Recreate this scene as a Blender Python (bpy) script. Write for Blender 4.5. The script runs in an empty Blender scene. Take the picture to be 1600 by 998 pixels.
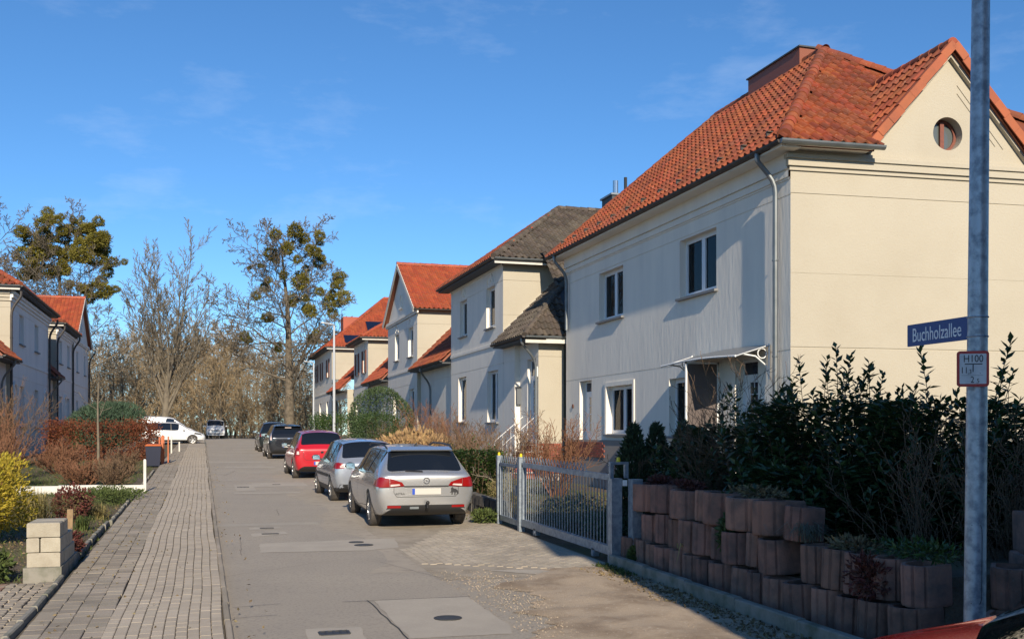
import bpy, bmesh, math, random
import numpy as np
from mathutils import Vector, Matrix
from mathutils.bvhtree import BVHTree

S = bpy.context.scene
C = S.collection
rad = math.radians
random.seed(7)
RNG = np.random.default_rng(7)

# ------------------------------------------------------------------ camera, sky, sun, exposure
YAW = math.atan(485 / 1600.0)
cam_data = bpy.data.cameras.new("camera")
cam = bpy.data.objects.new("camera", cam_data)
C.objects.link(cam)
cam.location = (0, 0, 1.9)
cam.rotation_euler = (rad(90), 0, -YAW)
cam_data.sensor_width = 36.0
cam_data.lens = 36.0
cam_data.shift_y = (676 - 499) / 1600.0
cam_data.clip_start = 0.1
cam_data.clip_end = 3000
S.camera = cam
S.render.resolution_x, S.render.resolution_y = 1024, 638

SUN_EL = rad(25.0)
SUN_AZ = rad(6.0)              # light travels towards +Y, turned this much towards +X
ld = Vector((math.sin(SUN_AZ) * math.cos(SUN_EL), math.cos(SUN_AZ) * math.cos(SUN_EL), -math.sin(SUN_EL)))
sun_data = bpy.data.lights.new("sun", 'SUN')
sun_data.energy = 4.75
sun_data.angle = rad(0.53)
sun_data.color = (1.0, 0.87, 0.69)
sun = bpy.data.objects.new("sun", sun_data)
C.objects.link(sun)
sun.rotation_euler = ld.to_track_quat('-Z', 'Y').to_euler()
sun.location = (-3, -40, 30)

world = bpy.data.worlds.new("World")
S.world = world
world.use_nodes = True
wn, wl = world.node_tree.nodes, world.node_tree.links
wn.clear()
w_out = wn.new('ShaderNodeOutputWorld')
w_bg = wn.new('ShaderNodeBackground')
w_sky = wn.new('ShaderNodeTexSky')
w_sky.sky_type = 'NISHITA'
w_sky.sun_disc = False
w_sky.sun_elevation = SUN_EL
w_sky.sun_rotation = math.atan2(-ld.x, -ld.y)
w_sky.altitude = 1500
w_sky.air_density = 1.0
w_sky.dust_density = 0.3
w_sky.ozone_density = 3.0
w_bg.inputs['Strength'].default_value = 0.120
# thin cirrus wisps
w_tc = wn.new('ShaderNodeTexCoord')
w_map = wn.new('ShaderNodeMapping'); w_map.inputs['Scale'].default_value = (2.2, 2.2, 7.0)
w_n1 = wn.new('ShaderNodeTexNoise'); w_n1.inputs['Scale'].default_value = 2.3; w_n1.inputs['Detail'].default_value = 7; w_n1.inputs['Roughness'].default_value = .62
w_r1 = wn.new('ShaderNodeValToRGB')
w_r1.color_ramp.elements[0].position = .56; w_r1.color_ramp.elements[0].color = (0, 0, 0, 1)
w_r1.color_ramp.elements[1].position = .86; w_r1.color_ramp.elements[1].color = (.22, .22, .22, 1)
w_mix = wn.new('ShaderNodeMix'); w_mix.data_type = 'RGBA'
w_mix.inputs[7].default_value = (6.0, 6.6, 7.4, 1)
w_hsv = wn.new('ShaderNodeHueSaturation')
w_hsv.inputs['Saturation'].default_value = 1.06
w_hsv.inputs['Value'].default_value = 1.0
wl.new(w_tc.outputs['Generated'], w_map.inputs['Vector'])
wl.new(w_map.outputs['Vector'], w_n1.inputs['Vector'])
wl.new(w_n1.outputs['Fac'], w_r1.inputs['Fac'])
wl.new(w_r1.outputs['Color'], w_mix.inputs[0])
w_tint = wn.new('ShaderNodeMix'); w_tint.data_type = 'RGBA'; w_tint.blend_type = 'MULTIPLY'; w_tint.inputs[0].default_value = 1.0
w_tint.inputs[7].default_value = (.62, .81, .95, 1)
wl.new(w_sky.outputs['Color'], w_tint.inputs[6])
wl.new(w_tint.outputs[2], w_hsv.inputs['Color'])
wl.new(w_hsv.outputs['Color'], w_mix.inputs[6])
wl.new(w_mix.outputs[2], w_bg.inputs['Color'])
wl.new(w_bg.outputs['Background'], w_out.inputs['Surface'])

S.render.engine = 'CYCLES'
S.view_settings.view_transform = 'Standard'
S.view_settings.look = 'None'
S.view_settings.exposure = 0.40
S.view_settings.gamma = 1.0
S.view_settings.use_curve_mapping = False
S.cycles.max_bounces = 6
S.cycles.transparent_max_bounces = 12

# ------------------------------------------------------------------ ground profile
_PY = [-60, -10, 8, 18.7, 33.5, 46, 60, 72, 90, 115, 150, 300]
_PZ = [0, 0, .04, .18, .42, .72, .93, 1.08, 1.28, 1.32, 1.05, .2]
_gy = np.arange(-60, 300, 1.0)
_gz = np.interp(_gy, _PY, _PZ)
_gs = np.convolve(np.pad(_gz, 5, mode='edge'), np.ones(11) / 11, mode='valid')
def zg(y):
    return float(np.interp(y, _gy, _gs))

# ------------------------------------------------------------------ helpers
def wloc(o):
    v = Vector((0, 0, 0))
    while o is not None:
        v += o.location
        o = o.parent
    return v

def tag(o, label=None, cat=None, group=None, kind=None):
    if label: o["label"] = label
    if cat: o["category"] = cat
    if group: o["group"] = group
    if kind: o["kind"] = kind
    return o

def thing(name, label, cat, loc=(0, 0, 0), rz=0.0, group=None):
    o = bpy.data.objects.new(name, None)
    o.empty_display_size = .2
    o.location = loc
    o.rotation_euler = (0, 0, rz)
    C.objects.link(o)
    return tag(o, label, cat, group)

def put(name, me, parent=None, M=None, world=True):
    """link a mesh; M is a world matrix (or a local one when world is False)"""
    o = bpy.data.objects.new(name, me)
    C.objects.link(o)
    if parent is not None:
        o.parent = parent
    if M is not None:
        if world and parent is not None:
            M = Matrix.Translation(-wloc(parent)) @ M
        o.matrix_basis = M
    return o

def mesh_np(name, V, F, mats, mi=None, smooth=False):
    """V (n,3) array, F (m,k) int array of equal-sized polygons"""
    V = np.asarray(V, dtype=np.float32); F = np.asarray(F, dtype=np.int32)
    me = bpy.data.meshes.new(name)
    m, k = F.shape
    me.vertices.add(len(V)); me.vertices.foreach_set('co', V.ravel())
    me.loops.add(m * k); me.loops.foreach_set('vertex_index', F.ravel())
    me.polygons.add(m)
    me.polygons.foreach_set('loop_start', np.arange(0, m * k, k, dtype=np.int32))
    me.polygons.foreach_set('loop_total', np.full(m, k, dtype=np.int32))
    for mt in (mats if isinstance(mats, (list, tuple)) else [mats]):
        me.materials.append(mt)
    if mi is not None:
        me.polygons.foreach_set('material_index', np.asarray(mi, dtype=np.int32))
    me.update(calc_edges=True)
    me.polygons.foreach_set('use_smooth', np.full(m, bool(smooth)))
    me.update()
    return me

class MB:
    def __init__(s):
        s.v, s.f, s.m = [], [], []
    def face(s, pts, mi=0):
        b = len(s.v); s.v += [tuple(p) for p in pts]; s.f.append(tuple(range(b, b + len(pts)))); s.m.append(mi)
    def raw(s, V, F, mi=0):
        b = len(s.v); s.v += [tuple(p) for p in V]
        for f in F:
            s.f.append(tuple(i + b for i in f)); s.m.append(mi)
    def hexa(s, p, mi=0):
        """8 points: bottom 4 (ccw) then top 4"""
        s.raw(p, [(3, 2, 1, 0), (4, 5, 6, 7), (0, 1, 5, 4), (1, 2, 6, 5), (2, 3, 7, 6), (3, 0, 4, 7)], mi)
    def box(s, x0, x1, y0, y1, z0, z1, mi=0):
        s.hexa([(x0, y0, z0), (x1, y0, z0), (x1, y1, z0), (x0, y1, z0), (x0, y0, z1), (x1, y0, z1), (x1, y1, z1), (x0, y1, z1)], mi)
    def obox(s, c, ax, ay, az, mi=0):
        """oriented box: centre and three half-axis vectors"""
        c, ax, ay, az = Vector(c), Vector(ax), Vector(ay), Vector(az)
        s.hexa([c - ax - ay - az, c + ax - ay - az, c + ax + ay - az, c - ax + ay - az,
                c - ax - ay + az, c + ax - ay + az, c + ax + ay + az, c - ax + ay + az], mi)
    def bar(s, a, b, w, h=None, mi=0, up=(0, 0, 1)):
        """rectangular bar from a to b, width w, height h"""
        a, b = Vector(a), Vector(b); h = h or w
        d = (b - a); L = d.length; d.normalize()
        u = Vector(up)
        if abs(d.dot(u)) > .95: u = Vector((1, 0, 0))
        sx = d.cross(u).normalized(); sz = sx.cross(d)
        s.obox((a + b) / 2, sx * w / 2, d * L / 2, sz * h / 2, mi)
    def tube(s, pts, r, n=8, mi=0, cap=True):
        pts = [Vector(p) for p in pts]
        rr = r if isinstance(r, (list, tuple)) else [r] * len(pts)
        b = len(s.v); pu = None
        for i, p in enumerate(pts):
            if i == 0: d = pts[1] - pts[0]
            elif i == len(pts) - 1: d = pts[-1] - pts[-2]
            else: d = (pts[i] - pts[i - 1]).normalized() + (pts[i + 1] - pts[i]).normalized()
            if d.length < 1e-9: d = Vector((0, 0, 1))
            d.normalize()
            if pu is None:
                pu = Vector((1, 0, 0)) if abs(d.x) < .9 else Vector((0, 1, 0))
            u = (pu - d * pu.dot(d)).normalized(); w = d.cross(u); pu = u
            for k in range(n):
                a = 2 * math.pi * k / n
                s.v.append(tuple(p + (u * math.cos(a) + w * math.sin(a)) * rr[i]))
        for i in range(len(pts) - 1):
            for k in range(n):
                k2 = (k + 1) % n
                s.f.append((b + i * n + k, b + i * n + k2, b + (i + 1) * n + k2, b + (i + 1) * n + k)); s.m.append(mi)
        if cap:
            s.f.append(tuple(b + k for k in range(n))[::-1]); s.m.append(mi)
            e = b + (len(pts) - 1) * n
            s.f.append(tuple(e + k for k in range(n))); s.m.append(mi)
    def lathe(s, prof, c=(0, 0, 0), axis='z', n=20, mi=0):
        """prof: list of (radius, height)"""
        b = len(s.v); c = Vector(c)
        for r, h in prof:
            for k in range(n):
                a = 2 * math.pi * k / n
                x, y = r * math.cos(a), r * math.sin(a)
                p = {'z': (x, y, h), 'x': (h, x, y), 'y': (x, h, y)}[axis]
                s.v.append(tuple(c + Vector(p)))
        for i in range(len(prof) - 1):
            for k in range(n):
                k2 = (k + 1) % n
                s.f.append((b + i * n + k, b + i * n + k2, b + (i + 1) * n + k2, b + (i + 1) * n + k)); s.m.append(mi)
    def ball(s, c, r, n=10, m=6, mi=0, sc=(1, 1, 1)):
        prof = [(r * math.sin(math.pi * i / m), -r * math.cos(math.pi * i / m)) for i in range(m + 1)]
        b = len(s.v); s.lathe(prof, (0, 0, 0), 'z', n, mi)
        for i in range(b, len(s.v)):
            x, y, z = s.v[i]; s.v[i] = (c[0] + x * sc[0], c[1] + y * sc[1], c[2] + z * sc[2])
    def prism(s, poly, z0, z1, mi=0):
        n = len(poly)
        V = [(x, y, z0) for x, y in poly] + [(x, y, z1) for x, y in poly]
        F = [tuple(range(n))[::-1], tuple(range(n, 2 * n))] + [(i, (i + 1) % n, n + (i + 1) % n, n + i) for i in range(n)]
        s.raw(V, F, mi)
    def mesh(s, name, mats, smooth=False, org=(0, 0, 0)):
        me = bpy.data.meshes.new(name)
        ox, oy, oz = org
        me.from_pydata([(x - ox, y - oy, z - oz) for x, y, z in s.v], [], s.f)
        for mt in (mats if isinstance(mats, (list, tuple)) else [mats]):
            me.materials.append(mt)
        if any(s.m):
            me.polygons.foreach_set('material_index', s.m)
        if smooth:
            me.polygons.foreach_set('use_smooth', [True] * len(s.f))
            me.set_sharp_from_angle(angle=rad(40)) if hasattr(me, 'set_sharp_from_angle') else None
        me.update()
        return me
    def build(s, name, mats, parent=None, smooth=False, world=True):
        """one mesh object; coordinates are world ones unless world is False"""
        org = wloc(parent) if (parent is not None and world) else (0, 0, 0)
        return put(name, s.mesh(name, mats, smooth, org), parent)
    def single(s, name, mats, label, cat, loc, group=None, smooth=False, kind=None):
        """a thing made of one mesh, its origin at loc"""
        o = put(name, s.mesh(name, mats, smooth, loc)); o.location = loc
        return tag(o, label, cat, group, kind)

# ------------------------------------------------------------------ materials
def mat(name, col, rough=.8, var=None, bump=None, metal=0.0, spec=.5, rnd=0.0, coat=0.0, var2=None, trans=0.0, stretch=None, bdist=.02):
    """var: (scale, second colour, low, high) noise mix; bump: (scale, strength); rnd: value change per piece; trans: leaf translucency"""
    m = bpy.data.materials.new(name); m.use_nodes = True
    n, l = m.node_tree.nodes, m.node_tree.links
    bs = n['Principled BSDF']; out = n['Material Output']
    bs.inputs['Roughness'].default_value = rough
    bs.inputs['Metallic'].default_value = metal
    bs.inputs['Specular IOR Level'].default_value = spec
    bs.inputs['Coat Weight'].default_value = coat
    bs.inputs['Coat Roughness'].default_value = .04
    geo = n.new('ShaderNodeNewGeometry')
    pos = geo.outputs['Position']
    if stretch:
        mp = n.new('ShaderNodeMapping'); mp.inputs['Scale'].default_value = stretch
        l.new(pos, mp.inputs['Vector']); pos_v = mp.outputs['Vector']
    else:
        pos_v = pos
    rgb = n.new('ShaderNodeRGB'); rgb.outputs[0].default_value = (*col, 1)
    c = rgb.outputs[0]
    for k, v in enumerate((var, var2)):
        if not v: continue
        sc, c2, lo, hi = v
        tx = n.new('ShaderNodeTexNoise'); tx.inputs['Scale'].default_value = sc; tx.inputs['Detail'].default_value = 6; tx.inputs['Roughness'].default_value = .6
        l.new(pos_v if k == 0 else pos, tx.inputs['Vector'])
        mr = n.new('ShaderNodeMapRange'); mr.inputs[1].default_value = lo; mr.inputs[2].default_value = hi
        l.new(tx.outputs['Fac'], mr.inputs[0])
        mx = n.new('ShaderNodeMix'); mx.data_type = 'RGBA'
        l.new(mr.outputs[0], mx.inputs[0]); l.new(c, mx.inputs[6]); mx.inputs[7].default_value = (*c2, 1)
        c = mx.outputs[2]
    if rnd:
        oi = n.new('ShaderNodeObjectInfo')
        ad = n.new('ShaderNodeMath'); ad.operation = 'ADD'
        l.new(oi.outputs['Random'], ad.inputs[0]); l.new(geo.outputs['Random Per Island'], ad.inputs[1])
        fr = n.new('ShaderNodeMath'); fr.operation = 'FRACT'; l.new(ad.outputs[0], fr.inputs[0])
        mr = n.new('ShaderNodeMapRange'); mr.inputs[3].default_value = 1 - rnd; mr.inputs[4].default_value = 1 + rnd
        l.new(fr.outputs[0], mr.inputs[0])
        hs = n.new('ShaderNodeHueSaturation'); l.new(mr.outputs[0], hs.inputs['Value']); l.new(c, hs.inputs['Color'])
        m2 = n.new('ShaderNodeMapRange'); m2.inputs[3].default_value = .5 - rnd * .03; m2.inputs[4].default_value = .5 + rnd * .03
        f2 = n.new('ShaderNodeMath'); f2.operation = 'MULTIPLY'; f2.inputs[1].default_value = 7.31; l.new(fr.outputs[0], f2.inputs[0])
        f3 = n.new('ShaderNodeMath'); f3.operation = 'FRACT'; l.new(f2.outputs[0], f3.inputs[0])
        l.new(f3.outputs[0], m2.inputs[0]); l.new(m2.outputs[0], hs.inputs['Hue'])
        c = hs.outputs['Color']
    l.new(c, bs.inputs['Base Color'])
    if bump:
        tb = n.new('ShaderNodeTexNoise'); tb.inputs['Scale'].default_value = bump[0]; tb.inputs['Detail'].default_value = 5
        l.new(pos_v, tb.inputs['Vector'])
        bp = n.new('ShaderNodeBump'); bp.inputs['Strength'].default_value = bump[1]; bp.inputs['Distance'].default_value = bdist
        l.new(tb.outputs['Fac'], bp.inputs['Height']); l.new(bp.outputs['Normal'], bs.inputs['Normal'])
    if trans:
        tl = n.new('ShaderNodeBsdfTranslucent'); l.new(c, tl.inputs['Color'])
        ms = n.new('ShaderNodeMixShader'); ms.inputs[0].default_value = trans
        l.new(bs.outputs[0], ms.inputs[1]); l.new(tl.outputs[0], ms.inputs[2]); l.new(ms.outputs[0], out.inputs['Surface'])
    return m

def glass(name, tint, clear, rough=.02):
    m = bpy.data.materials.new(name); m.use_nodes = True
    n, l = m.node_tree.nodes, m.node_tree.links
    bs = n['Principled BSDF']; out = n['Material Output']
    bs.inputs['Base Color'].default_value = (*tint, 1); bs.inputs['Roughness'].default_value = rough
    bs.inputs['Specular IOR Level'].default_value = .7
    tr = n.new('ShaderNodeBsdfTransparent'); tr.inputs['Color'].default_value = (.75, .8, .82, 1)
    fz = n.new('ShaderNodeFresnel'); fz.inputs['IOR'].default_value = 1.5
    mr = n.new('ShaderNodeMapRange'); mr.inputs[1].default_value = .03; mr.inputs[2].default_value = .6
    mr.inputs[3].default_value = 1 - clear; mr.inputs[4].default_value = 1
    l.new(fz.outputs[0], mr.inputs[0])
    ms = n.new('ShaderNodeMixShader'); l.new(mr.outputs[0], ms.inputs[0])
    l.new(tr.outputs[0], ms.inputs[1]); l.new(bs.outputs[0], ms.inputs[2]); l.new(ms.outputs[0], out.inputs['Surface'])
    return m

M = {}
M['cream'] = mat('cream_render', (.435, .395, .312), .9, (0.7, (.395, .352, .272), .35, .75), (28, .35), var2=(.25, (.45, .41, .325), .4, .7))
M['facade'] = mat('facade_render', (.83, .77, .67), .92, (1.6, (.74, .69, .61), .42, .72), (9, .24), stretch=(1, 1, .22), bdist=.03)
M['facade_white'] = mat('white_facade_render', (.80, .75, .69), .92, (1.2, (.72, .68, .63), .42, .72), (9, .3), stretch=(1, 1, .3))
M['tile_red'] = mat('red_clay_tile', (.27, .064, .022), .75, (1.1, (.175, .056, .030), .42, .70), (25, .3), rnd=.26, var2=(11, (.46, .33, .22), .64, .76))
M['tile_bright'] = mat('bright_red_tile', (.36, .080, .030), .6, (1.0, (.30, .072, .032), .4, .7), rnd=.16)
M['tile_moss'] = mat('mossy_grey_tile', (.085, .066, .052), .9, (1.4, (.125, .105, .078), .42, .7), (25, .25), rnd=.30, var2=(12, (.36, .33, .27), .70, .78))
M['tile_orange'] = mat('orange_verge_tile', (.36, .095, .035), .7, (3, (.28, .08, .035), .4, .7), rnd=.08)
M['brick'] = mat('red_brick', (.30, .085, .05), .85, (6, (.22, .07, .05), .4, .7), (40, .3), rnd=.25)
M['mortar'] = mat('mortar', (.32, .28, .24), .95)
M['zinc'] = mat('zinc_gutter', (.22, .24, .25), .45, (3, (.16, .18, .19), .4, .7), metal=.6)
M['zinc_dark'] = mat('dark_gutter', (.055, .05, .048), .6, (3, (.09, .075, .06), .4, .7), metal=.2)
M['galv'] = mat('galvanised_steel', (.42, .46, .50), .42, (14, (.22, .25, .29), .42, .62), (30, .12), metal=.45, var2=(2.5, (.46, .49, .52), .55, .75))
M['white_paint'] = mat('white_paint', (.78, .78, .76), .5)
M['pvc'] = mat('white_window_frame', (.72, .74, .76), .35)
M['brown_wood'] = mat('red_brown_wood', (.20, .06, .035), .6, (20, (.14, .045, .03), .4, .7))
M['wood'] = mat('weathered_wood', (.28, .19, .10), .8, (15, (.20, .13, .07), .4, .7))
M['curtain'] = mat('net_curtain', (.75, .75, .74), .9)
M['dark'] = mat('unlit_interior_black', (.012, .012, .014), .9)  # near black, the lack of light indoors is put into the colour
M['black'] = mat('black_plastic', (.012, .012, .013), .55)
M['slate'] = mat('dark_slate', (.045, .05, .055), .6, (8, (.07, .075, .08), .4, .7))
M['copper'] = mat('brown_sheet_cladding', (.22, .065, .03), .55)
M['stone_sill'] = mat('grey_stone_sill', (.20, .20, .20), .8)
M['pane'] = glass('window_glass', (.010, .014, .018), .78)
M['solar'] = mat('solar_panel', (.008, .012, .03), .15, spec=.7)
M['asphalt'] = mat('aged_asphalt', (.335, .293, .238), .9, (.45, (.385, .335, .268), .36, .66), (160, .9), var2=(34, (.235, .208, .178), .50, .72), bdist=.010)
M['concrete'] = mat('pale_concrete_patch', (.395, .350, .285), .9, (2, (.345, .305, .25), .4, .7), (120, .6), var2=(40, (.46, .41, .34), .55, .75), bdist=.006)
M['paver'] = mat('grey_concrete_paver', (.43, .365, .28), .9, (.8, (.37, .312, .238), .38, .7), (90, .4), rnd=.08, var2=(14, (.44, .39, .31), .55, .8), bdist=.006)
M['paver_dark'] = mat('mossy_concrete_paver', (.335, .285, .22), .9, (1.2, (.245, .208, .157), .38, .68), (90, .5), rnd=.16, bdist=.008)
M['joint'] = mat('sandy_joint', (.105, .088, .065), 1.0, (9, (.15, .125, .09), .4, .7))
M['kerb'] = mat('kerb_concrete', (.26, .24, .20), .9, (4, (.12, .125, .085), .42, .68), (60, .5), bdist=.01)
M['soil'] = mat('garden_soil', (.14, .102, .065), 1.0, (2.5, (.09, .068, .045), .4, .65), (30, .9), var2=(.5, (.115, .12, .045), .5, .7), bdist=.05)
M['dirt'] = mat('sandy_verge', (.43, .335, .235), 1.0, (1.6, (.26, .19, .125), .45, .66), (70, .9), var2=(22, (.52, .44, .34), .58, .75), bdist=.02)
M['planter'] = mat('brown_concrete_planter', (.30, .155, .110), .95, (3.5, (.14, .090, .072), .38, .62), (50, .6), rnd=.2, var2=(18, (.19, .16, .14), .62, .82), bdist=.01)
M['block'] = mat('limestone_block', (.40, .36, .28), .9, (8, (.33, .29, .22), .4, .7), (60, .6), rnd=.08, bdist=.01)
M['bark'] = mat('grey_brown_bark', (.165, .135, .098), .95, (3, (.085, .07, .05), .4, .65), (30, .8))
M['bark_light'] = mat('pale_bark', (.185, .155, .11), .95, (3, (.12, .10, .075), .4, .65), (30, .6))
M['twig'] = mat('brown_twig', (.15, .095, .055), .95, rnd=.25)
M['twig_red'] = mat('red_brown_twig', (.20, .095, .050), .95, rnd=.25)
M['twig_thicket'] = mat('tan_twig', (.30, .225, .13), .95, rnd=.25)
M['mistletoe'] = mat('olive_mistletoe', (.19, .165, .024), .8, rnd=.4, trans=.25)
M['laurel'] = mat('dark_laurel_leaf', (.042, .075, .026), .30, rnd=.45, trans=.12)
M['laurel_lit'] = mat('sunlit_laurel_leaf', (.050, .090, .022), .35, rnd=.4, trans=.2)  # lighter copy of the laurel leaf, sunlight put into its colour
M['thuja'] = mat('dark_conifer_spray', (.034, .056, .022), .8, rnd=.4, trans=.15)
M['box_leaf'] = mat('clipped_bush_leaf', (.060, .098, .034), .6, rnd=.4, trans=.2)
M['cedar'] = mat('blue_green_conifer_spray', (.060, .105, .062), .8, rnd=.35, trans=.2)
M['yellow_leaf'] = mat('yellow_conifer_spray', (.40, .31, .028), .7, rnd=.35, trans=.3)
M['beech'] = mat('red_brown_beech_leaf', (.20, .062, .026), .8, rnd=.4, trans=.3)
M['dry'] = mat('dry_tan_flower', (.40, .26, .125), .9, rnd=.25, trans=.2)
M['grass'] = mat('grass_blade', (.085, .115, .028), .8, rnd=.4, trans=.3)
M['straw'] = mat('dry_grass_blade', (.30, .25, .10), .8, rnd=.35, trans=.3)
M['grey_grass'] = mat('grey_fescue_blade', (.15, .16, .12), .8, rnd=.3, trans=.2)
M['red_leaf'] = mat('dark_red_foliage', (.11, .032, .022), .7, rnd=.4, trans=.2)
M['litter'] = mat('leaf_litter', (.16, .12, .06), .9, rnd=.5)
M['gravel'] = mat('pale_gravel', (.36, .29, .21), .95, rnd=.45)
M['gate_steel'] = mat('gate_steel', (.30, .345, .385), .45, (14, (.20, .23, .27), .42, .62), metal=.45)
M['white_wall'] = mat('white_low_wall', (.62, .60, .54), .85, (3, (.52, .50, .44), .45, .75))

# ================================================================== ground, road, pavement
def sheet(y0, y1, xl, xr, dz, nx=1, step=1.0):
    """strip that follows the ground profile between two x-borders (numbers or functions of y)"""
    ys = [y0] + [float(y) for y in np.arange(math.floor(y0) + 1, y1, step)] + [y1]
    mb = MB(); fl = xl if callable(xl) else (lambda y: xl); fr = xr if callable(xr) else (lambda y: xr)
    V = [(fl(y) + (fr(y) - fl(y)) * i / nx, y, zg(y) + dz) for y in ys for i in range(nx + 1)]
    F = [(j * (nx + 1) + i, j * (nx + 1) + i + 1, (j + 1) * (nx + 1) + i + 1, (j + 1) * (nx + 1) + i)
         for j in range(len(ys) - 1) for i in range(nx)]
    mb.raw(V, F)
    return mb

def quadpatch(pts, dz):
    mb = MB(); Q = []
    for (x0, y0), (x1, y1) in zip(pts, pts[1:] + pts[:1]):   # slightly frayed outline
        n = max(2, int(math.hypot(x1 - x0, y1 - y0) / .12))
        Q += [(x0 + (x1 - x0) * i / n + random.uniform(-.014, .014), y0 + (y1 - y0) * i / n + random.uniform(-.014, .014)) for i in range(n)]
    pts = Q
    mb.face([(x, y, zg(y) + dz) for x, y in pts]); return mb

# one sheet to the horizon
mb = MB()
ys = [-400.0] + list(np.arange(-60, 200, 1.0)) + [260.0, 300.0, 400.0, 900.0]
xs = [-700, -60, -20, -8, 0, 8, 20, 60, 700]
V = [(x, y, zg(y) if y < 300 else .2) for y in ys for x in xs]
n = len(xs)
mb.raw(V, [(j * n + i, j * n + i + 1, (j + 1) * n + i + 1, (j + 1) * n + i) for j in range(len(ys) - 1) for i in range(n - 1)])
ground = mb.build('ground', M['soil']); ground["kind"] = "structure"; ground["label"] = "brown garden soil with patches of grass either side of the road"

road = sheet(5.6, 130, .24, 5.30, .004).build('road', M['asphalt']); road["kind"] = "structure"; road["label"] = "aged grey asphalt road rising gently to a crest"
side_road = MB()
side_road.face([(-60, -1.3, .012), (60, -1.3, .012), (60, 5.6, zg(5.6) + .004), (-60, 5.6, zg(5.6) + .004)])
o = side_road.build('side_road', M['asphalt']); o["kind"] = "structure"; o["label"] = "asphalt side road joining at the corner"
cross = MB(); cross.face([(-40, 78, zg(78) + .006), (.24, 76, zg(76) + .006), (.24, 84, zg(84) + .006), (-40, 86, zg(86) + .006)])
o = cross.build('side_road', M['asphalt']); o["kind"] = "structure"; o["label"] = "side road with parked white vehicles"

def patch(pts, name='concrete_patch', m='concrete', dz=.008):
    return quadpatch(pts, dz).build(name, M[m], road)
patch([(1.78, 9.0), (2.72, 8.95), (2.80, 9.3), (2.82, 10.98), (1.78, 11.02)])
patch([(.90, 9.0), (1.40, 9.0), (1.43, 9.64), (.93, 9.68)])
patch([(.83, 15.45), (2.35, 15.3), (2.9, 15.55), (3.05, 16.75), (.86, 16.55)])
patch([(.82, 18.6), (1.37, 18.75), (1.36, 19.1), (.80, 19.0)])
patch([(.82, 17.5), (1.42, 17.85), (1.38, 18.25), (.80, 18.0)])
for a, b, x0, x1 in ((28.4, 30.9, .90, 1.42), (29.9, 31.6, 1.42, 2.95)):
    sheet(a, b, x0, x1, .008).build('concrete_patch', M['concrete'], road)
for y, w, x0, x1 in ((27.5, .5, .8, 2.5), (40.4, .8, .85, 2.7), (44.3, 1.1, .3, 2.7), (52.1, .9, .26, 2.8), (56.6, 1.0, 1.0, 2.9), (61.3, 1.2, 1.7, 3.3), (68.0, 1.0, 1.3, 3.4), (75.6, 1.4, 1.5, 3.6)):
    sheet(y - w / 2, y + w / 2, x0, x1, .008).build('concrete_patch', M['concrete'], road)
# faint transverse seams of reworked asphalt
M['seam'] = mat('reworked_asphalt', (.36, .32, .26), .9, (3, (.32, .285, .235), .4, .7), (200, .5), bdist=.005)
for (a, b, x0, x1) in ((19.3, 19.75, .26, 2.1), (29.2, 29.6, .26, .9), (32.8, 33.4, .5, 2.5), (36.5, 37.0, .3, 2.4), (48.0, 48.5, .4, 2.5)):
    sheet(a, b, x0, x1, .006).build('asphalt_seam', M['seam'], road)
# wide, slightly tan worn strip along the parked cars
sheet(13.0, 60.0, lambda y: 2.35 + .25 * math.sin(y * .9) + .15 * math.sin(y * 2.3), lambda y: 5.3, .005).build('worn_shoulder', mat('worn_shoulder_asphalt', (.335, .29, .23), .95, (1.2, (.385, .33, .26), .4, .7), (120, .6), var2=(5, (.25, .215, .175), .5, .75), bdist=.01), road)
# covers
iron = mat('cast_iron', (.07, .068, .062), .6, metal=.5)
def cover_round(x, y, r):
    mb = MB(); mb.lathe([(0.001, .0145), (r * .8, .0145), (r * .82, .012), (r * .9, .012), (r * .92, .0145), (r, .0145), (r, .006)], (x, y, zg(y)), 'z', 20)
    mb.build('manhole_cover', iron, road)
def cover_rect(x, y, w, d, bars=4):
    mb = MB(); z = zg(y)
    mb.box(x - w / 2, x + w / 2, y - d / 2, y - d * .38, z, z + .0145); mb.box(x - w / 2, x + w / 2, y + d * .38, y + d / 2, z, z + .0145)
    for k in range(bars + 1):
        xx = x - w / 2 + w * k / bars
        mb.box(xx - .012, xx + .012, y - d * .38, y + d * .38, z, z + .0145)
    mb.box(x - w / 2, x + w / 2, y - d * .38, y + d * .38, z, z + .009)
    mb.build('valve_cover', iron, road)
cover_round(2.32, 9.83, .14)
cover_round(2.42, 15.95, .15)
cover_round(2.36, 16.35, .12)
cover_rect(1.16, 9.42, .26, .20)
cover_rect(1.12, 18.84, .22, .16, 3); cover_rect(1.12, 17.9, .26, .16, 3); cover_rect(2.1, 30.8, .2, .2, 3); cover_rect(1.12, 29.9, .3, .4, 3)
# cracks sealed with tar
M['tar'] = mat('tar_crack', (.035, .033, .032), .7)
def crack(pts, w=.012):
    w *= .55
    mb = MB()
    P = []
    for (x0, y0), (x1, y1) in zip(pts[:-1], pts[1:]):
        n = max(2, int(math.hypot(x1 - x0, y1 - y0) / .25))
        P += [(x0 + (x1 - x0) * i / n + random.uniform(-.012, .012), y0 + (y1 - y0) * i / n + random.uniform(-.012, .012)) for i in range(n)]
    P.append(pts[-1])
    for (x0, y0), (x1, y1) in zip(P[:-1], P[1:]):
        L = math.hypot(x1 - x0, y1 - y0) or 1; nx, ny = -(y1 - y0) / L * w, (x1 - x0) / L * w
        mb.face([(x0 - nx, y0 - ny, zg(y0) + .011), (x0 + nx, y0 + ny, zg(y0) + .011), (x1 + nx, y1 + ny, zg(y1) + .011), (x1 - nx, y1 - ny, zg(y1) + .011)])
    mb.build('crack', M['tar'], road)
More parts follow.
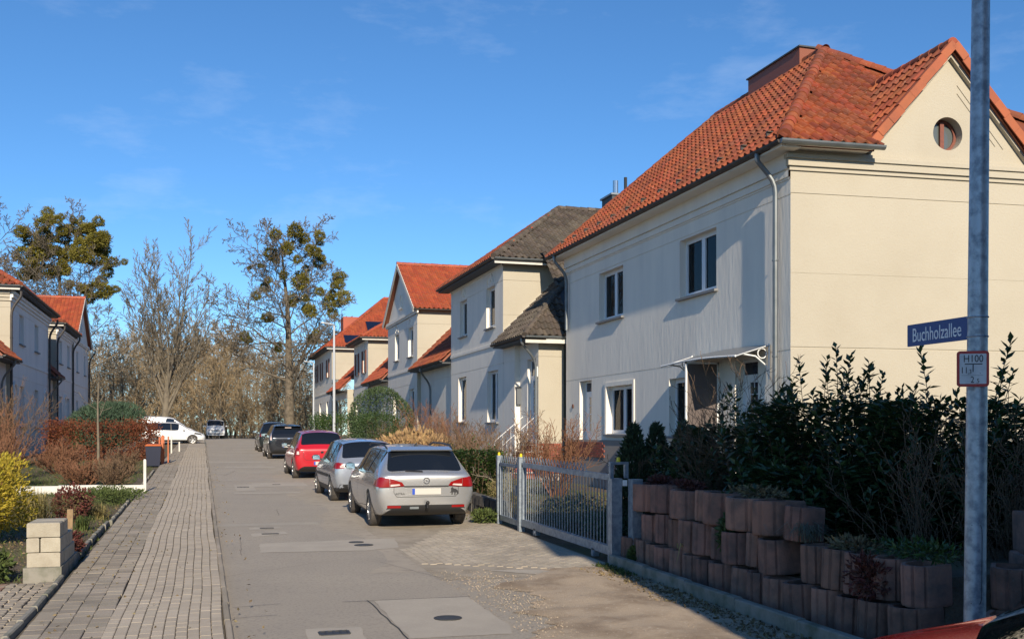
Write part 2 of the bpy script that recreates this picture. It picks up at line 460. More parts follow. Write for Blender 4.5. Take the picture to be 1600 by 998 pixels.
crack([(.30, 11.0), (.80, 11.1)], .007); crack([(.30, 10.4), (.72, 10.45)], .007)
crack([(1.45, 11.02), (2.85, 11.0)], .010); crack([(1.72, 11.05), (1.78, 8.4)], .011)
crack([(2.35, 14.0), (2.9, 12.2)], .005)
crack([(.62, 17.6), (.55, 15.2)], .004); crack([(1.5, 21.2), (1.55, 22.6)], .006); crack([(.7, 35.3), (1.2, 38.3)], .008)
crack([(.27, 13.2), (1.7, 14.3)], .004)

# sandy verge in front of the corner garden
_vr = np.random.default_rng(8).normal(0, .07, 200)
vb = lambda y: 3.15 + .22 * math.sin(y * 1.3) + .12 * math.sin(y * 4.1 + 1) - .07 * (9.5 - y) + float(_vr[int(y * 8)])
mb = MB(); ysv = list(np.arange(5.7, 12.75, .125)); nx = 14; V = []
for j, y in enumerate(ysv):
    l = vb(y) + (0 if y < 11.6 else (y - 11.6) * .95)
    for i in range(nx + 1):
        t = i / nx
        x = l + (5.24 - l) * t
        h = .010 + (.028 * math.sin(math.pi * min(1, t * 1.1)) * (1 + .5 * math.sin(x * 5 + y * 3)) if 0 < i < nx else 0)
        V.append((x, y, zg(y) + h + (random.uniform(-.008, .008) if 0 < i < nx else 0)))
mb.raw(V, [(j * (nx + 1) + i, j * (nx + 1) + i + 1, (j + 1) * (nx + 1) + i + 1, (j + 1) * (nx + 1) + i) for j in range(len(ysv) - 1) for i in range(nx)])
verge = mb.build('verge', M['dirt'], smooth=True); verge["kind"] = "structure"; verge["label"] = "sandy worn verge beside the kerb"

# ---- paving blocks
def block_mesh(name, w, l, h, m, ch=.006):
    mb = MB()
    a, b = w / 2, l / 2
    lo = [(-a, -b, 0), (a, -b, 0), (a, b, 0), (-a, b, 0)]
    md = [(-a, -b, h - ch), (a, -b, h - ch), (a, b, h - ch), (-a, b, h - ch)]
    cy = ch * .3
    hi = [(-a + ch, -b + cy, h), (a - ch, -b + cy, h), (a - ch, b - cy, h), (-a + ch, b - cy, h)]
    F = [(8, 9, 10, 11)] + [(i, (i + 1) % 4, 4 + (i + 1) % 4, 4 + i) for i in range(4)] + [(4 + i, 4 + (i + 1) % 4, 8 + (i + 1) % 4, 8 + i) for i in range(4)]
    mb.raw(lo + md + hi, F)
    return mb.mesh(name, m)

def pave(slots, parent, name, rest_name, m, limit, h=.03, base=.05, scale_jit=.0):
    """slots: (x, y, w, l, rot). The nearest are pieces of their own, the rest one joined part."""
    slots = sorted(slots, key=lambda s: s[0] ** 2 + s[1] ** 2)
    cache = {}
    def key(w, l): return (round(w, 3), round(l, 3))
    tmpl = {}
    for (x, y, w, l, r) in slots[:limit]:
        k = key(w, l)
        if k not in cache: cache[k] = block_mesh(name, w, l, h, m)
        T = Matrix.Translation((x, y, zg(y) + base + random.uniform(-.0012, .0012))) @ Matrix.Rotation(r + random.uniform(-.008, .008), 4, 'Z') @ Matrix.Rotation(random.uniform(-.004, .004) + (zg(y + .5) - zg(y - .5)), 4, 'X')
        put(name, cache[k], parent, T)
    V, F = [], []
    for (x, y, w, l, r) in slots[limit:]:
        sl = zg(y + .5) - zg(y - .5); a, b = w / 2, l / 2; c, s = math.cos(r), math.sin(r); z = zg(y) + base + random.uniform(-.0012, .0012); ch = .006
        p = len(V)
        for (q, hh) in ((0, 0), (0, h - ch), (ch, h)):
            for (dx, dy) in ((-a + q, -b + q * .3), (a - q, -b + q * .3), (a - q, b - q * .3), (-a + q, b - q * .3)):
                V.append((x + dx * c - dy * s, y + dx * s + dy * c, z + hh + dy * sl))
        F += [(p + 8, p + 9, p + 10, p + 11)] + [(p + i, p + (i + 1) % 4, p + 4 + (i + 1) % 4, p + 4 + i) for i in range(4)] + [(p + 4 + i, p + 4 + (i + 1) % 4, p + 8 + (i + 1) % 4, p + 8 + i) for i in range(4)]
    if F:
        org = wloc(parent)
        o = put(rest_name, mesh_np(rest_name, np.array(V) - np.array(org), F, m), parent); o["kind"] = "stuff"

walk = sheet(5.8, 120, -1.55, .20, .046).build('sidewalk', M['joint']); walk["kind"] = "structure"; walk["label"] = "concrete block sidewalk in long rows along the asphalt"
light, dark = [], []
for i in range(10):
    x = .20 - .051 - i * .102
    y = 8.2 + random.uniform(0, .2)
    while y < 62:
        wob = .012 * math.sin(y * .55 + i * .06) + .006 * math.sin(y * 1.7)
        light.append((x + wob, y, .0955, .2005, -.007 * math.cos(y * .55)))
        y += .203
for i in range(4):
    x = -.82 - .085 - i * .172
    y = 8.2 + random.uniform(0, .24)
    while y < 62:
        dark.append((x + random.uniform(-.004, .004), y, .166, .222, 0)); y += .228
pave(light, walk, 'paving_block', 'far_paving_blocks', M['paver'], 300, h=.032)
pave(dark, walk, 'mossy_paving_block', 'far_mossy_paving_blocks', M['paver_dark'], 130, h=.030)
for a, b, x0, x1, mm in ((62, 120, -.82, .2, 'paver'), (62, 120, -1.5, -.82, 'paver_dark')):
    sheet(a, b, x0, x1, .078).build('far_paving', M[mm], walk)
kb = block_mesh('kerb_stone', .06, .996, .095, M['paver_dark'], .010)
for k in range(60):
    y = 7 + k * 1.0
    put('kerb_stone', kb, walk, Matrix.Translation((.236 + random.uniform(-.004, .004), y + .5, zg(y + .5) - .020 + random.uniform(-.002, .002))) @ Matrix.Rotation(zg(y + 1) - zg(y), 4, 'X'))
o = sheet(67, 120, .20, .29, .078).build('far_kerb', M['kerb'], walk)
# edging stones on the garden side
eb = block_mesh('edging_stone', .06, .72, .115, M['kerb'], .012)
for k in range(40):
    y = 8.4 + k * .74
    if 13.0 < y < 14.0: continue
    put('edging_stone', eb, walk, Matrix.Translation((-1.58 + random.uniform(-.01, .01) - (.06 if 14 < y < 20 else 0), y, zg(y) + .0)) @ Matrix.Rotation(random.uniform(-.02, .02), 4, 'Z'))

# red brick and cobble yard entrance at the left corner
yard = sheet(7, 13.0, -5.0, -1.62, .03).build('yard', M['joint']); yard["kind"] = "structure"; yard["label"] = "small paved yard entrance of red brick and cobble"
red_sl, cob = [], []
for i in range(14):
    x = -2.18 - i * .108
    y = 8.6 + (.1 if i % 2 else 0)
    while y < 12.9:
        red_sl.append((x, y, .1, .205, random.uniform(-.02, .02))); y += .212
for i in range(5):
    x = -1.68 - i * .098
    y = 8.6 + random.uniform(0, .1)
    while y < 12.9:
        l = random.uniform(.07, .13); cob.append((x + random.uniform(-.01, .01), y + l / 2, .085, round(l, 2), random.uniform(-.12, .12))); y += l + .014
pave(red_sl, yard, 'paving_brick', 'far_paving_bricks', mat('worn_red_paver', (.27, .15, .10), .9, (6, (.24, .20, .15), .4, .65), (60, .5), rnd=.2, bdist=.01), 200, h=.03, base=.03)
pave(cob, yard, 'cobble', 'far_cobbles', M['paver_dark'], 220, h=.034, base=.03)

# concrete block driveway in front of the gate
drive = sheet(12.2, 18.9, 2.8, 5.34, .0068).build('driveway', mat('driveway_bed', (.34, .29, .225), .95, (3, (.26, .22, .165), .4, .65), (60, .5), bdist=.01)); drive["kind"] = "structure"; drive["label"] = "sunlit block paved driveway in front of the steel gate"
ds = []
for i in range(26):
    x = 5.30 - .052 - i * .102
    y = 12.2 + (.1 if i % 2 else 0) + random.uniform(0, .03)
    while y < 18.75:
        lo = 12.35 + max(0, (5.1 - x)) * .62
        if 2.85 < x and y > lo and y < 15.1 + (x - 2.85) * 2.1:
            ds.append((x, y, .095, .2, random.uniform(-.01, .01)))
        y += .205
pave(ds, drive, 'driveway_block', 'far_driveway_blocks', mat('driveway_block', (.42, .36, .275), .9, (1.0, (.32, .27, .205), .4, .68), (80, .4), rnd=.10, bdist=.006), 300, h=.018, base=-.003)
apron = quadpatch([(3.5, 12.9), (4.2, 12.2), (5.3, 12.2), (5.3, 12.5), (4.6, 12.6)], .012).build('apron', M['concrete']); apron["kind"] = "structure"; apron["label"] = "rough concrete apron at the driveway edge"

# kerb wall along the corner garden
ktop = MB()
kg = thing('garden_kerb', 'low mossy concrete kerb below the stacked planters', 'kerb', (5.32, 13.0, zg(13)))
ks = block_mesh('kerb_slab', .10, 1.19, .22, M['kerb'], .012)
for k in range(5):
    y = 12.35 - k * 1.2
    put('kerb_slab', ks, kg, Matrix.Translation((5.33 - .03 * k, y, zg(y) - .07)) @ Matrix.Rotation(-.024, 4, 'Z'))

# ================================================================== houses
class Frame:
    """a vertical wall plane: P(u, z, off) with u along the wall and off outwards"""
    def __init__(s, p0, d, n):
        s.p, s.d, s.n = Vector((p0[0], p0[1], 0)), Vector((d[0], d[1], 0)).normalized(), Vector((n[0], n[1], 0)).normalized()
    def P(s, u, z, off=0.0):
        q = s.p + s.d * u + s.n * off
        return Vector((q.x, q.y, z))
    def wbox(s, mb, u0, u1, z0, z1, o0, o1, mi=0):
        mb.hexa([s.P(u0, z0, o0), s.P(u1, z0, o0), s.P(u1, z0, o1), s.P(u0, z0, o1), s.P(u0, z1, o0), s.P(u1, z1, o0), s.P(u1, z1, o1), s.P(u0, z1, o1)], mi)

def wall(mb, fr, L, z0, z1, holes=(), bands=(), depth=.16, mi=0, u_start=0.0):
    us = sorted({round(u, 4) for u in [u_start, L] + [h[0] for h in holes] + [h[1] for h in holes]})
    zs = sorted({round(z, 4) for z in [z0, z1] + [h[2] for h in holes] + [h[3] for h in holes] + [b[0] for b in bands] + [b[1] for b in bands]})
    zs = [z for z in zs if z0 - 1e-6 <= z <= z1 + 1e-6]
    def off(za, zb):
        zm = (za + zb) / 2
        for b in bands:
            if b[0] < zm < b[1]: return b[2]
        return 0.0
    def inhole(um, zm):
        return any(h[0] < um < h[1] and h[2] < zm < h[3] for h in holes)
    for i in range(len(us) - 1):
        for j in range(len(zs) - 1):
            um, zm = (us[i] + us[i + 1]) / 2, (zs[j] + zs[j + 1]) / 2
            if inhole(um, zm): continue
            o = off(zs[j], zs[j + 1])
            mb.face([fr.P(us[i], zs[j], o), fr.P(us[i + 1], zs[j], o), fr.P(us[i + 1], zs[j + 1], o), fr.P(us[i], zs[j + 1], o)], mi)
            if j + 2 < len(zs):
                o2 = off(zs[j + 1], zs[j + 2])
                if o2 != o:
                    mb.face([fr.P(us[i], zs[j + 1], o), fr.P(us[i + 1], zs[j + 1], o), fr.P(us[i + 1], zs[j + 1], o2), fr.P(us[i], zs[j + 1], o2)], mi)
    for (a, b, c, d) in [h[:4] for h in holes]:
        for q in ([(a, c), (a, d)], [(b, c), (b, d)], [(a, c), (b, c)], [(a, d), (b, d)]):
            (ua, za), (ub, zb) = q
            mb.face([fr.P(ua, za, 0), fr.P(ub, zb, 0), fr.P(ub, zb, -depth - .06), fr.P(ua, za, -depth - .06)], mi)

def window(house, fr, h, depth=.16, sashes=2, frame='pvc', sill=True, curtain=None, bars=0, name='window'):
    a, b, c, d = h[:4]
    mb = MB(); t = .055
    o0, o1 = -depth - .05, -depth
    fr.wbox(mb, a, b, c, c + t, o0, o1); fr.wbox(mb, a, b, d - t, d, o0, o1)
    fr.wbox(mb, a, a + t, c + t, d - t, o0, o1); fr.wbox(mb, b - t, b, c + t, d - t, o0, o1)
    w = (b - a - 2 * t) / sashes
    for k in range(1, sashes):
        fr.wbox(mb, a + t + w * k - .035, a + t + w * k + .035, c + t, d - t, o0, o1 + .004)
    s = .045
    for k in range(sashes):
        ua, ub = a + t + w * k + (.035 if k else 0), a + t + w * (k + 1) - (.035 if k < sashes - 1 else 0)
        e0, e1 = o0 + .006, o1 + .012
        fr.wbox(mb, ua, ub, c + t, c + t + s, e0, e1); fr.wbox(mb, ua, ub, d - t - s, d - t, e0, e1)
        fr.wbox(mb, ua, ua + s, c + t + s, d - t - s, e0, e1); fr.wbox(mb, ub - s, ub, c + t + s, d - t - s, e0, e1)
        for q in range(1, bars + 1):
            z = c + t + (d - c - 2 * t) * q / (bars + 1)
            fr.wbox(mb, ua + s, ub - s, z - .012, z + .012, e0 + .01, e1 - .004)
    win = mb.build(name, M[frame], house)
    mb = MB()                                       # shallow box painted near black, stands in for the unlit room
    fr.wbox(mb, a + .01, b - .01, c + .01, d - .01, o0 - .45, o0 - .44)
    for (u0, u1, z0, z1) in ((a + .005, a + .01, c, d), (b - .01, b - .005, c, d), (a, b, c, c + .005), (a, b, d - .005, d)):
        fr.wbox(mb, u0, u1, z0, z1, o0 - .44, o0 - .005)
    mb.build('unlit_room_box', M['dark'], win)
    for k in range(sashes):
        ua, ub = a + t + w * k + (.035 if k else 0) + s, a + t + w * (k + 1) - (.035 if k < sashes - 1 else 0) - s
        mb = MB(); fr.wbox(mb, ua - .005, ub + .005, c + t + s - .005, d - t - s + .005, o0 + .018, o0 + .026)
        mb.build('pane', M['pane'], win)
    if curtain:
        for (f0, f1, g0, g1) in curtain:
            mb = MB(); nn = 14; u0, u1 = a + (b - a) * f0, a + (b - a) * f1
            z0, z1 = c + (d - c) * g0, c + (d - c) * g1
            for k in range(nn):
                ua, ub = u0 + (u1 - u0) * k / nn, u0 + (u1 - u0) * (k + 1) / nn
                oa, ob = -.02 * (k % 2), -.02 * ((k + 1) % 2)
                mb.face([fr.P(ua, z0, o0 - .06 + oa), fr.P(ub, z0, o0 - .06 + ob), fr.P(ub, z1, o0 - .06 + ob), fr.P(ua, z1, o0 - .06 + oa)])
            mb.build('curtain', M['curtain'], win)
    if sill:
        mb = MB(); mb.hexa([fr.P(a - .07, c - .06, -depth), fr.P(b + .07, c - .06, -depth), fr.P(b + .07, c - .075, .09), fr.P(a - .07, c - .075, .09),
                            fr.P(a - .07, c + .004, -depth), fr.P(b + .07, c + .004, -depth), fr.P(b + .07, c - .02, .09), fr.P(a - .07, c - .02, .09)])
        mb.build('sill', M['stone_sill'], win)
    return win

def front_door(house, fr, h, depth=.2, mname='pvc', panes=4):
    a, b, c, d = h[:4]; o0, o1 = -depth - .05, -depth
    mb = MB(); t = .06; ztr = c + 2.08
    for q in ((a, b, d - t, d), (a, a + t, c, d - t), (b - t, b, c, d - t), (a + t, b - t, ztr, ztr + t)):
        fr.wbox(mb, *q, o0, o1)
    door = mb.build('door_frame', M[mname], house)
    mb = MB(); fr.wbox(mb, a + t, b - t, c, ztr, o0 + .005, o1 - .01)
    um = (a + b) / 2
    for k in range(panes):                          # raised mouldings round small lights
        z = c + .95 + k * .26
        fr.wbox(mb, um - .16, um + .16, z - .02, z + .0, o1 - .01, o1 + .008)
    fr.wbox(mb, um - .18, um - .16, c + .93, c + .95 + panes * .26, o1 - .01, o1 + .008); fr.wbox(mb, um + .16, um + .18, c + .93, c + .95 + panes * .26, o1 - .01, o1 + .008)
    fr.wbox(mb, um - .18, um + .18, c + .95 + panes * .26 - .02, c + .95 + panes * .26, o1 - .01, o1 + .008)
    fr.wbox(mb, um - .01, um + .01, c + .95, c + .95 + panes * .26 - .02, o1 - .01, o1 + .006)
    mb.build('door_leaf', M[mname], door)
    mb = MB()
    for k in range(panes):
        z = c + .95 + k * .26
        fr.wbox(mb, um - .158, um - .012, z + .002, z + .238, o1 - .009, o1 - .002); fr.wbox(mb, um + .012, um + .158, z + .002, z + .238, o1 - .009, o1 - .002)
    mb.build('door_glass', M['solar'], door)
    mb = MB(); fr.wbox(mb, a + t, b - t, ztr + t, d - t, o0 + .02, o0 + .03)
    mb.build('transom_pane', M['solar'], door)
    mb = MB(); p = [fr.P(a + t + .06, c + 1.02, o1 - .01), fr.P(a + t + .06, c + 1.02, o1 + .05), fr.P(a + t + .18, c + 1.02, o1 + .05)]
    mb.tube(p, .011, 6); mb.build('door_handle', M['galv'], door)

# ---- pantiles
TW, TG = .235, .325
def tile_geo(tw=TW, tg=TG, n=7):
    V, F = [], []
    for i in range(n + 1):
        t = i / n
        h = .052 * math.sin(math.pi * min(1, t / .55)) - .018 * math.sin(math.pi * max(0, (t - .55) / .45))
        x = t * tw * 1.04
        V += [(x, -.03, h + .008), (x, -.03, h + .050), (x, tg + .01, h + .006)]
    for i in range(n):
        a = i * 3
        F += [(a, a + 3, a + 4, a + 1), (a + 1, a + 4, a + 5, a + 2)]
    return np.array(V), np.array(F)
TV, TF = tile_geo()
TILE_MESH = {}
def tile_mesh(m):
    if m not in TILE_MESH: TILE_MESH[m] = mesh_np('roof_tile', TV, TF, M[m])
    return TILE_MESH[m]

def tile_field(A, U, Vd, poly):
    """A corner, U unit along the eave, Vd unit up the slope; poly in (u, v) coordinates. Returns matrices."""
    U, Vd = Vector(U).normalized(), Vector(Vd).normalized(); N = U.cross(Vd)
    if N.z < 0:
        N = -N
    us, vs = [p[0] for p in poly], [p[1] for p in poly]
    def inside(u, v):
        c = False; n = len(poly)
        for i in range(n):
            (x1, y1), (x2, y2) = poly[i], poly[(i + 1) % n]
            if (y1 > v) != (y2 > v) and u < (x2 - x1) * (v - y1) / (y2 - y1) + x1: c = not c
        return c
    out = []; r = 0; v = min(vs)
    while v < max(vs) - .05:
        u = math.floor(min(us) / TW) * TW
        while u < max(us):
            if inside(u + TW / 2, v + TG / 2):
                m = Matrix.Identity(4)
                P = Vector(A) + U * u + Vd * v + N * (.03 + random.uniform(-.004, .004))
                for k, ax in enumerate((U, Vd, N)):
                    for q in range(3): m[q][k] = ax[q]
                for q in range(3): m[q][3] = P[q]
                out.append(m @ Matrix.Rotation(random.uniform(-.012, .012), 4, 'Z') @ Matrix.Rotation(random.uniform(-.012, .012), 4, 'X'))
            u += TW
        v += TG
    return out

def lay_tiles(mats4, parent, m, as_parts=0, rest_name='roof_tiles'):
    """nearest as_parts tiles are pieces of their own, the rest one joined part"""
    mats4 = sorted(mats4, key=lambda q: (q.translation - Vector((0, 0, 1.9))).length)
    for q in mats4[:as_parts]:
        put('roof_tile', tile_mesh(m), parent, q)
    rest = mats4[as_parts:]
    if rest:
        T = np.array([[list(r) for r in q] for q in rest])
        V = np.einsum('nij,vj->nvi', T[:, :3, :3], TV) + T[:, None, :3, 3]
        F = TF[None] + (np.arange(len(rest)) * len(TV))[:, None, None]
        o = put(rest_name, mesh_np(rest_name, V.reshape(-1, 3) - np.array(wloc(parent)), F.reshape(-1, 4), M[m]), parent)
        o["kind"] = "stuff"

_rt = {}
def ridge_tiles(a, b, parent, m, r=.115, step=.36, name='ridge_tile'):
    a, b = Vector(a), Vector(b); d = (b - a); L = d.length; d.normalize()
    key = (m, round(r, 3))
    if key not in _rt:
        mb = MB(); n = 8
        for (yy, rr) in ((0, r * 1.08), (step * .86, r * .95)):
            for k in range(n + 1):
                t = math.pi * k / n * 1.15 - .24
                mb.v.append((rr * math.cos(t), yy - .02, rr * math.sin(t)))
        for k in range(n):
            mb.f.append((k, k + 1, n + 2 + k, n + 1 + k)); mb.m.append(0)
        mb.f.append(tuple(range(n + 1))); mb.m.append(0)
        _rt[key] = mb.mesh('ridge_tile', M[m], True)
    up = Vector((0, 0, 1)); X = d.cross(up).normalized(); Z = X.cross(d)
    k = 0.0
    while k < L - .1:
        P = a + d * k + Z * (.035 + random.uniform(-.006, .006))
        mm = Matrix.Identity(4)
        for c, ax in enumerate((X, d, Z)):
            for q in range(3): mm[q][c] = ax[q]
        for q in range(3): mm[q][3] = P[q]
        put(name, _rt[key], parent, mm @ Matrix.Rotation(random.uniform(-.02, .02), 4, 'Z'))
        k += step * .86

def roof_face(mb, pts, th=.10):
    """slab under the tiles"""
    P = [Vector(p) for p in pts]
    n = (P[1] - P[0]).cross(P[2] - P[0]).normalized()
    if n.z < 0: n = -n
    k = len(P)
    V = P + [p - n * th for p in P]
    mb.raw(V, [tuple(range(k)), tuple(range(k, 2 * k))[::-1]] + [(i, (i + 1) % k, k + (i + 1) % k, k + i) for i in range(k)])

def plane_tiles(P, parent, m, parts=0, rest_name='roof_tiles'):
    """P: polygon in space whose first edge is the eave"""
    P = [Vector(p) for p in P]
    U = (P[1] - P[0]).normalized()
    N = U.cross(P[2] - P[0]).normalized(); Vd = N.cross(U)
    if Vd.z < 0: Vd = -Vd
    poly = [((p - P[0]).dot(U), (p - P[0]).dot(Vd)) for p in P]
    return tile_field(P[0], U, Vd, poly)

def gutter(parent, pts, r=.07, m='zinc_dark', name='gutter'):
    mb = MB(); n = 7
    for a, b in zip(pts[:-1], pts[1:]):
        a, b = Vector(a), Vector(b); d = (b - a).normalized(); X = d.cross(Vector((0, 0, 1))).normalized(); up = Vector((0, 0, 1))
        base = len(mb.v)
        for q, p in ((0, a), (1, b)):
            for rr in (r, r * .86):
                for k in range(n + 1):
                    t = math.pi + math.pi * k / n
                    mb.v.append(tuple(p + X * rr * math.cos(t) + up * rr * math.sin(t)))
        s = n + 1
        for k in range(n):
            mb.f.append((base + k, base + k + 1, base + 2 * s + k + 1, base + 2 * s + k)); mb.m.append(0)
            mb.f.append((base + s + k, base + s + k + 1, base + 3 * s + k + 1, base + 3 * s + k)); mb.m.append(0)
        mb.f.append((base, base + s, base + 3 * s, base + 2 * s)); mb.m.append(0)
        mb.f.append((base + n, base + s + n, base + 3 * s + n, base + 2 * s + n)); mb.m.append(0)
        for e in (0, 2 * s):
            mb.f.append(tuple(base + e + k for k in range(s))); mb.m.append(0)
    return mb.build(name, M[m], parent)

def downpipe(parent, pts, r=.045, m='zinc'):
    mb = MB()
    Q = [Vector(pts[0])]
    for a, b, c in zip(pts[:-2], pts[1:-1], pts[2:]):       # rounded bends
        a, b, c = Vector(a), Vector(b), Vector(c)
        e = min((a - b).length, (c - b).length) * .35
        p, q = b + (a - b).normalized() * e, b + (c - b).normalized() * e
        for t in (0, .33, .67, 1):
            Q.append(p.lerp(b, t).lerp(b.lerp(q, t), t))
    Q.append(Vector(pts[-1]))
    mb.tube(Q, r, 9)
    for k in range(int((Q[-2].z - Q[-1].z) / 1.9) if len(Q) > 1 else 0):
        z = Q[-1].z + 1.2 + k * 1.9
        mb.tube([(Q[-1].x, Q[-1].y, z), (Q[-1].x, Q[-1].y, z + .03)], r * 1.25, 9)
    return mb.build('downpipe', M[m], parent, smooth=True)

# ------------------------------------------------------------------ the big cream house
H = thing('corner_house', 'large cream house with red tiled hip roof and round gable window', 'house', (11, 17.55, zg(17.55)))
f_st = Frame((11, 17.55), (0, 1), (-1, 0))                       # street side, u = Y - 17.55
f_gb = Frame((11, 17.55), (.9970, -.0768), (-.0768, -.9970))     # sunlit end wall
LS, LG = 12.85, 7.45
hs = [(3.01, 4.84, 5.13, 6.50), (8.30, 10.05, 5.11, 6.48), (7.63, 9.47, 1.88, 3.20), (3.85, 5.42, 1.84, 3.22), (1.22, 2.18, 1.00, 3.46), (10.65, 11.65, 1.00, 3.46)]
bd = [(3.505, 3.535, -.015), (6.535, 6.565, -.015), (6.86, 6.90, .02), (6.90, 7.02, .05), (7.02, 7.06, .02), (7.06, 7.5, .07)]
mb = MB(); wall(mb, f_st, LS, .0, 7.5, hs, bd, .17); mb.build('street_wall', M['facade'], H)
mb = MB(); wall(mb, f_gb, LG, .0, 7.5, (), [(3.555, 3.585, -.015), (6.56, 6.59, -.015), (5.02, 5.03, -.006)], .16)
# gable triangle with a round opening
uc, zc, rw = 3.47, 7.95, .335
foot, apex_z = 1.84, 9.62
tri = [(uc - foot, 7.5), (uc + foot, 7.5), (uc, apex_z)]
angs = sorted([2 * math.pi * k / 36 for k in range(36)] + [math.atan2(q[1] - zc, q[0] - uc) % (2 * math.pi) for q in tri])
def ray_tri(a):
    best = 1e9
    for (x1, y1), (x2, y2) in zip(tri, tri[1:] + tri[:1]):
        dx, dy = math.cos(a), math.sin(a); ex, ey = x2 - x1, y2 - y1
        den = dx * ey - dy * ex
        if abs(den) < 1e-9: continue
        t = ((x1 - uc) * ey - (y1 - zc) * ex) / den; s = ((x1 - uc) * dy - (y1 - zc) * dx) / den
        if t > 0 and -1e-6 <= s <= 1 + 1e-6: best = min(best, t)
    return uc + math.cos(a) * best, zc + math.sin(a) * best
for a1, a2 in zip(angs, angs[1:] + [angs[0] + 2 * math.pi]):
    p1, p2 = ray_tri(a1), ray_tri(a2)
    c1, c2 = (uc + rw * math.cos(a1), zc + rw * math.sin(a1)), (uc + rw * math.cos(a2), zc + rw * math.sin(a2))
    mb.face([f_gb.P(*p1, 0), f_gb.P(*p2, 0), f_gb.P(*c2, 0), f_gb.P(*c1, 0)])
    mb.face([f_gb.P(*c1, 0), f_gb.P(*c2, 0), f_gb.P(*c2, -.28), f_gb.P(*c1, -.28)])
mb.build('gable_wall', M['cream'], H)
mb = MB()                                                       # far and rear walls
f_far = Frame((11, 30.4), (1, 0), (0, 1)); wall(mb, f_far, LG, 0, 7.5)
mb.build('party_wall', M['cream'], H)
# round window
mb = MB(); nseg = 28
for k in range(nseg):
    a1, a2 = 2 * math.pi * k / nseg, 2 * math.pi * (k + 1) / nseg
    q = [(uc + r * math.cos(a), zc + r * math.sin(a)) for a in (a1, a2) for r in (rw - .06, rw)]
    mb.hexa([f_gb.P(*q[0], -.26), f_gb.P(*q[1], -.26), f_gb.P(*q[3], -.26), f_gb.P(*q[2], -.26), f_gb.P(*q[0], -.20), f_gb.P(*q[1], -.20), f_gb.P(*q[3], -.20), f_gb.P(*q[2], -.20)])
f_gb.wbox(mb, uc - .045, uc + .045, zc - rw + .04, zc + rw - .04, -.255, -.185)
rwin = mb.build('round_window', M['brown_wood'], H)
for sgn in (-1, 1):
    mb = MB(); pts = [(uc + sgn * .045, zc - (rw - .06)), (uc + sgn * .045, zc + (rw - .06))]
    arc = [(uc + sgn * (rw - .055) * math.cos(a), zc + (rw - .055) * math.sin(a)) for a in np.linspace(rad(80), rad(-80), 14)]
    mb.face([f_gb.P(u, z, -.235) for u, z in arc]); mb.build('pane', mat('grey_pane', (.10, .115, .115), .12, spec=.6), rwin)
# cornice on the end wall, mouldings on the gable
mb = MB()
for (z0, z1, o) in ((7.02, 7.10, .04), (7.10, 7.24, .09), (7.24, 7.32, .13), (7.32, 7.40, .06)):
    f_gb.wbox(mb, -.0 - o, LG, z0, z1, -.02, o)
mb.build('cornice', M['cream'], H)
sl = (apex_z - 7.5) / foot
mb = MB()
for sg in (-1, 1):
    for k, ins in enumerate((.30, .42)):
        z0 = 7.72 + .05 * k; zt = apex_z - ins * 1.55 * sl * .9
        ua, ub = uc + sg * (foot - ins * 1.2 - (z0 - 7.5) / sl), uc + sg * .22
        zb = z0 + abs(ua - ub) * sl
        if sg < 0 : continue
        mb.bar(f_gb.P(ua, z0, .006), f_gb.P(ub, zb, .006), .05, .02, up=f_gb.n)
mb.build('rake_moulding', M['cream'], H)
mb = MB()
for sg in (-1, 1):
    mb.bar(f_gb.P(uc + sg * (foot + .02), 7.47, .05), f_gb.P(uc, apex_z - .03, .05), .16, .10, up=f_gb.n)
mb.build('verge_board', M['cream'], H)
# roof
ZE, ZR, XR, YA, YB = 7.46, 11.30, 14.70, 22.0, 27.4
g = lambda x, o: 17.55 + o - .077 * (x - 11)
E1 = Vector((10.58, g(10.58, -.42), ZE)); E2 = Vector((10.58, 30.95, ZE)); E3 = Vector((18.8, 30.95, ZE)); E4 = Vector((18.8, g(18.8, -.42), ZE))
A1, A2 = Vector((XR, YA, ZR)), Vector((XR, YB, ZR))
foot_x = 11 + (uc - foot) * .997
foot_x2 = 11 + (uc + foot) * .997
EG = Vector((foot_x - .08, g(foot_x, -.42), ZE)); EG2 = Vector((foot_x2 + .08, g(foot_x2, -.42), ZE))
mb = MB()
roof_face(mb, [E1, E2, A2, A1]); roof_face(mb, [E2, E3, A2]); roof_face(mb, [E3, E4, A1, A2])
_hn = (E4 - E1).cross(A1 - E1)
def on_hip(x, y):
    return Vector((x, y, E1.z - (_hn.x * (x - E1.x) + _hn.y * (y - E1.y)) / _hn.z))
_rb = on_hip(11 + uc * .997 + .12, 19.75)
roof_face(mb, [E1, EG, on_hip(foot_x + .12, 17.56), _rb, A1]); roof_face(mb, [EG2, E4, A1, _rb, on_hip(foot_x2 - .12, 17.3)])
roof = mb.build('roof', M['copper'], H)
# cross gable roof
ridge_f = f_gb.P(uc, apex_z + .06, .16)
hipn = (E4 - E1).cross(A1 - E1).normalized()
rb = Vector((ridge_f.x + .12, 19.98, apex_z + .06))
fl = f_gb.P(uc - foot - .05, 7.50, .16); fr_ = f_gb.P(uc + foot + .05, 7.50, .16)
bl = Vector((fl.x + .03, 17.40, 7.50)); br = Vector((fr_.x + .03, 17.25, 7.50))
mb = MB(); roof_face(mb, [fl, ridge_f, rb, bl], .08); roof_face(mb, [fr_, ridge_f, rb, br], .08)
mb.build('cross_gable_roof', M['copper'], H)
street_t = plane_tiles([E1, E2, A2, A1], roof, 'tile_red')
hip_poly = [Vector(E1), EG, Vector((foot_x + .55, 18.2, 0)), A1]
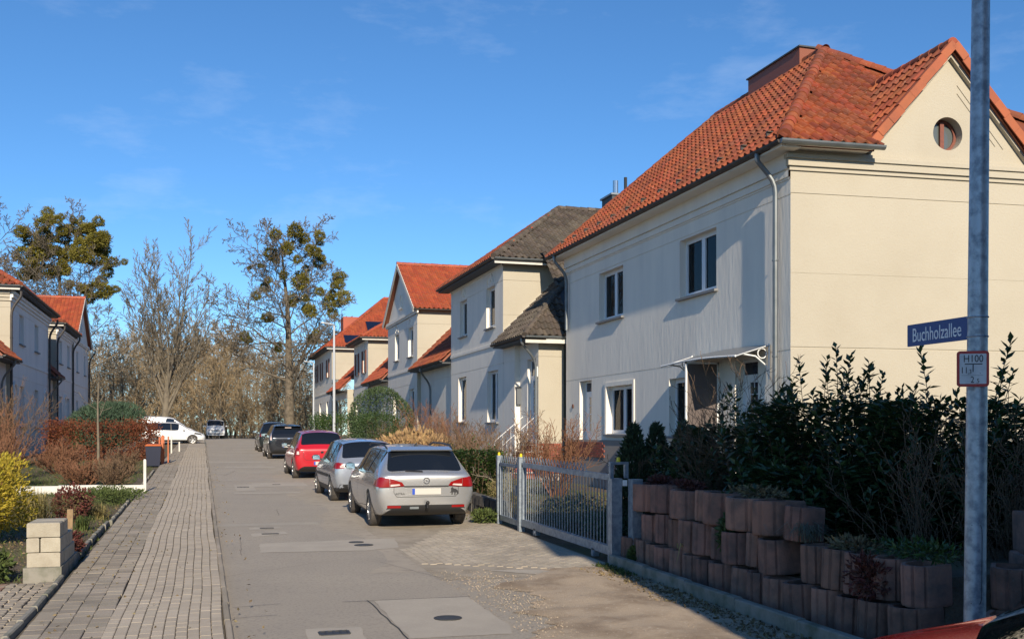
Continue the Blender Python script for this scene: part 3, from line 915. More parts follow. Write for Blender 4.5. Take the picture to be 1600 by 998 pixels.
# hip face left of the cross gable, in its own plane
U = (E4 - E1).normalized(); N = U.cross(A1 - E1).normalized(); Vd = N.cross(U)
if Vd.z < 0: Vd = -Vd
Lh = (E4 - E1).length; ua = (A1 - E1).dot(U); va = (A1 - E1).dot(Vd)
ueg = (EG - E1).dot(U); urb = (rb - E1).dot(U); vrb = (apex_z - ZE) / (ZR - ZE) * va
hip_l = tile_field(E1, U, Vd, [(0, 0), (ueg, 0), (urb, vrb), (urb + 1.1, vrb * .98), (ua, va)])
# left slope of the cross gable: eave line follows the valley, rows run parallel to the ridge
Ug = (rb - ridge_f).normalized(); dn = (fl - ridge_f).normalized(); Ng = Ug.cross(dn).normalized()
Vg = -(dn - Ug * dn.dot(Ug)).normalized(); Lr = (fl - ridge_f).dot(-Vg)
o_g = ridge_f - Vg * Lr
valley_u = lambda v: (rb - ridge_f).length * (v / Lr)
gl = tile_field(o_g, Ug, Vg, [(0.12, 0), (.16, 0), ((rb - ridge_f).length, Lr), (0.12, Lr)])
lay_tiles(hip_l + gl, roof, 'tile_red', 300, 'end_roof_tiles')
lay_tiles(street_t, roof, 'tile_red', 0, 'street_roof_tiles')
dn2 = (fr_ - ridge_f).normalized(); Vg2 = -(dn2 - Ug * dn2.dot(Ug)).normalized()
lay_tiles(tile_field(ridge_f - Vg2 * Lr, Ug, Vg2, [(0.12, 0), (.16, 0), ((rb - ridge_f).length, Lr), (0.12, Lr)]), roof, 'tile_red', 0, 'far_gable_tiles')
ridge_tiles(E1 + Vector((.12, .12, .12)), A1, roof, 'tile_red', .125)
ridge_tiles(A2, A1, roof, 'tile_red'); ridge_tiles(E2, A2, roof, 'tile_red', .10); ridge_tiles(E4, A1, roof, 'tile_red')
ridge_tiles(ridge_f, rb, roof, 'tile_red')
# verge tiles down both rakes
def verge(a, b, sg, parent, m='tile_orange'):
    a, b = Vector(a), Vector(b); d = (b - a); L = d.length; d.normalize(); n = max(1, int(round(L / .36)))
    me = None
    out = f_gb.n; up = d.cross(out).normalized()
    if up.z < 0: up = -up
    mb = MB(); st = L / n
    mb.obox((0, 0, 0), (.5 * st * 1.03, 0, 0), (0, .075, 0), (0, 0, .012)); mb.obox((0, .072, -.08), (.5 * st * 1.03, 0, 0), (0, .012, 0), (0, 0, .085))
    me = mb.mesh('verge_tile', M[m])
    for k in range(n):
        c = a + d * st * (k + .5) + up * (.085 + .012 * (k % 2)) 
        mm = Matrix.Identity(4)
        dd = (d + up * -.03).normalized()
        for q, ax in enumerate((dd, out, dd.cross(out) * (1 if dd.cross(out).z > 0 else -1))):
            for r in range(3): mm[r][q] = ax[r]
        for r in range(3): mm[r][3] = c[r]
        put('verge_tile', me, parent, mm)
verge(fl, ridge_f, -1, roof); verge(fr_, ridge_f, 1, roof)
# chimney box clad in sheet metal on the ridge, snow hooks, gutters
mb = MB(); mb.box(14.52, 15.25, 22.75, 25.3, 10.8, 11.68); ch = mb.build('chimney', M['copper'], H)
mb = MB(); mb.box(14.48, 15.29, 22.70, 25.35, 11.682, 11.72); mb.build('chimney_cap', M['slate'], ch)
st_n = (E2 - E1).cross(A1 - E1).normalized(); st_n = st_n if st_n.z > 0 else -st_n
mh = MB(); mh.box(-.06, .06, -.02, .02, 0, .085); mh.box(-.06, .06, -.06, .02, .085, .105); hook = mh.mesh('snow_hook', M['zinc_dark'])
for k in range(13):
    p = E1.lerp(E2, (k + .9) / 13.6); up = (A1 - E1) - (E2 - E1).normalized() * (A1 - E1).dot((E2 - E1).normalized()); up.normalize()
    put('snow_hook', hook, roof, Matrix.Translation(p + up * .42 + st_n * .07))
mb = MB()
mb.box(10.58, 11.0, E1.y + .02, 30.9, 7.36, 7.40)
mb.hexa([f_gb.P(-.42, 7.40, 0), f_gb.P(uc - foot - .1, 7.40, 0), f_gb.P(uc - foot - .1, 7.40, .42), f_gb.P(-.42, 7.40, .42), f_gb.P(-.42, 7.44, 0), f_gb.P(uc - foot - .1, 7.44, 0), f_gb.P(uc - foot - .1, 7.44, .42), f_gb.P(-.42, 7.44, .42)])
mb.build('soffit', M['facade'], H)
gutter(H, [(10.53, E1.y - .02, 7.47), (10.53, 30.97, 7.47)])
gutter(H, [(10.50, E1.y - .07, 7.47), (EG.x + .15, EG.y - .07, 7.46)], .078, 'zinc')
downpipe(H, [(10.53, 18.0, 7.42), (10.53, 18.0, 7.28), (10.89, 17.93, 6.85), (10.89, 17.93, .3)], .05)
downpipe(H, [(10.53, 30.2, 7.42), (10.53, 30.2, 7.25), (10.9, 30.1, 6.8), (10.9, 30.1, 5.1)], .05)
cur = [(.04, .35, .5, .97), (.55, .96, .5, .97)]
window(H, f_st, hs[0], .17, 2, curtain=[(.05, .48, .55, .97), (.54, .96, .55, .97)]); window(H, f_st, hs[1], .17, 2, curtain=[(.62, .96, .05, .97)])
window(H, f_st, hs[2], .17, 2, curtain=[(.04, .24, .03, .97), (.60, .96, .03, .97)], sill=True); window(H, f_st, hs[3], .17, 2, curtain=[(.52, .96, .45, .97), (.04, .46, .55, .97)])
front_door(H, f_st, hs[4]); front_door(H, f_st, hs[5])
# pale render surrounds round the ground-floor windows
mb = MB()
for h in (hs[2],):
    a, b, c, d = h
    f_st.wbox(mb, a - .12, a - .002, c - .02, d + .12, 0.002, .03); f_st.wbox(mb, b + .002, b + .12, c - .02, d + .12, .002, .03); f_st.wbox(mb, a - .002, b + .002, d + .002, d + .12, .002, .03)
mb.build('window_surround', M['facade'], H)
# brick plinth
plinth = MB(); f_st.wbox(plinth, 7.0, LS, .1, 1.70, .004, .03); pl = plinth.build('plinth', M['mortar'], H)
bm_ = MB(); bm_.box(-.0, .03, -.118, .118, 0, .062); bme = bm_.mesh('brick', M['brick'])
def bricks(parent, fr, u0, u1, z0, z1, off=.028, L=.25, h=.075):
    k = 0; z = z0
    ang = math.atan2(fr.n.y, fr.n.x)
    while z + .062 < z1:
        u = u0 + (L / 2 if k % 2 else 0) + .12
        while u < u1 - .1:
            P = fr.P(u, z, off); put('brick', bme, parent, Matrix.Translation(P) @ Matrix.Rotation(ang, 4, 'Z')); u += L
        z += h; k += 1
bricks(pl, f_st, 9.55, 12.8, 1.20, 1.70)
# door canopy with white curved brackets and a wind screen
can = thing('door_canopy', 'arched white canopy with grey roof sheet above the house door', 'canopy', (10.99, 19.9, 3.45))
mb = MB(); nn = 10
for k in range(nn):
    ya, yb = 18.25 + 3.45 * k / nn, 18.25 + 3.45 * (k + 1) / nn
    za, zb = [3.44 + .05 * math.sin(math.pi * q / nn) for q in (k, k + 1)]
    mb.hexa([(10.98, ya, za + .22), (10.98, yb, zb + .22), (10.20, yb, zb - .02), (10.20, ya, za - .02), (10.98, ya, za + .235), (10.98, yb, zb + .235), (10.20, yb, zb - .005), (10.20, ya, za - .005)])
mb.build('roof_sheet', mat('grey_polycarbonate', (.16, .165, .17), .3), can)
mb = MB(); mb.tube([(10.19, 18.25 + 3.45 * k / nn, 3.435 + .05 * math.sin(math.pi * k / nn)) for k in range(nn + 1)], .022, 6)
mb.build('front_rail', M['white_paint'], can)
for yy in (18.27, 21.66):
    mb = MB(); mb.tube([(10.97, yy, 3.67), (10.20, yy, 3.43)], .014, 6); mb.tube([(10.96, yy, 3.0), (10.9, yy, 3.25), (10.65, yy, 3.44), (10.35, yy, 3.48)], .018, 6); mb.tube([(10.96, yy, 2.98), (10.96, yy, 3.7)], .02, 6)
    mb.tube([(10.8 + .1 * math.cos(a), yy, 3.5 + .1 * math.sin(a)) for a in np.linspace(0, 6.3, 12)], .012, 5)
    mb.build('bracket', M['white_paint'], can)
scr = thing('wind_screen', 'white framed brown wind screen beside the house door', 'screen', (10.65, 20.45, 1.95))
mb = MB(); mb.box(10.22, 10.97, 20.44, 20.455, 2.0, 3.42); mb.build('panel', mat('smoked_panel', (.13, .105, .095), .3), scr)
mb = MB()
for q in ((10.18, 10.22, 2.0, 3.46), (10.95, 10.985, 1.95, 3.46)): mb.box(q[0], q[1], 20.425, 20.47, q[2], q[3])
mb.box(10.18, 10.985, 20.425, 20.47, 3.42, 3.46); mb.box(10.18, 10.985, 20.425, 20.47, 1.95, 2.0)
mb.build('frame', M['white_paint'], scr)

# ------------------------------------------------------------------ the row of houses
def arch(mb, fr, uc, z, r, t=.05, o=.03):
    n = 14
    for k in range(n):
        a1, a2 = math.pi * k / n, math.pi * (k + 1) / n
        q = [(uc + rr * math.cos(a), z + rr * math.sin(a)) for a in (a1, a2) for rr in (r - t, r)]
        mb.hexa([fr.P(*q[0], .0), fr.P(*q[1], .0), fr.P(*q[3], .0), fr.P(*q[2], .0), fr.P(*q[0], o), fr.P(*q[1], o), fr.P(*q[3], o), fr.P(*q[2], o)])

def row_house(name, label, X, sg, y0, y1, zb, roof_kind, m_tile, m_side=None, porch=None, upper=(), lower=(), facade='facade', frame='pvc', shutters=False, depth=9.0, ze=7.95, zr=10.75, arches=True, hip_run=3.9, door=None, porch_tile=None, step=None, ubay=None, gutter_m='zinc_dark', parts=0):
    """wing with its street wall at x=X facing -sg; y0 is the near end, roof hipped or gabled to the street"""
    h = thing(name, label, 'house', (X, y0, zb))
    L = y1 - y0
    fs = Frame((X, y0), (0, 1), (-sg, 0)); fn = Frame((X, y0), (sg, 0), (0, -1)); ff = Frame((X, y1), (sg, 0), (0, 1))
    holes = [(a - y0, b - y0, c, d) for (a, b, c, d) in list(upper) + list(lower)]
    bands = [(4.315, 4.345, -.015), (5.02, 5.12, .035), (5.12, 5.16, .015), (7.225, 7.255, -.015), (ze - .2, ze, .03)]
    mb = MB(); wall(mb, fs, L, zb - .6, ze, holes, bands, .15)
    mb.build('street_wall', M[facade], h)
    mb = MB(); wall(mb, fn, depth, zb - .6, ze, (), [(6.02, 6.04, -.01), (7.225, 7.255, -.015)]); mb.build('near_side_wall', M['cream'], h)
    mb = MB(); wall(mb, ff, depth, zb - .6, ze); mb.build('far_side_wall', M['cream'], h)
    for hh in holes[:len(upper)]:
        window(h, fs, hh, .15, 1 if hh[1] - hh[0] < 1.35 else 2, frame, curtain=[(.06, .94, .55, .96)])
    for hh in holes[len(upper):]:
        window(h, fs, hh, .15, 1 if hh[1] - hh[0] < 1.35 else 2, frame, curtain=[(.06, .5, .04, .96)])
    if shutters:
        for (a, b, c, d) in holes[:len(upper)]:
            for s in (a - .48, b + .02):
                mb = MB(); fs.wbox(mb, s, s + .46, c - .02, d + .02, .012, .05)
                for k in range(9):
                    z = c + .05 + (d - c - .1) * k / 9
                    fs.wbox(mb, s + .05, s + .41, z, z + .1, .05, .062)
                mb.build('shutter', M['brown_wood'], h)
    if arches:
        mb = MB()
        for (a, b, c, d) in holes[:len(upper)]:
            arch(mb, fs, (a + b) / 2, 7.30, .42); fs.wbox(mb, (a + b) / 2 - .03, (a + b) / 2 + .03, 7.38, 7.5, .0, .04)
        mb.build('arch_moulding', M[facade], h)
    ov = .45; yn, yf = y0 - ov, y1 + ov; ym = (y0 + y1) / 2; xo = X - sg * ov; xb = X + sg * depth
    mb = MB()
    if roof_kind == 'hip':
        e1, e2, rr, r2, b1, b2 = Vector((xo, yn, ze)), Vector((xo, yf, ze)), Vector((X + sg * (hip_run - ov), ym, zr)), Vector((xb, ym, zr)), Vector((xb, yn, ze)), Vector((xb, yf, ze))
        roof_face(mb, [e1, e2, rr]); roof_face(mb, [e1, b1, r2, rr]); roof_face(mb, [e2, b2, r2, rr])
        rf = mb.build('roof', M['tile_moss' if m_side == 'tile_moss' else 'copper'], h)
        lay_tiles(plane_tiles([e1, b1, r2, rr], rf, m_side or m_tile), rf, m_side or m_tile, parts, 'side_roof_tiles')
        lay_tiles(plane_tiles([e1, e2, rr], rf, m_tile), rf, m_tile, 0, 'street_roof_tiles')
        ridge_tiles(e1, rr, rf, m_side or m_tile); ridge_tiles(rr, r2, rf, m_side or m_tile); ridge_tiles(e2, rr, rf, m_tile)
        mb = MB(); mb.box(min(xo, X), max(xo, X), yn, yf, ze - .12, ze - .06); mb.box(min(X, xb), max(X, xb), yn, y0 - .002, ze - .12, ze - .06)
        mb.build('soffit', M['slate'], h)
        mb = MB(); mb.box(min(xo + sg * .02, xb), max(xo + sg * .02, xb), yn + .01, yn + .04, ze - .19, ze - .055); mb.build('fascia', M['white_wall'], h)
        gutter(h, [(xo - sg * .05, yn, ze), (xo - sg * .05, yf, ze)], .07, gutter_m); gutter(h, [(xo, yn - .05, ze), (xb, yn - .05, ze)], .07, 'zinc')
    else:
        ovg = .25; xg = X - sg * ovg
        e1, b1, r1, r2, e2, b2 = Vector((xg, yn + .15, ze)), Vector((xb, yn + .15, ze)), Vector((xg, ym, zr)), Vector((xb, ym, zr)), Vector((xg, yf - .15, ze)), Vector((xb, yf - .15, ze))
        roof_face(mb, [e1, b1, r2, r1]); roof_face(mb, [e2, b2, r2, r1]); rf = mb.build('roof', M['copper'], h)
        lay_tiles(plane_tiles([e1, b1, r2, r1], rf, m_tile), rf, m_tile, parts, 'side_roof_tiles')
        ridge_tiles(r1, r2, rf, m_tile)
        mb = MB()                                      # gable triangle and rake boards
        mb.face([fs.P(-.0, ze, .0), fs.P(L, ze, .0), fs.P(L / 2, zr - .12, .0)])
        fs.wbox(mb, -.3, L + .3, ze - .10, ze + .06, 0, .12); fs.wbox(mb, -.3, L + .3, ze - .2, ze - .10, 0, .07)
        arch(mb, fs, L / 2, ze + .95, .30, .07, .06); fs.wbox(mb, L / 2 - .30, L / 2 - .24, ze + .55, ze + .95, 0, .05); fs.wbox(mb, L / 2 + .24, L / 2 + .30, ze + .55, ze + .95, 0, .05)
        fs.wbox(mb, L / 2 - .38, L / 2 + .38, ze + .45, ze + .54, 0, .10)
        mb.build('gable', M[facade], h)
        mb = MB()
        for a, b in ((e1, r1), (e2, r1)):
            mb.bar(a + Vector((0, 0, -.06)), b + Vector((0, 0, -.06)), .05, .22, up=(0, 0, 1))
        mb.build('rake_board', M['white_wall'], h)
        gutter(h, [(xg, yn + .1, ze), (xb, yn + .1, ze)], .07, 'zinc_dark')
    if porch:
        ya, yb, hipped = porch                         # lean-to over the entrance between ya and yb
        xw = X + sg * .18; pt = porch_tile or m_tile; zp = 4.95; up = 3.7
        fp = Frame((xw, ya), (0, 1), (-sg, 0)); dh = []
        if door: dh = [(door[0] - ya, door[1] - ya, 1.62, 4.30)]
        mb = MB(); wall(mb, fp, (step or yb) - ya, zb - .6, zp, dh, [(4.315, 4.345, -.015)], .12)
        if step:
            mb.face([(xw, step, zb - .6), (X, step, zb - .6), (X, step, zp), (xw, step, zp)])
            wall(mb, Frame((X, step), (0, 1), (-sg, 0)), yb - step, zb - .6, zp, (), [(4.315, 4.345, -.015)])
        mb.build('porch_wall', M[facade], h)
        if dh: front_door(h, fp, dh[0], .12)
        mb = MB(); wall(mb, Frame((xw, ya), (sg, 0), (0, -1)), .85, 1.58, zp, (), [(4.315, 4.345, -.015)]); mb.build('porch_end_wall', M['cream'], h)
        pb = MB(); pb.box(min(xw - sg * .01, xw + sg * .86), max(xw - sg * .01, xw + sg * .86), ya - .012, ya + .05, zb - .4, 1.58); pb.box(min(xw - sg * .012, xw), max(xw - sg * .012, xw), ya, (step or yb), zb - .4, 1.58)
        pp = pb.build('plinth', M['mortar'], h)
        if hipped:
            bricks(pp, Frame((xw - .01, ya), (sg, 0), (0, -1)), 0.02, .88, .6, 1.58, .008); bricks(pp, fp, .02, 1.4, .6, 1.58, .008)
        xe = X - sg * .38; yn2 = ya - .4 if hipped else ya
        mb = MB()
        p1, p2 = Vector((xe, yn2, zp)), Vector((xe, yb, zp)); q2 = Vector((xe + sg * up, yb, zp + up * .98))
        if hipped:
            q1 = Vector((xe + sg * (yb - yn2), yb, zp + (yb - yn2) * .98)); e = Vector((xe + sg * 6, yn2, zp)); e2 = Vector((xe + sg * 6, yb, zp + (yb - yn2) * .98))
            roof_face(mb, [p1, p2, q1], .08); roof_face(mb, [p1, e, e2, q1], .08)
            pr = mb.build('porch_roof', M['slate'], h)
            lay_tiles(plane_tiles([p1, p2, q1], pr, pt) + plane_tiles([p1, Vector((xe + sg * 1.65, yn2, zp)), Vector((xe + sg * 1.65, yb - .2, zp + (yb - yn2 - .2) * .98)), q1], pr, pt), pr, pt, parts, 'porch_roof_tiles')
            ridge_tiles(p1, q1, pr, pt, .10)
            gutter(h, [(xe - sg * .05, yn2, zp), (xe - sg * .05, yb - .02, zp)], .065, 'zinc_dark'); gutter(h, [(xe, yn2 - .05, zp), (xe + sg * 1.6, yn2 - .05, zp)], .065, 'zinc')
            mb = MB(); mb.box(min(xe, xe + sg * 1.6), max(xe, xe + sg * 1.6), yn2 + .0, yn2 + .03, zp - .22, zp - .07); mb.build('porch_fascia', M['white_wall'], h)
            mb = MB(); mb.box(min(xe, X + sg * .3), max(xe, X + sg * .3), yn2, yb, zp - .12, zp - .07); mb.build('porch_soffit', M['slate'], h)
        else:
            q1 = Vector((xe + sg * up, yn2, zp + up * .98))
            roof_face(mb, [p1, p2, q2, q1], .08); pr = mb.build('porch_roof', M['copper'], h)
            lay_tiles(plane_tiles([p1, p2, q2, q1], pr, pt), pr, pt, 0, 'porch_roof_tiles')
            gutter(h, [(xe - sg * .05, yn2, zp), (xe - sg * .05, yb, zp)], .065, 'zinc_dark')
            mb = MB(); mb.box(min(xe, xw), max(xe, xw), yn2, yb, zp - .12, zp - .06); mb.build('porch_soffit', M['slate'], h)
        mb = MB(); mb.bar((X + sg * .0 , y0 - .03, 5.28), (X + sg * 2.9, y0 - .03, 8.12), .05, .24, up=(0, 0, 1)); mb.build('flashing', M['white_wall'], h)
        yd = ya + (.05 if hipped else (yb - ya) * .62)
        if hipped: downpipe(h, [(xe - sg * .04, ya - .1, zp - .05), (xe - sg * .04, ya - .1, zp - .2), (xw - sg * .06, ya + .08, zp - .75), (xw - sg * .06, ya + .08, .7)], .04, 'zinc')
        else: downpipe(h, [(xe - sg * .04, yd, zp - .05), (xe - sg * .04, yd, zp - .2), (xw - sg * .06, yd + .3, zp - .8), (xw - sg * .06, yd + .3, .9)], .045)
    return h

h2 = row_house('grey_roof_house', 'pale house with mossy grey hip roof and yellow entrance porch', 10.1, 1, 34.4, 42.2, zg(36), 'hip', 'tile_red', 'tile_moss', porch=(31.0, 34.38, True), step=33.0, door=(31.25, 32.15), porch_tile='tile_moss',
               upper=[(39.5, 40.65, 5.80, 7.22), (35.45, 36.6, 5.75, 7.22)], lower=[(39.6, 40.9, 2.35, 4.15), (35.05, 36.45, 2.30, 4.15)], parts=110)
h3 = row_house('gabled_house', 'pale house with bright red tiled roof and street gable', 10.1, 1, 49.3, 57.5, zg(52), 'gable', 'tile_bright', porch=(42.25, 49.28, False), porch_tile='tile_red',
               upper=[(54.1, 55.3, 5.80, 7.2), (50.3, 51.6, 5.75, 7.2)], lower=[(54.5, 55.8, 2.6, 4.1), (50.1, 51.4, 2.6, 4.1)], zr=10.75)
h4 = row_house('shuttered_house', 'cream house with red hip roof and brown shutters', 10.1, 1, 64.8, 71.0, zg(66), 'hip', 'tile_bright', 'tile_bright', porch=(57.55, 64.78, False), porch_tile='tile_bright',
               upper=[(65.9, 66.8, 5.8, 7.2), (69.0, 69.9, 5.8, 7.2)], lower=[(66.0, 67.2, 2.7, 4.1), (69.0, 70.2, 2.7, 4.1)], shutters=True, zr=10.3)
h5 = row_house('far_red_roof_house', 'far house with tall red hip roof and dark shutters above the hedge', 9.6, 1, 79.5, 92.0, zg(82), 'hip', 'tile_bright', 'tile_bright', porch=(72.0, 79.4, False), porch_tile='tile_bright',
               upper=[(81.5, 82.5, 6.3, 7.7), (86.0, 87.0, 6.3, 7.7), (89.5, 90.5, 6.3, 7.7)], lower=[(82, 83.2, 3.0, 4.4), (87, 88.2, 3.0, 4.4)], shutters=True, ze=8.5, zr=13.2, hip_run=5.6, arches=False, depth=12)
# dormer and solar panels on the far roofs
mb = MB(); mb.box(11.2, 13.0, 85.0, 86.6, 10.0, 11.5); dm = mb.build('dormer', M['tile_bright'], h5)
def on_roof(y0w, ywid, e0, slope, name, parent, m, a, b, c, d):
    """panel lying on a near (-Y facing) roof side; a..b in x, c..d along the slope"""
    mb = MB(); ca, sa = math.cos(slope), math.sin(slope)
    P = lambda x, s, o: (x, y0w + s * ca - o * sa, e0 + s * sa + o * ca)
    mb.hexa([P(a, c, .08), P(b, c, .08), P(b, d, .08), P(a, d, .08), P(a, c, .14), P(b, c, .14), P(b, d, .14), P(a, d, .14)])
    mb.build(name, M[m], parent)
s5 = math.atan2(13.2 - 8.5, 6.7)
on_roof(79.05, 0, 8.5, s5, 'solar_panel', h5, 'solar', 12.6, 14.5, 2.4, 3.9)
on_roof(79.05, 0, 8.5, s5, 'solar_panel', h5, 'solar', 10.6, 12.2, .5, 1.6)
# slate chimney behind the big roof
chs = thing('slate_chimney', 'dark slate clad chimney with steel flue behind the big red roof', 'chimney', (14.6, 34.9, 8.5))
mb = MB(); mb.box(14.3, 15.3, 34.6, 35.6, 8.0, 10.55); mb.build('stack', M['slate'], chs)
mb = MB(); mb.box(14.24, 15.36, 34.54, 35.66, 10.552, 10.62); mb.build('cap', M['zinc'], chs)
mb = MB(); mb.tube([(14.55, 34.9, 10.6), (14.55, 34.9, 11.15)], .10, 10); mb.build('flue', mat('steel_flue', (.6, .6, .6), .25, metal=1), chs)
mb = MB(); mb.tube([(14.95, 34.9, 10.6), (14.95, 34.9, 10.75), (14.95, 34.9, 10.78), (14.95, 34.9, 11.3)], [.12, .12, .06, .06], 10); mb.build('flue', M['black'], chs)

# entrance of the neighbour: mailbox, lamp, steps with rails
mbx = thing('mailbox', 'grey mailbox on the sunlit porch wall', 'mailbox', (10.25, 32.95, 2.9))
mb = MB(); mb.box(10.13, 10.41, 32.84, 32.985, 2.86, 3.40); mb.build('box', mat('grey_metal_box', (.11, .12, .13), .5), mbx)
mb = MB(); mb.hexa([(10.11, 32.80, 3.402), (10.43, 32.80, 3.402), (10.43, 32.985, 3.402), (10.11, 32.985, 3.402), (10.11, 32.80, 3.41), (10.43, 32.80, 3.41), (10.43, 32.985, 3.46), (10.11, 32.985, 3.46)]); mb.build('lid', M['slate'], mbx)
stp = thing('entrance_steps', 'white edged entrance steps with rail at the porch', 'steps', (9.9, 32.0, .42))
for k in range(5):
    mb = MB(); mb.box(9.15 + k * .26, 10.37, 31.3, 32.6, .42 + k * .22, .42 + (k + 1) * .22 - .03); mb.build('riser', M['brick'], stp)
    mb = MB(); mb.box(9.12 + k * .26, 10.375, 31.28, 32.62, .42 + (k + 1) * .22 - .028, .42 + (k + 1) * .22); mb.build('tread', M['white_wall'], stp)
for yy in (31.25, 32.66):
    mb = MB(); mb.tube([(9.1, yy, .5), (9.1, yy, 1.45), (10.35, yy, 2.5)], .012, 6)
    for k in range(4): mb.tube([(9.3 + k * .28, yy, .5 + k * .2), (9.3 + k * .28, yy, 1.6 + k * .24)], .006, 5)
    mb.build('hand_rail', M['white_paint'], stp)
wl_ = thing('wall_lamp', 'small white wall lamp beside the neighbour door', 'lamp', (10.38, 31.12, 3.7))
mb = MB(); mb.tube([(10.39, 31.12, 3.62), (10.28, 31.12, 3.62), (10.28, 31.12, 3.70)], .015, 6); mb.build('arm', M['black'], wl_)
mb = MB(); mb.lathe([(.03, .0), (.06, .03), (.06, .28), (.02, .34), (.001, .35)], (10.28, 31.12, 3.68), 'z', 10); mb.build('shade', M['white_paint'], wl_)
hn = MB(); hn.lathe([(.001, -.012), (.07, -.012), (.07, .0), (.001, .0)], (10.985, 29.75, 2.72), 'x', 12); hn.single('wall_plaque', M['brown_wood'], 'small round brown plaque on the facade beside the far door', 'plaque', (10.985, 29.75, 2.72))

# ------------------------------------------------------------------ houses across the road
L1 = row_house('white_house', 'nearest white house across the road with stepped cornice', -7.8, -1, 48.0, 59.2, zg(50), 'hip', 'tile_red', 'tile_red', porch=(44.0, 47.98, False), porch_tile='tile_red',
               upper=[(50.2, 51.4, 5.9, 7.2), (54.6, 55.8, 5.9, 7.2)], lower=[(50.4, 51.6, 2.2, 4.0), (54.6, 55.8, 2.2, 4.0)], facade='facade_white', ze=8.15, zr=11.6, arches=False, hip_run=5.2)
L2 = row_house('cream_corner_house', 'second white house across the road with cream end wall', -7.8, -1, 62.4, 69.6, zg(64), 'hip', 'tile_red', 'tile_red', porch=(59.3, 62.38, False), porch_tile='tile_red',
               upper=[(63.6, 64.8, 5.9, 7.2), (67.2, 68.4, 5.9, 7.2)], lower=[(63.6, 64.8, 2.3, 4.0), (67.2, 68.4, 2.3, 4.0)], facade='facade_white', ze=8.05, zr=9.4, arches=False)
L3 = row_house('far_gabled_house', 'white house with orange tiled gable roof behind the cream end wall', -7.8, -1, 70.6, 79.2, zg(74), 'gable', 'tile_bright', porch=None,
               upper=[(72.0, 73.0, 5.9, 7.2), (76.4, 77.4, 5.9, 7.2)], lower=[(72.0, 73.0, 2.5, 4.0), (76.4, 77.4, 2.5, 4.0)], facade='facade_white', zr=11.0, arches=False)
for hh, ys_, zt in ((L1, (47.6, 59.0), 7.9), (L2, (62.1, 69.4), 7.9), (L3, (79.0,), 7.8)):
    for yy in ys_:
        downpipe(hh, [(-7.32, yy, zt), (-7.32, yy, zt - .2), (-7.7, yy, zt - .8), (-7.7, yy, .9)], .055, 'zinc_dark')
# arched door niches and stepped cornices on the white houses
for hh, doors, y0_, y1_, ze_ in ((L1, (48.9, 58.0), 48, 59.2, 8.15), (L2, (66.0,), 62.4, 69.6, 8.05)):
    fz = Frame((-7.8, y0_), (0, 1), (1, 0)); mb = MB()
    for d in doors:
        arch(mb, fz, d - y0_, 3.6, .55, .12, .07); fz.wbox(mb, d - y0_ - .55, d - y0_ - .43, 1.2, 3.6, 0, .07); fz.wbox(mb, d - y0_ + .43, d - y0_ + .55, 1.2, 3.6, 0, .07)
    for k in range(3):
        fz.wbox(mb, -.05 * (3 - k), y1_ - y0_, ze_ - .62 + .14 * k, ze_ - .49 + .14 * k, .0, .06 + .06 * k)
    mb.build('cornice', M['facade_white'], hh)
    fz2 = Frame((-7.8, y0_), (-1, 0), (0, -1)); mb = MB()
    for k in range(3):
        fz2.wbox(mb, .0, 8.5, ze_ - .62 + .14 * k, ze_ - .49 + .14 * k, .0, .06 + .06 * k)
    mb.build('end_cornice', M['cream'], hh)
cp = thing('carport', 'dark open carport beside the far white house', 'carport', (-7.0, 80.5, zg(80)))
mb = MB(); mb.box(-9.6, -4.8, 81.0, 86.0, 3.2, 3.45); mb.build('roof', M['slate'], cp)
mb = MB(); mb.box(-9.6, -4.8, 85.8, 86.0, zg(86), 3.2); mb.build('back_wall', M['dark'], cp)  # painted near black for the shade inside the carport
for (x, y) in ((-9.5, 81.1), (-4.9, 81.1), (-4.9, 85.7)):
    mb = MB(); mb.box(x - .07, x + .07, y - .07, y + .07, zg(y), 3.2); mb.build('post', M['brown_wood'], cp)

# ------------------------------------------------------------------ house on the near corner, its shade falls over the corner garden
nc = thing('near_corner_house', 'cream corner house behind the viewpoint that shades the corner garden', 'house', (10, -6.5, 0))
X0, X1 = 3.25, 17.0
mb = MB()
mb.box(X0 + .3, X1 - .3, -11.2, -1.9, -.2, 7.6)
for x in (X0 + .3, X1 - .3): mb.face([(x, -11.2, 7.6), (x, -1.9, 7.6), (x, -6.5, 12.4)])
mb.build('wall', M['cream'], nc)
mb = MB(); roof_face(mb, [(X0, -1.5, 7.4), (X1, -1.5, 7.4), (X1, -6.5, 12.85), (X0, -6.5, 12.85)]); roof_face(mb, [(X0, -11.5, 7.4), (X1, -11.5, 7.4), (X1, -6.5, 12.85), (X0, -6.5, 12.85)])
mb.build('roof', M['tile_red'], nc)
for k in range(3):
    mb = MB(); mb.box(6.0 + k * 4, 7.4 + k * 4, -1.9, -1.87, 4.9, 6.3); mb.build('window', M['solar'], nc)

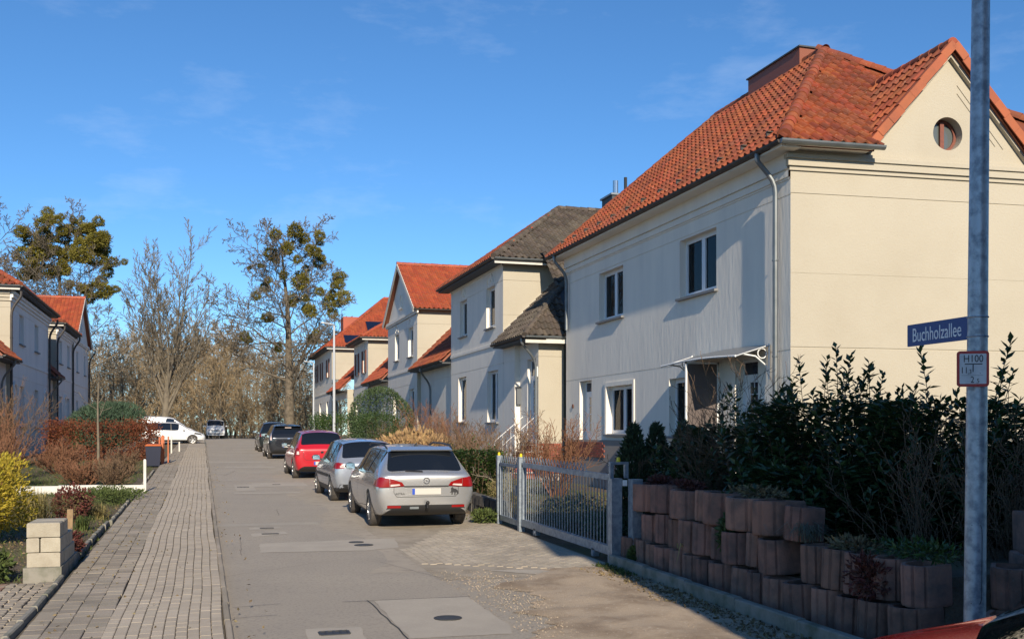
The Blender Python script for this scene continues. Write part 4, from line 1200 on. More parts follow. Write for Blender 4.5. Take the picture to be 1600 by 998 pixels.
# ================================================================== vegetation
def branch_mesh(name, paths, m, sides=(7, 5, 3)):
    """paths: list of (points (k,3), radii (k,)); thin branches get three sides"""
    VV, FF, base = [], [], 0
    for P, r in paths:
        P = np.asarray(P, dtype=float); r = np.asarray(r, dtype=float); k = len(P)
        n = sides[0] if r[0] > .09 else (sides[1] if r[0] > .03 else sides[2])
        d = np.gradient(P, axis=0); d /= np.linalg.norm(d, axis=1)[:, None] + 1e-9
        ref = np.array([1., 0, 0]) if abs(d[0][0]) < .8 else np.array([0, 1., 0])
        u = np.cross(d, ref); u /= np.linalg.norm(u, axis=1)[:, None] + 1e-9
        w = np.cross(d, u)
        a = np.arange(n) * 2 * np.pi / n
        ring = P[:, None, :] + (u[:, None, :] * np.cos(a)[None, :, None] + w[:, None, :] * np.sin(a)[None, :, None]) * r[:, None, None]
        VV.append(ring.reshape(-1, 3))
        i = np.arange(k - 1)[:, None] * n; j = np.arange(n)[None, :]; j2 = (j + 1) % n
        FF.append((np.stack([i + j, i + j2, i + n + j2, i + n + j], -1) + base).reshape(-1, 4)); base += k * n
    return mesh_np(name, np.concatenate(VV), np.concatenate(FF), m, smooth=True)

def grow(rng, p, d, L, r, lev, maxlev, out, o):
    """o: dict of kids per level, spread angle, tropism, wobble, length ratio, start"""
    k = o['seg'][min(lev, len(o['seg']) - 1)]
    pts = [np.array(p)]; dd = np.array(d) / np.linalg.norm(d)
    for i in range(k):
        dd = dd + rng.normal(0, o['wob'][min(lev, len(o['wob']) - 1)], 3) + np.array([0, 0, o['trop'][min(lev, len(o['trop']) - 1)]])
        dd /= np.linalg.norm(dd)
        pts.append(pts[-1] + dd * L / k)
    pts = np.array(pts); t = np.linspace(0, 1, k + 1)
    rr = np.maximum(r * (1 - t * o['taper'][min(lev, len(o['taper']) - 1)]), o['rmin'])
    out.append((pts, rr))
    if lev >= maxlev: return
    nk = o['kids'][lev]
    nk = max(1, int(round(nk * rng.uniform(.8, 1.2))))
    st = o['start'][min(lev, len(o['start']) - 1)]
    az = rng.uniform(0, 6.28)
    for c in range(nk):
        f = st + (1 - st) * (c + rng.uniform(.2, .8)) / nk
        x = f * k; i = min(int(x), k - 1); q = pts[i] + (pts[i + 1] - pts[i]) * (x - i)
        dl = pts[i + 1] - pts[i]; dl = dl / np.linalg.norm(dl)
        az += 2.4 + rng.uniform(-.5, .5)
        ref = np.array([1., 0, 0]) if abs(dl[0]) < .8 else np.array([0, 1., 0])
        u = np.cross(dl, ref); u /= np.linalg.norm(u); w = np.cross(dl, u)
        an = rad(o['ang'][min(lev, len(o['ang']) - 1)] * rng.uniform(.7, 1.25))
        nd = dl * math.cos(an) + (u * math.cos(az) + w * math.sin(az)) * math.sin(an)
        shape = o.get('shape')
        sc = (1 - f * .55) if not (shape and lev == 0) else shape(f)
        rl = np.interp(f, t, rr)
        grow(rng, q, nd, L * o['len'][min(lev, len(o['len']) - 1)] * sc * rng.uniform(.75, 1.2), rl * o['rad'][min(lev, len(o['rad']) - 1)], lev + 1, maxlev, out, o)

def leaves(name, P, D, L, W, m, fold=.18, jit=.25, up=None, rng=RNG, curve=0.0):
    """leaf blades: points, directions, lengths, widths -> one mesh of folded diamonds (4 faces each)"""
    P = np.asarray(P, float); n = len(P); D = np.asarray(D, float) / (np.linalg.norm(D, axis=1)[:, None] + 1e-9)
    L = np.broadcast_to(np.asarray(L, float), n) * rng.uniform(1 - jit, 1 + jit, n); W = np.broadcast_to(np.asarray(W, float), n) * rng.uniform(1 - jit, 1 + jit, n)
    ref = rng.normal(0, 1, (n, 3)) if up is None else np.asarray(up, float) + rng.normal(0, .25, (n, 3))
    s = np.cross(D, ref); s /= np.linalg.norm(s, axis=1)[:, None] + 1e-9
    nn = np.cross(s, D)
    a = P; tip = P + D * L[:, None] - nn * (curve * L)[:, None]; mid = P + D * (L * .5)[:, None] - nn * (fold * W)[:, None]
    l = P + D * (L * .45)[:, None] + s * (W * .5)[:, None]; r = P + D * (L * .45)[:, None] - s * (W * .5)[:, None]
    V = np.stack([a, l, tip, r, mid], 1).reshape(-1, 3)
    b = np.arange(n)[:, None] * 5
    F = np.concatenate([b + [[0, 1, 4]], b + [[1, 2, 4]], b + [[2, 3, 4]], b + [[3, 0, 4]]], 1).reshape(-1, 3)
    return mesh_np(name, V, F, m)

def dirs(n, rng=RNG):
    d = rng.normal(0, 1, (n, 3)); return d / np.linalg.norm(d, axis=1)[:, None]

def D(x, y, d):
    """point of the place seen in the direction of a photo position, at depth d"""
    F_, R_ = (math.sin(YAW), math.cos(YAW)), (math.cos(YAW), -math.sin(YAW))
    xc = (x - 800) / 1600 * d
    return Vector((R_[0] * xc + F_[0] * d, R_[1] * xc + F_[1] * d, 1.9 + (676 - y) / 1600 * d))

# ---- mistletoe ball
def ball_mesh(seed, n=900):
    rng = np.random.default_rng(seed); d = dirs(n, rng); r = rng.uniform(.25, 1, n) ** .5
    k_ = rng.normal(0, 1, (4, 3)) * 3; r = r * (1 + .22 * np.sin(d @ k_.T).sum(1) / 2)
    P = d * (r * .92)[:, None]
    return leaves('mistletoe', P, d + rng.normal(0, .5, (n, 3)), .30, .13, M['mistletoe'], rng=rng)
BALLS = [ball_mesh(k) for k in range(3)]
def mistletoe(parent, x, y, d, rpx, rng):
    dd = d + rng.uniform(-1.6, 1.6); p = D(x, y, dd); r = rpx / 1600 * dd * 1.18
    if rpx > 7:
        q_ = p + Vector(rng.normal(0, r * .75, 3)); s_ = r * .62
        put('mistletoe', BALLS[rng.integers(3)], parent, Matrix.Translation(q_) @ Matrix.Rotation(rng.uniform(0, 6), 4, 'Z') @ Matrix.Diagonal((s_, s_, s_ * .9, 1)))
    put('mistletoe', BALLS[rng.integers(3)], parent, Matrix.Translation(p) @ Matrix.Rotation(rng.uniform(0, 6), 4, 'Z') @ Matrix.Diagonal((r * rng.uniform(.75, 1.15), r * rng.uniform(.8, 1.2), r * rng.uniform(.7, 1.1), 1)))

def tree(name, label, base, opts, trunk_L, trunk_r, seed, lean=(0, 0, 1), m='bark', group=None, maxlev=4):
    rng = np.random.default_rng(seed); out = []
    grow(rng, (0, 0, -.3), lean, trunk_L, trunk_r, 0, maxlev, out, opts)
    t = thing(name, label, 'tree', base, group=group)
    put('trunk', branch_mesh('trunk', out[:1], M[m]), t)
    put('crown', branch_mesh('crown', out[1:], M[m]), t)
    return t, out

O_tall = dict(kids=[30, 9, 7, 5], seg=[12, 6, 4, 3], wob=[.022, .13, .16, .2], trop=[.02, .05, .04, .02], taper=[.93, .85, .8, .6], ang=[62, 48, 45, 40], start=[.24, .2, .15, .15], len=[.40, .5, .5, .55], rad=[.30, .45, .5, .6], rmin=.019, shape=lambda f: 1.15 - .9 * max(0, f - .35))
O_vase = dict(kids=[15, 11, 8, 5], seg=[5, 8, 5, 3], wob=[.04, .05, .09, .14], trop=[.02, .07, .10, .06], taper=[.55, .85, .8, .6], ang=[27, 28, 32, 36], start=[.35, .2, .15, .1], len=[1.5, .42, .45, .5], rad=[.42, .42, .5, .6], rmin=.017, shape=lambda f: .65 + .4 * f)
O_thick = dict(kids=[17, 8, 6], seg=[8, 6, 4, 3], wob=[.1, .16, .2, .22], trop=[.02, .05, .04, .0], taper=[.9, .85, .8, .6], ang=[48, 45, 45, 40], start=[.06, .15, .1, .1], len=[.55, .5, .5, .5], rad=[.34, .45, .5, .6], rmin=.018)

rng = np.random.default_rng(3)
dC = 88.0
bC = D(452, 690, dC); bC.z = zg(bC.y)
tc, _ = tree('mistletoe_tree', 'tall bare tree full of mistletoe balls at the end of the road', bC, O_tall, 17.4, .50, 11, (.01, 0, 1), 'bark', 'mistletoe trees')
for x, y, r in [(461, 360, 13), (475, 372, 8), (500, 368, 7), (500, 379, 5), (450, 389, 9), (424, 396, 10), (492, 393, 10), (500, 410, 9), (530, 432, 9), (537, 464, 10), (531, 445, 8), (470, 440, 12), (443, 430, 7), (414, 448, 8), (400, 462, 7), (515, 473, 10), (485, 485, 9), (407, 415, 4), (389, 419, 3), (417, 496, 8), (489, 528, 9), (435, 543, 7), (480, 483, 7), (382, 525, 8), (455, 470, 8), (500, 455, 7), (520, 490, 7), (465, 405, 7), (478, 420, 6)]:
    mistletoe(tc, x, y, dC, r, rng)
dL = 92.0
bL = D(95, 690, dL); bL.z = zg(bL.y)
O_l = dict(O_tall); O_l['kids'] = [22, 9, 7, 4]; O_l['start'] = [.30, .2, .15, .15]; O_l['len'] = [.40, .5, .5, .55]
tl, _ = tree('mistletoe_tree', 'broad tree above the left roofs, thick with yellow green mistletoe', bL, O_l, 17.6, .55, 5, (.02, .0, 1), 'bark', 'mistletoe trees')
for x, y, r in [(75, 333, 8), (78, 343, 9), (66, 350, 11), (96, 339, 5), (114, 343, 5), (129, 341, 4), (120, 355, 11), (137, 356, 9), (100, 360, 11), (131, 370, 12), (155, 374, 14), (146, 380, 13), (124, 385, 12), (84, 373, 7), (100, 373, 9), (110, 396, 12), (128, 400, 12), (148, 403, 13), (65, 390, 14), (85, 393, 9), (48, 373, 12), (33, 363, 9), (38, 398, 15), (58, 410, 12), (78, 423, 12), (98, 419, 10), (175, 409, 8), (168, 424, 8), (180, 452, 7), (148, 453, 13), (165, 455, 10), (128, 450, 8), (139, 465, 9), (109, 444, 6), (38, 430, 10), (70, 368, 10), (160, 390, 10), (60, 430, 9)]:
    mistletoe(tl, x, y, dL, r, rng)
bV = D(256, 690, 84); bV.z = zg(bV.y)
tree('bare_tree', 'bare upright tree with several tall stems behind the white van', bV, O_vase, 6.2, .40, 21, (0, 0, 1), 'bark_light', 'bare trees')
bW = D(-22, 690, 88); bW.z = zg(bW.y)
tree('bare_tree', 'bare tall tree at the left edge above the roofs', bW, O_l, 18.0, .45, 31, (.03, 0, 1), 'bark', 'bare trees')
# thicket of bare trees closing the view
TH = []
for s in (41, 42, 43, 44):
    r_ = np.random.default_rng(s); out = []
    grow(r_, (0, 0, -.3), (0, 0, 1), 10.0, .17, 0, 3, out, O_thick)
    TH.append((branch_mesh('trunk', out[:1], M['bark']), branch_mesh('crown', out[1:], M['twig_thicket'])))
r_ = np.random.default_rng(9); k = 0
names = {}
for i in range(56):
    x = 120 + (540 - 120) * (i + r_.uniform(-.3, .3)) / 56; d = r_.uniform(100, 160)
    top = np.interp(x, [120, 180, 250, 330, 400, 470, 530], [545, 505, 515, 505, 520, 545, 560]) + r_.uniform(-15, 28)
    b = D(x, 690, d); b.z = zg(min(b.y, 290)) - .2; hgt = (1.9 + (676 - top) / 1600 * d) - b.z
    t = thing('thicket_tree', 'slender bare brown tree in the thicket that closes the view', 'tree', b, r_.uniform(0, 6), 'thicket trees')
    s = hgt / 11.2; sx = s * r_.uniform(.85, 1.15); t.scale = (sx, sx, s)
    q = TH[i % 4]; put('trunk', q[0], t); put('crown', q[1], t)
# undergrowth
def twig_shrub(name, label, base, n, hgt, spread, seed, m='twig', cat='shrub', group=None, kids=(5, 4), r0=.012, trop=.12, rmin=.0035, ang=32, maxlev=2, root=.15, wob=.10):
    rng = np.random.default_rng(seed); out = []
    o = dict(kids=list(kids), seg=[6, 4, 3], wob=[wob, wob * 1.6, wob * 1.9], trop=[trop * .5, trop, trop], taper=[.8, .75, .6], ang=[ang, 40], start=[.22, .15], len=[.5, .5], rad=[.6, .65], rmin=rmin)
    for i in range(n):
        a = rng.uniform(0, 6.28); q = rng.uniform(0, 1) ** .5
        p = (math.cos(a) * root * q * spread, math.sin(a) * root * q * spread, -.02)
        d = (math.cos(a) * q * spread / hgt, math.sin(a) * q * spread / hgt, 1)
        grow(rng, p, d, hgt * rng.uniform(.65, 1.1), r0 * rng.uniform(.7, 1.2), 0, maxlev, out, o)
    ob = put(name, branch_mesh(name, out, M[m])); ob.location = base
    return tag(ob, label, cat, group)
und = MB(); r_ = np.random.default_rng(77); outs = []
o_u = dict(kids=[6, 4], seg=[5, 4, 3], wob=[.12, .18, .2], trop=[.05, .06, .03], taper=[.8, .75, .6], ang=[38, 40], start=[.1, .1], len=[.55, .5], rad=[.6, .65], rmin=.018)
for i in range(380):
    x = r_.uniform(100, 540); d = r_.uniform(98, 150); b = D(x, 690, d)
    if -2.5 < b.x < 7.5 and b.y < 112: continue
    grow(r_, (b.x, b.y, zg(min(b.y, 290)) - .1), (r_.normal(0, .3), r_.normal(0, .3), 1), r_.uniform(1.8, 4.6), .045, 0, 2, outs, o_u)
ob = put('undergrowth', branch_mesh('undergrowth', outs, M['twig_thicket'])); ob["kind"] = "stuff"; ob["label"] = "tangled brown undergrowth below the bare trees"; ob["category"] = "undergrowth"
# young tree in the garden across the road
O_young = dict(kids=[7, 5], seg=[8, 6, 4], wob=[.03, .08, .12], trop=[.02, .16, .1], taper=[.8, .85, .7], ang=[58, 42], start=[.42, .25], len=[.42, .45], rad=[.5, .55], rmin=.010)
tree('young_tree', 'slim young tree standing in front of the red hedge', (-4.05, 45.2, zg(45.2)), O_young, 4.4, .075, 4, (0, 0, 1), 'bark_light', maxlev=2)

# ---- leafy bushes
def bush(name, label, base, r, n, m, L, W, seed, cat='bush', group=None, shell=.5, shape='ell', lump=.12, out=.8, upw=.2, stem=True, flat=0.0, stem_m='twig'):
    """r: radii; leaves spread in the outer shell of a lumpy ellipsoid (shape ell), box or cone"""
    rng = np.random.default_rng(seed)
    if shape == 'box':
        P = rng.uniform(-1, 1, (n, 3)); ax = rng.integers(0, 3, n); sgn = rng.choice([-1, 1], n)
        f = rng.uniform(1 - shell, 1, n); P[np.arange(n), ax] = sgn * f
        P = P * np.array(r)[None] ; P[:, 2] += r[2]; N = P - np.array([0, 0, r[2]]); N = N / np.array(r)
        P += rng.normal(0, lump * .25, (n, 3))
    elif shape == 'cone':
        z = 1 - (1 - rng.uniform(0, 1, n)) ** .6; a = rng.uniform(0, 6.28, n)
        rr = (1 - z) ** .75 * (1 - shell * rng.uniform(0, 1, n) ** 2) * (1 + lump * np.sin(a * 5 + z * 9) + lump * .8 * np.sin(a * 3 - z * 17)) + .015
        P = np.stack([np.cos(a) * rr * r[0], np.sin(a) * rr * r[1], z * r[2] * 2], 1); N = np.stack([np.cos(a), np.sin(a), np.full(n, .35)], 1)
    else:
        d = dirs(n, rng); k = rng.normal(0, 1, (6, 3)) * 3.0; ph = rng.uniform(0, 6, 6)
        lum = 1 + lump * np.sin(d @ k.T + ph).sum(1) / 2
        q = (1 - shell * rng.uniform(0, 1, n) ** 1.6) * lum
        P = d * q[:, None] * np.array(r)[None]; P[:, 2] += r[2] * (1 - flat); N = d
        P[:, 2] = np.maximum(P[:, 2], .02)
    Dd = N * out + dirs(n, rng) * .7 + np.array([0, 0, upw])
    me = leaves(name, P, Dd, L, W, M[m], rng=rng)
    t = thing(name, label, cat, base, group=group)
    put('foliage', me, t)
    if stem:
        o_ = []; oo = dict(kids=[5, 4], seg=[5, 4, 3], wob=[.1, .15, .2], trop=[.05, .05, .03], taper=[.8, .8, .6], ang=[40, 40], start=[.15, .1], len=[.5, .5], rad=[.6, .65], rmin=.004)
        for i in range(5):
            a = rng.uniform(0, 6.28); grow(rng, (0, 0, -.05), (math.cos(a) * r[0] * .5, math.sin(a) * r[1] * .5, r[2] * 1.5), min(r) * 1.3 if shape != 'cone' else r[2] * 1.5, .025, 0, 2, o_, oo)
        put('stem', branch_mesh('stem', o_, M[stem_m]), t)
    return t

def laurel(name, label, base, n_shoot, rad_, hgt, seed, group=None, m='laurel', Ls=.145):
    """upright shoots with large alternate leaves"""
    rng = np.random.default_rng(seed); P, Dd, Ll, out = [], [], [], []
    for i in range(n_shoot):
        a = rng.uniform(0, 6.28); q = rng.uniform(0, 1) ** .55
        bx, by = math.cos(a) * q * rad_[0], math.sin(a) * q * rad_[1]
        h = hgt * (1 - .38 * q ** 2) * (rng.uniform(.85, 1.08) if rng.random() < .3 else rng.uniform(.6, .85))
        z0 = rng.uniform(.0, .45) * h
        lean = np.array([math.cos(a) * q * .35 + rng.normal(0, .12), math.sin(a) * q * .35 + rng.normal(0, .12), 1.0])
        pts = np.array([[bx, by, z0] + lean * (h - z0) * t + rng.normal(0, .012, 3) for t in np.linspace(0, 1, 6)])
        out.append((pts, np.linspace(.011, .004, 6)))
        k = int((h - z0) / .034)
        for j in range(k):
            t = .12 + .88 * j / k; x = t * 5; ii = min(int(x), 4); p = pts[ii] + (pts[ii + 1] - pts[ii]) * (x - ii)
            b = j * 2.4 + i; tip = max(0, (t - .8) * 4)
            P.append(p); Dd.append((math.cos(b), math.sin(b), .35 + tip * 1.6)); Ll.append(Ls * (1 - .35 * tip))
    nm = n_shoot * 48                                 # dense lower mass
    for i in range(nm):
        a = rng.uniform(0, 6.28); q = rng.uniform(.2, 1) ** .5; z = rng.uniform(.02, .80) * hgt; w_ = math.sqrt(max(.05, 1 - (z / hgt) ** 2 * .8))
        P.append(np.array([math.cos(a) * q * rad_[0] * w_ * 1.05, math.sin(a) * q * rad_[1] * w_ * 1.05, z])); Dd.append((math.cos(a) * .9, math.sin(a) * .9, .3)); Ll.append(Ls)
    Ll = np.array(Ll)
    t = thing(name, label, 'bush', base, group=group)
    n = len(P)
    put('foliage', leaves(name, P, np.array(Dd) + rng.normal(0, .22, (n, 3)), Ll, Ll * .50, M[m], up=np.tile([0, 0, 1.], (n, 1)), rng=rng, curve=.12), t)
    put('stem', branch_mesh('stem', out, M['twig']), t)
    return t

def tuft(name, label, base, n, hgt, spread, m, seed, cat='grass', w=.006, group=None, arch_=.5):
    rng = np.random.default_rng(seed); V, F = [], []
    for i in range(n):
        a = rng.uniform(0, 6.28); q = rng.uniform(0, 1); b0 = np.array([rng.normal(0, .14 * spread), rng.normal(0, .14 * spread), 0])
        h = hgt * rng.uniform(.5, 1.05); o = np.array([math.cos(a), math.sin(a), 0]); s = np.array([-math.sin(a), math.cos(a), 0]) * w
        sp = spread * q
        p0, p1, p2 = b0, b0 + o * sp * .35 + np.array([0, 0, h * .75]), b0 + o * sp + np.array([0, 0, h * (1 - arch_ * q)])
        k = len(V); V += [p0 - s, p0 + s, p1 + s * .8, p1 - s * .8, p2 + s * .15, p2 - s * .15]
        F += [(k, k + 1, k + 2, k + 3), (k + 3, k + 2, k + 4, k + 5)]
    o_ = put(name, mesh_np(name, np.array(V), F, M[m])); o_.location = base
    return tag(o_, label, cat, group)

def gz(x, y, dz=0): return (x, y, zg(y) + dz)
# corner garden, in shade
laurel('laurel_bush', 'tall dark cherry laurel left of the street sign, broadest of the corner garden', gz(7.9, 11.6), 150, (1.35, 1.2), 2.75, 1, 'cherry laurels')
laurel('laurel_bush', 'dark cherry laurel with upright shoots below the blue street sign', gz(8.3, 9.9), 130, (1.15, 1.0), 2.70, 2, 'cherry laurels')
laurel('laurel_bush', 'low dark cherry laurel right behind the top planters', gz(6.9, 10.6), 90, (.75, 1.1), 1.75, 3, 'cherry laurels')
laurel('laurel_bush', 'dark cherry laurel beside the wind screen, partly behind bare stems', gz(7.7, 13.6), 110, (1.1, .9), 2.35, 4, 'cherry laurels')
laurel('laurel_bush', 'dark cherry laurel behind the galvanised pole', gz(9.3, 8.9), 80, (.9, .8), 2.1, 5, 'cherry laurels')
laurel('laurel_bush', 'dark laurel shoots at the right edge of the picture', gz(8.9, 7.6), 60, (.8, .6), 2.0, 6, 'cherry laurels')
for k, (px, py_top, d, lab) in enumerate([(990, 668, 16.6, 'dark conical conifer right behind the gate post'), (1026, 667, 17.0, 'dark conical conifer, second from the gate post'), (1068, 665, 17.2, 'dark conical conifer below the house window, third from the gate post'), (1105, 690, 17.0, 'dark conical conifer nearest the laurel, fourth from the gate post')]):
    b = D(px, 700, d); top = 1.9 + (676 - py_top) / 1600 * d; zz = zg(b.y)
    bush('conifer', lab, (b.x, b.y, zz), (.50, .50, (top - zz) / 2 + .03), 7500, 'thuja', .09, .035, 50 + k, 'conifer', 'conical conifers', shell=.45, shape='cone', lump=.1, out=.6, upw=.9)
for k, (x, y, n, hgt, sp, lab) in enumerate([(6.9, 8.35, 12, 1.7, .7, 'bare brown shrub left of the galvanised pole'), (7.6, 8.0, 16, 1.8, .7, 'bare brown shrub just behind the galvanised pole'), (8.1, 7.55, 22, 1.9, .8, 'bare brown shrub at the right edge behind the planters'), (6.9, 12.7, 16, 2.3, .9, 'bare grey stems in front of the wind screen'), (8.4, 15.2, 14, 2.6, .7, 'tall thin bare stems in front of the house door')]):
    twig_shrub('bare_shrub', lab, gz(x, y), n, hgt, sp, 60 + k, 'twig', group='bare garden shrubs', kids=(7, 4))
# shrubs behind the gate and along the row
bsh = [(8.7, 24.8, 40, 1.9, 1.3, 'twig_red', 'wide red brown bare shrub in front of the yellow porch'), (7.6, 27.5, 20, 1.6, 1.2, 'twig', 'bare brown shrub behind the sliding gate'),
       (6.9, 24.2, 12, 2.0, 1.4, 'twig', 'gnarled bare shrub left of the gate, above the laurel'), (8.4, 34.6, 30, 1.9, 1.3, 'twig_red', 'bare reddish shrub below the ground floor windows of the grey roofed house'),
       (8.5, 39.5, 30, 2.3, 1.5, 'twig_red', 'bare red brown shrub beside the clipped bush'), (7.8, 30.6, 22, 1.9, 1.3, 'twig', 'bare shrub in front of the entrance steps'), (8.0, 46.0, 18, 1.5, 1.0, 'straw', 'pale dry shrub left of the clipped bush')]
for k, (x, y, n, hgt, sp, m_, lab) in enumerate(bsh):
    twig_shrub('bare_shrub', lab, gz(x, y), n, hgt, sp, 80 + k, m_, group='bare garden shrubs', kids=(6, 5), rmin=.005, r0=.018)
O_gn = dict(kids=[6, 6, 5], seg=[5, 6, 5, 3], wob=[.1, .28, .3, .3], trop=[.0, .02, .0, .0], taper=[.5, .8, .8, .6], ang=[62, 55, 50], start=[.5, .25, .2], len=[1.1, .5, .5], rad=[.6, .5, .55], rmin=.006)
tree('gnarled_tree', 'small gnarled garden tree with pale trunk left of the gate', gz(6.25, 21.3), O_gn, 1.3, .085, 17, (.1, 0, 1), 'bark_light', maxlev=3)
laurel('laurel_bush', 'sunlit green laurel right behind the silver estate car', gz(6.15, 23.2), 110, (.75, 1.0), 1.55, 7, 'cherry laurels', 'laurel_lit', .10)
bush('clipped_bush', 'big round topped clipped green bush in front of the pale houses', gz(7.5, 44.5), (1.35, 1.35, 1.62), 9000, 'box_leaf', .085, .05, 30, lump=.05, shell=.16)
bush('dry_hydrangea', 'mass of dry tan flower heads behind the parked silver cars', gz(6.6, 32.8), (1.25, 1.1, .72), 2600, 'dry', .20, .10, 31, 'plant', lump=.12, shell=.3, out=1.2, upw=.9)
bush('green_hedge', 'sunlit green hedge beside the red car', gz(6.6, 50.0), (1.35, 2.4, .95), 9000, 'laurel_lit', .10, .045, 32, 'hedge', shape='box', shell=.3, lump=.5)
bush('green_hedge', 'second rounded green hedge behind the tall lamp post', gz(8.6, 52.0), (1.3, 2.0, 1.05), 6500, 'laurel_lit', .10, .045, 33, 'hedge', shape='ell', shell=.3, lump=.15)
bush('low_bush', 'blue green low bush inside the sliding gate', gz(6.3, 17.0), (.45, 1.3, .32), 3000, 'cedar', .05, .02, 34, shell=.6)
bush('low_bush', 'low grey green bush beyond the gate garden', gz(6.4, 15.0), (.5, .9, .28), 2200, 'cedar', .05, .02, 35, shell=.6)
bush('low_bush', 'brown heather at the foot of the garden wall by the silver estate', gz(6.0, 20.1), (.35, .9, .42), 2200, 'straw', .07, .012, 36, shell=.6)
bush('weed', 'bright green weed at the left gate post', gz(5.15, 18.75), (.22, .28, .12), 420, 'grass', .09, .04, 37, 'plant', stem=False, shell=.6)
# gardens across the road
bush('red_hedge', 'red brown beech hedge in front of the white van', gz(-4.05, 46.6), (2.2, .6, .80), 11000, 'beech', .085, .05, 38, 'hedge', shape='box', shell=.5, lump=.5, stem_m='twig_red')
bush('conifer_hedge', 'tall blue green conifer hedge behind the red hedge', gz(-4.45, 55.0), (1.65, 1.2, 1.35), 9000, 'cedar', .22, .05, 39, 'hedge', shape='ell', shell=.35, lump=.12, out=.5, upw=.8)
bush('round_shrub', 'yellow green round shrub before the white house wall', gz(-6.4, 54.0), (.75, .75, .65), 2600, 'box_leaf', .10, .05, 40, 'bush', shell=.4)
yb_ = bush('yellow_conifer', 'golden yellow conifer at the left edge', gz(-3.42, 17.2), (.80, .98, .74), 13000, 'yellow_leaf', .075, .03, 41, 'conifer', shell=.7, lump=.26, out=.8, upw=.5)
lsh = [(-6.3, 33.0, 40, 2.1, 1.4, 'twig_red', 'large bare red brown shrub at the left edge'), (-3.2, 31.2, 60, .82, 1.3, 'twig_red', 'low wide bare shrub behind the white wall'), (-2.35, 30.0, 48, .80, .8, 'twig', 'bare brown shrub at the right end of the white wall'),
       (-4.6, 37.5, 45, 1.05, 1.5, 'twig_red', 'bare reddish shrub in front of the red hedge'), (-5.4, 30.5, 40, 1.5, 1.3, 'twig_red', 'bare shrub behind the golden conifer'), (-2.6, 36.5, 40, .85, .9, 'twig', 'bare brown shrub beside the dark bin'), (-6.8, 40.5, 26, 2.9, 1.2, 'twig', 'tall bare shrub before the nearest white house')]
for k, (x, y, n, hgt, sp, m_, lab) in enumerate(lsh):
    twig_shrub('bare_shrub', lab, gz(x, y), n, hgt, sp, 110 + k, m_, group='bare garden shrubs', kids=(7, 5), rmin=.006, r0=.018)
for k, (x, y, n, hgt, sp, m_, lab) in enumerate([(-3.0, 20.6, 520, .72, .85, 'straw', 'pale green tall grass tuft right of the golden conifer'), (-2.45, 22.6, 460, .48, .75, 'straw', 'yellow green grass tuft before the white wall'), (-1.98, 21.4, 340, .36, .55, 'straw', 'small yellow grass tuft beside the edging stones'), (-2.0, 19.3, 160, .34, .4, 'grass', 'thin grass tuft beside the wooden post')]):
    tuft('grass_tuft', lab, gz(x, y), n, hgt, sp, m_, 130 + k, w=.007, group='border grass tufts')
bush('red_sedum', 'dark red dried flower heads in the border', gz(-2.35, 20.9), (.34, .34, .34), 900, 'red_leaf', .06, .05, 45, 'plant', shell=.4)
bush('green_perennial', 'green leafy plant at the foot of the block pier', gz(-2.45, 13.5), (.28, .35, .18), 600, 'grass', .10, .05, 46, 'plant', stem=False, shell=.8)
bush('ground_cover', 'low green ground cover before the white wall', gz(-2.1, 25.5), (.75, 1.6, .16), 3000, 'grass', .08, .03, 47, 'plant', stem=False, shell=.9)
bush('dark_clump', 'dark brown withered clump behind the block pier', gz(-1.78, 15.4), (.18, .3, .20), 700, 'red_leaf', .08, .03, 48, 'plant', shell=.8)
# grass and litter nobody could count
def scatter(name, label, boxes, m, L, W, seed, cat, upw=1.0, dz=0):
    rng = np.random.default_rng(seed); P = []
    for (x0, x1, y0, y1, n) in boxes:
        X = rng.uniform(x0, x1, n); Y = rng.uniform(y0, y1, n); P.append(np.stack([X, Y, np.interp(Y, _gy, _gs) + dz], 1))
    P = np.concatenate(P); n = len(P)
    o_ = put(name, leaves(name, P, dirs(n, rng) * np.array([1, 1, .4]) + np.array([0, 0, upw]), L, W, M[m], rng=rng))
    o_["kind"] = "stuff"; o_["label"] = label; o_["category"] = cat
scatter('grass', 'short lawn in the gardens across the road', [(-8, -1.9, 26.6, 34, 9000), (-8, -1.75, 34, 46, 7000), (-5, -1.7, 13.2, 26, 3500), (6, 10, 18, 34, 5000)], 'grass', .10, .012, 200, 'grass')
scatter('leaf_litter', 'brown fallen leaves and clippings on the borders and along the kerb', [(-5, -1.72, 13.2, 27, 4200), (4.72, 5.24, 7.4, 12.6, 1500), (5.45, 5.75, 7.6, 13, 500), (6, 10, 13.5, 34, 3000), (5.0, 5.3, 18.8, 40, 500), (-8, -1.9, 28, 45, 3000)], 'litter', .05, .028, 201, 'leaves', .15, .012)
scatter('gravel', 'loose gravel scattered over the sandy verge', [(3.0, 5.2, 6.5, 12.4, 7000), (2.8, 3.6, 7, 13.0, 1500), (4.2, 5.2, 8, 12.5, 4000)], 'gravel', .015, .013, 203, 'gravel', .1, .012)
scatter('fallen_leaves', 'few fallen leaves on the sidewalk and gutter', [(-1.5, -.8, 9, 32, 150), (-.8, .2, 9, 32, 50), (.26, .6, 8, 40, 70)], 'litter', .045, .028, 204, 'leaves', .12, .086)
scatter('weeds', 'small weeds in the shade below the planters', [(5.42, 5.7, 7.6, 13, 700), (5.05, 5.26, 11.9, 12.9, 260), (4.9, 5.2, 18.9, 30, 260), (-1.66, -1.6, 9, 26, 160)], 'grass', .07, .022, 202, 'weeds', .7, .0)

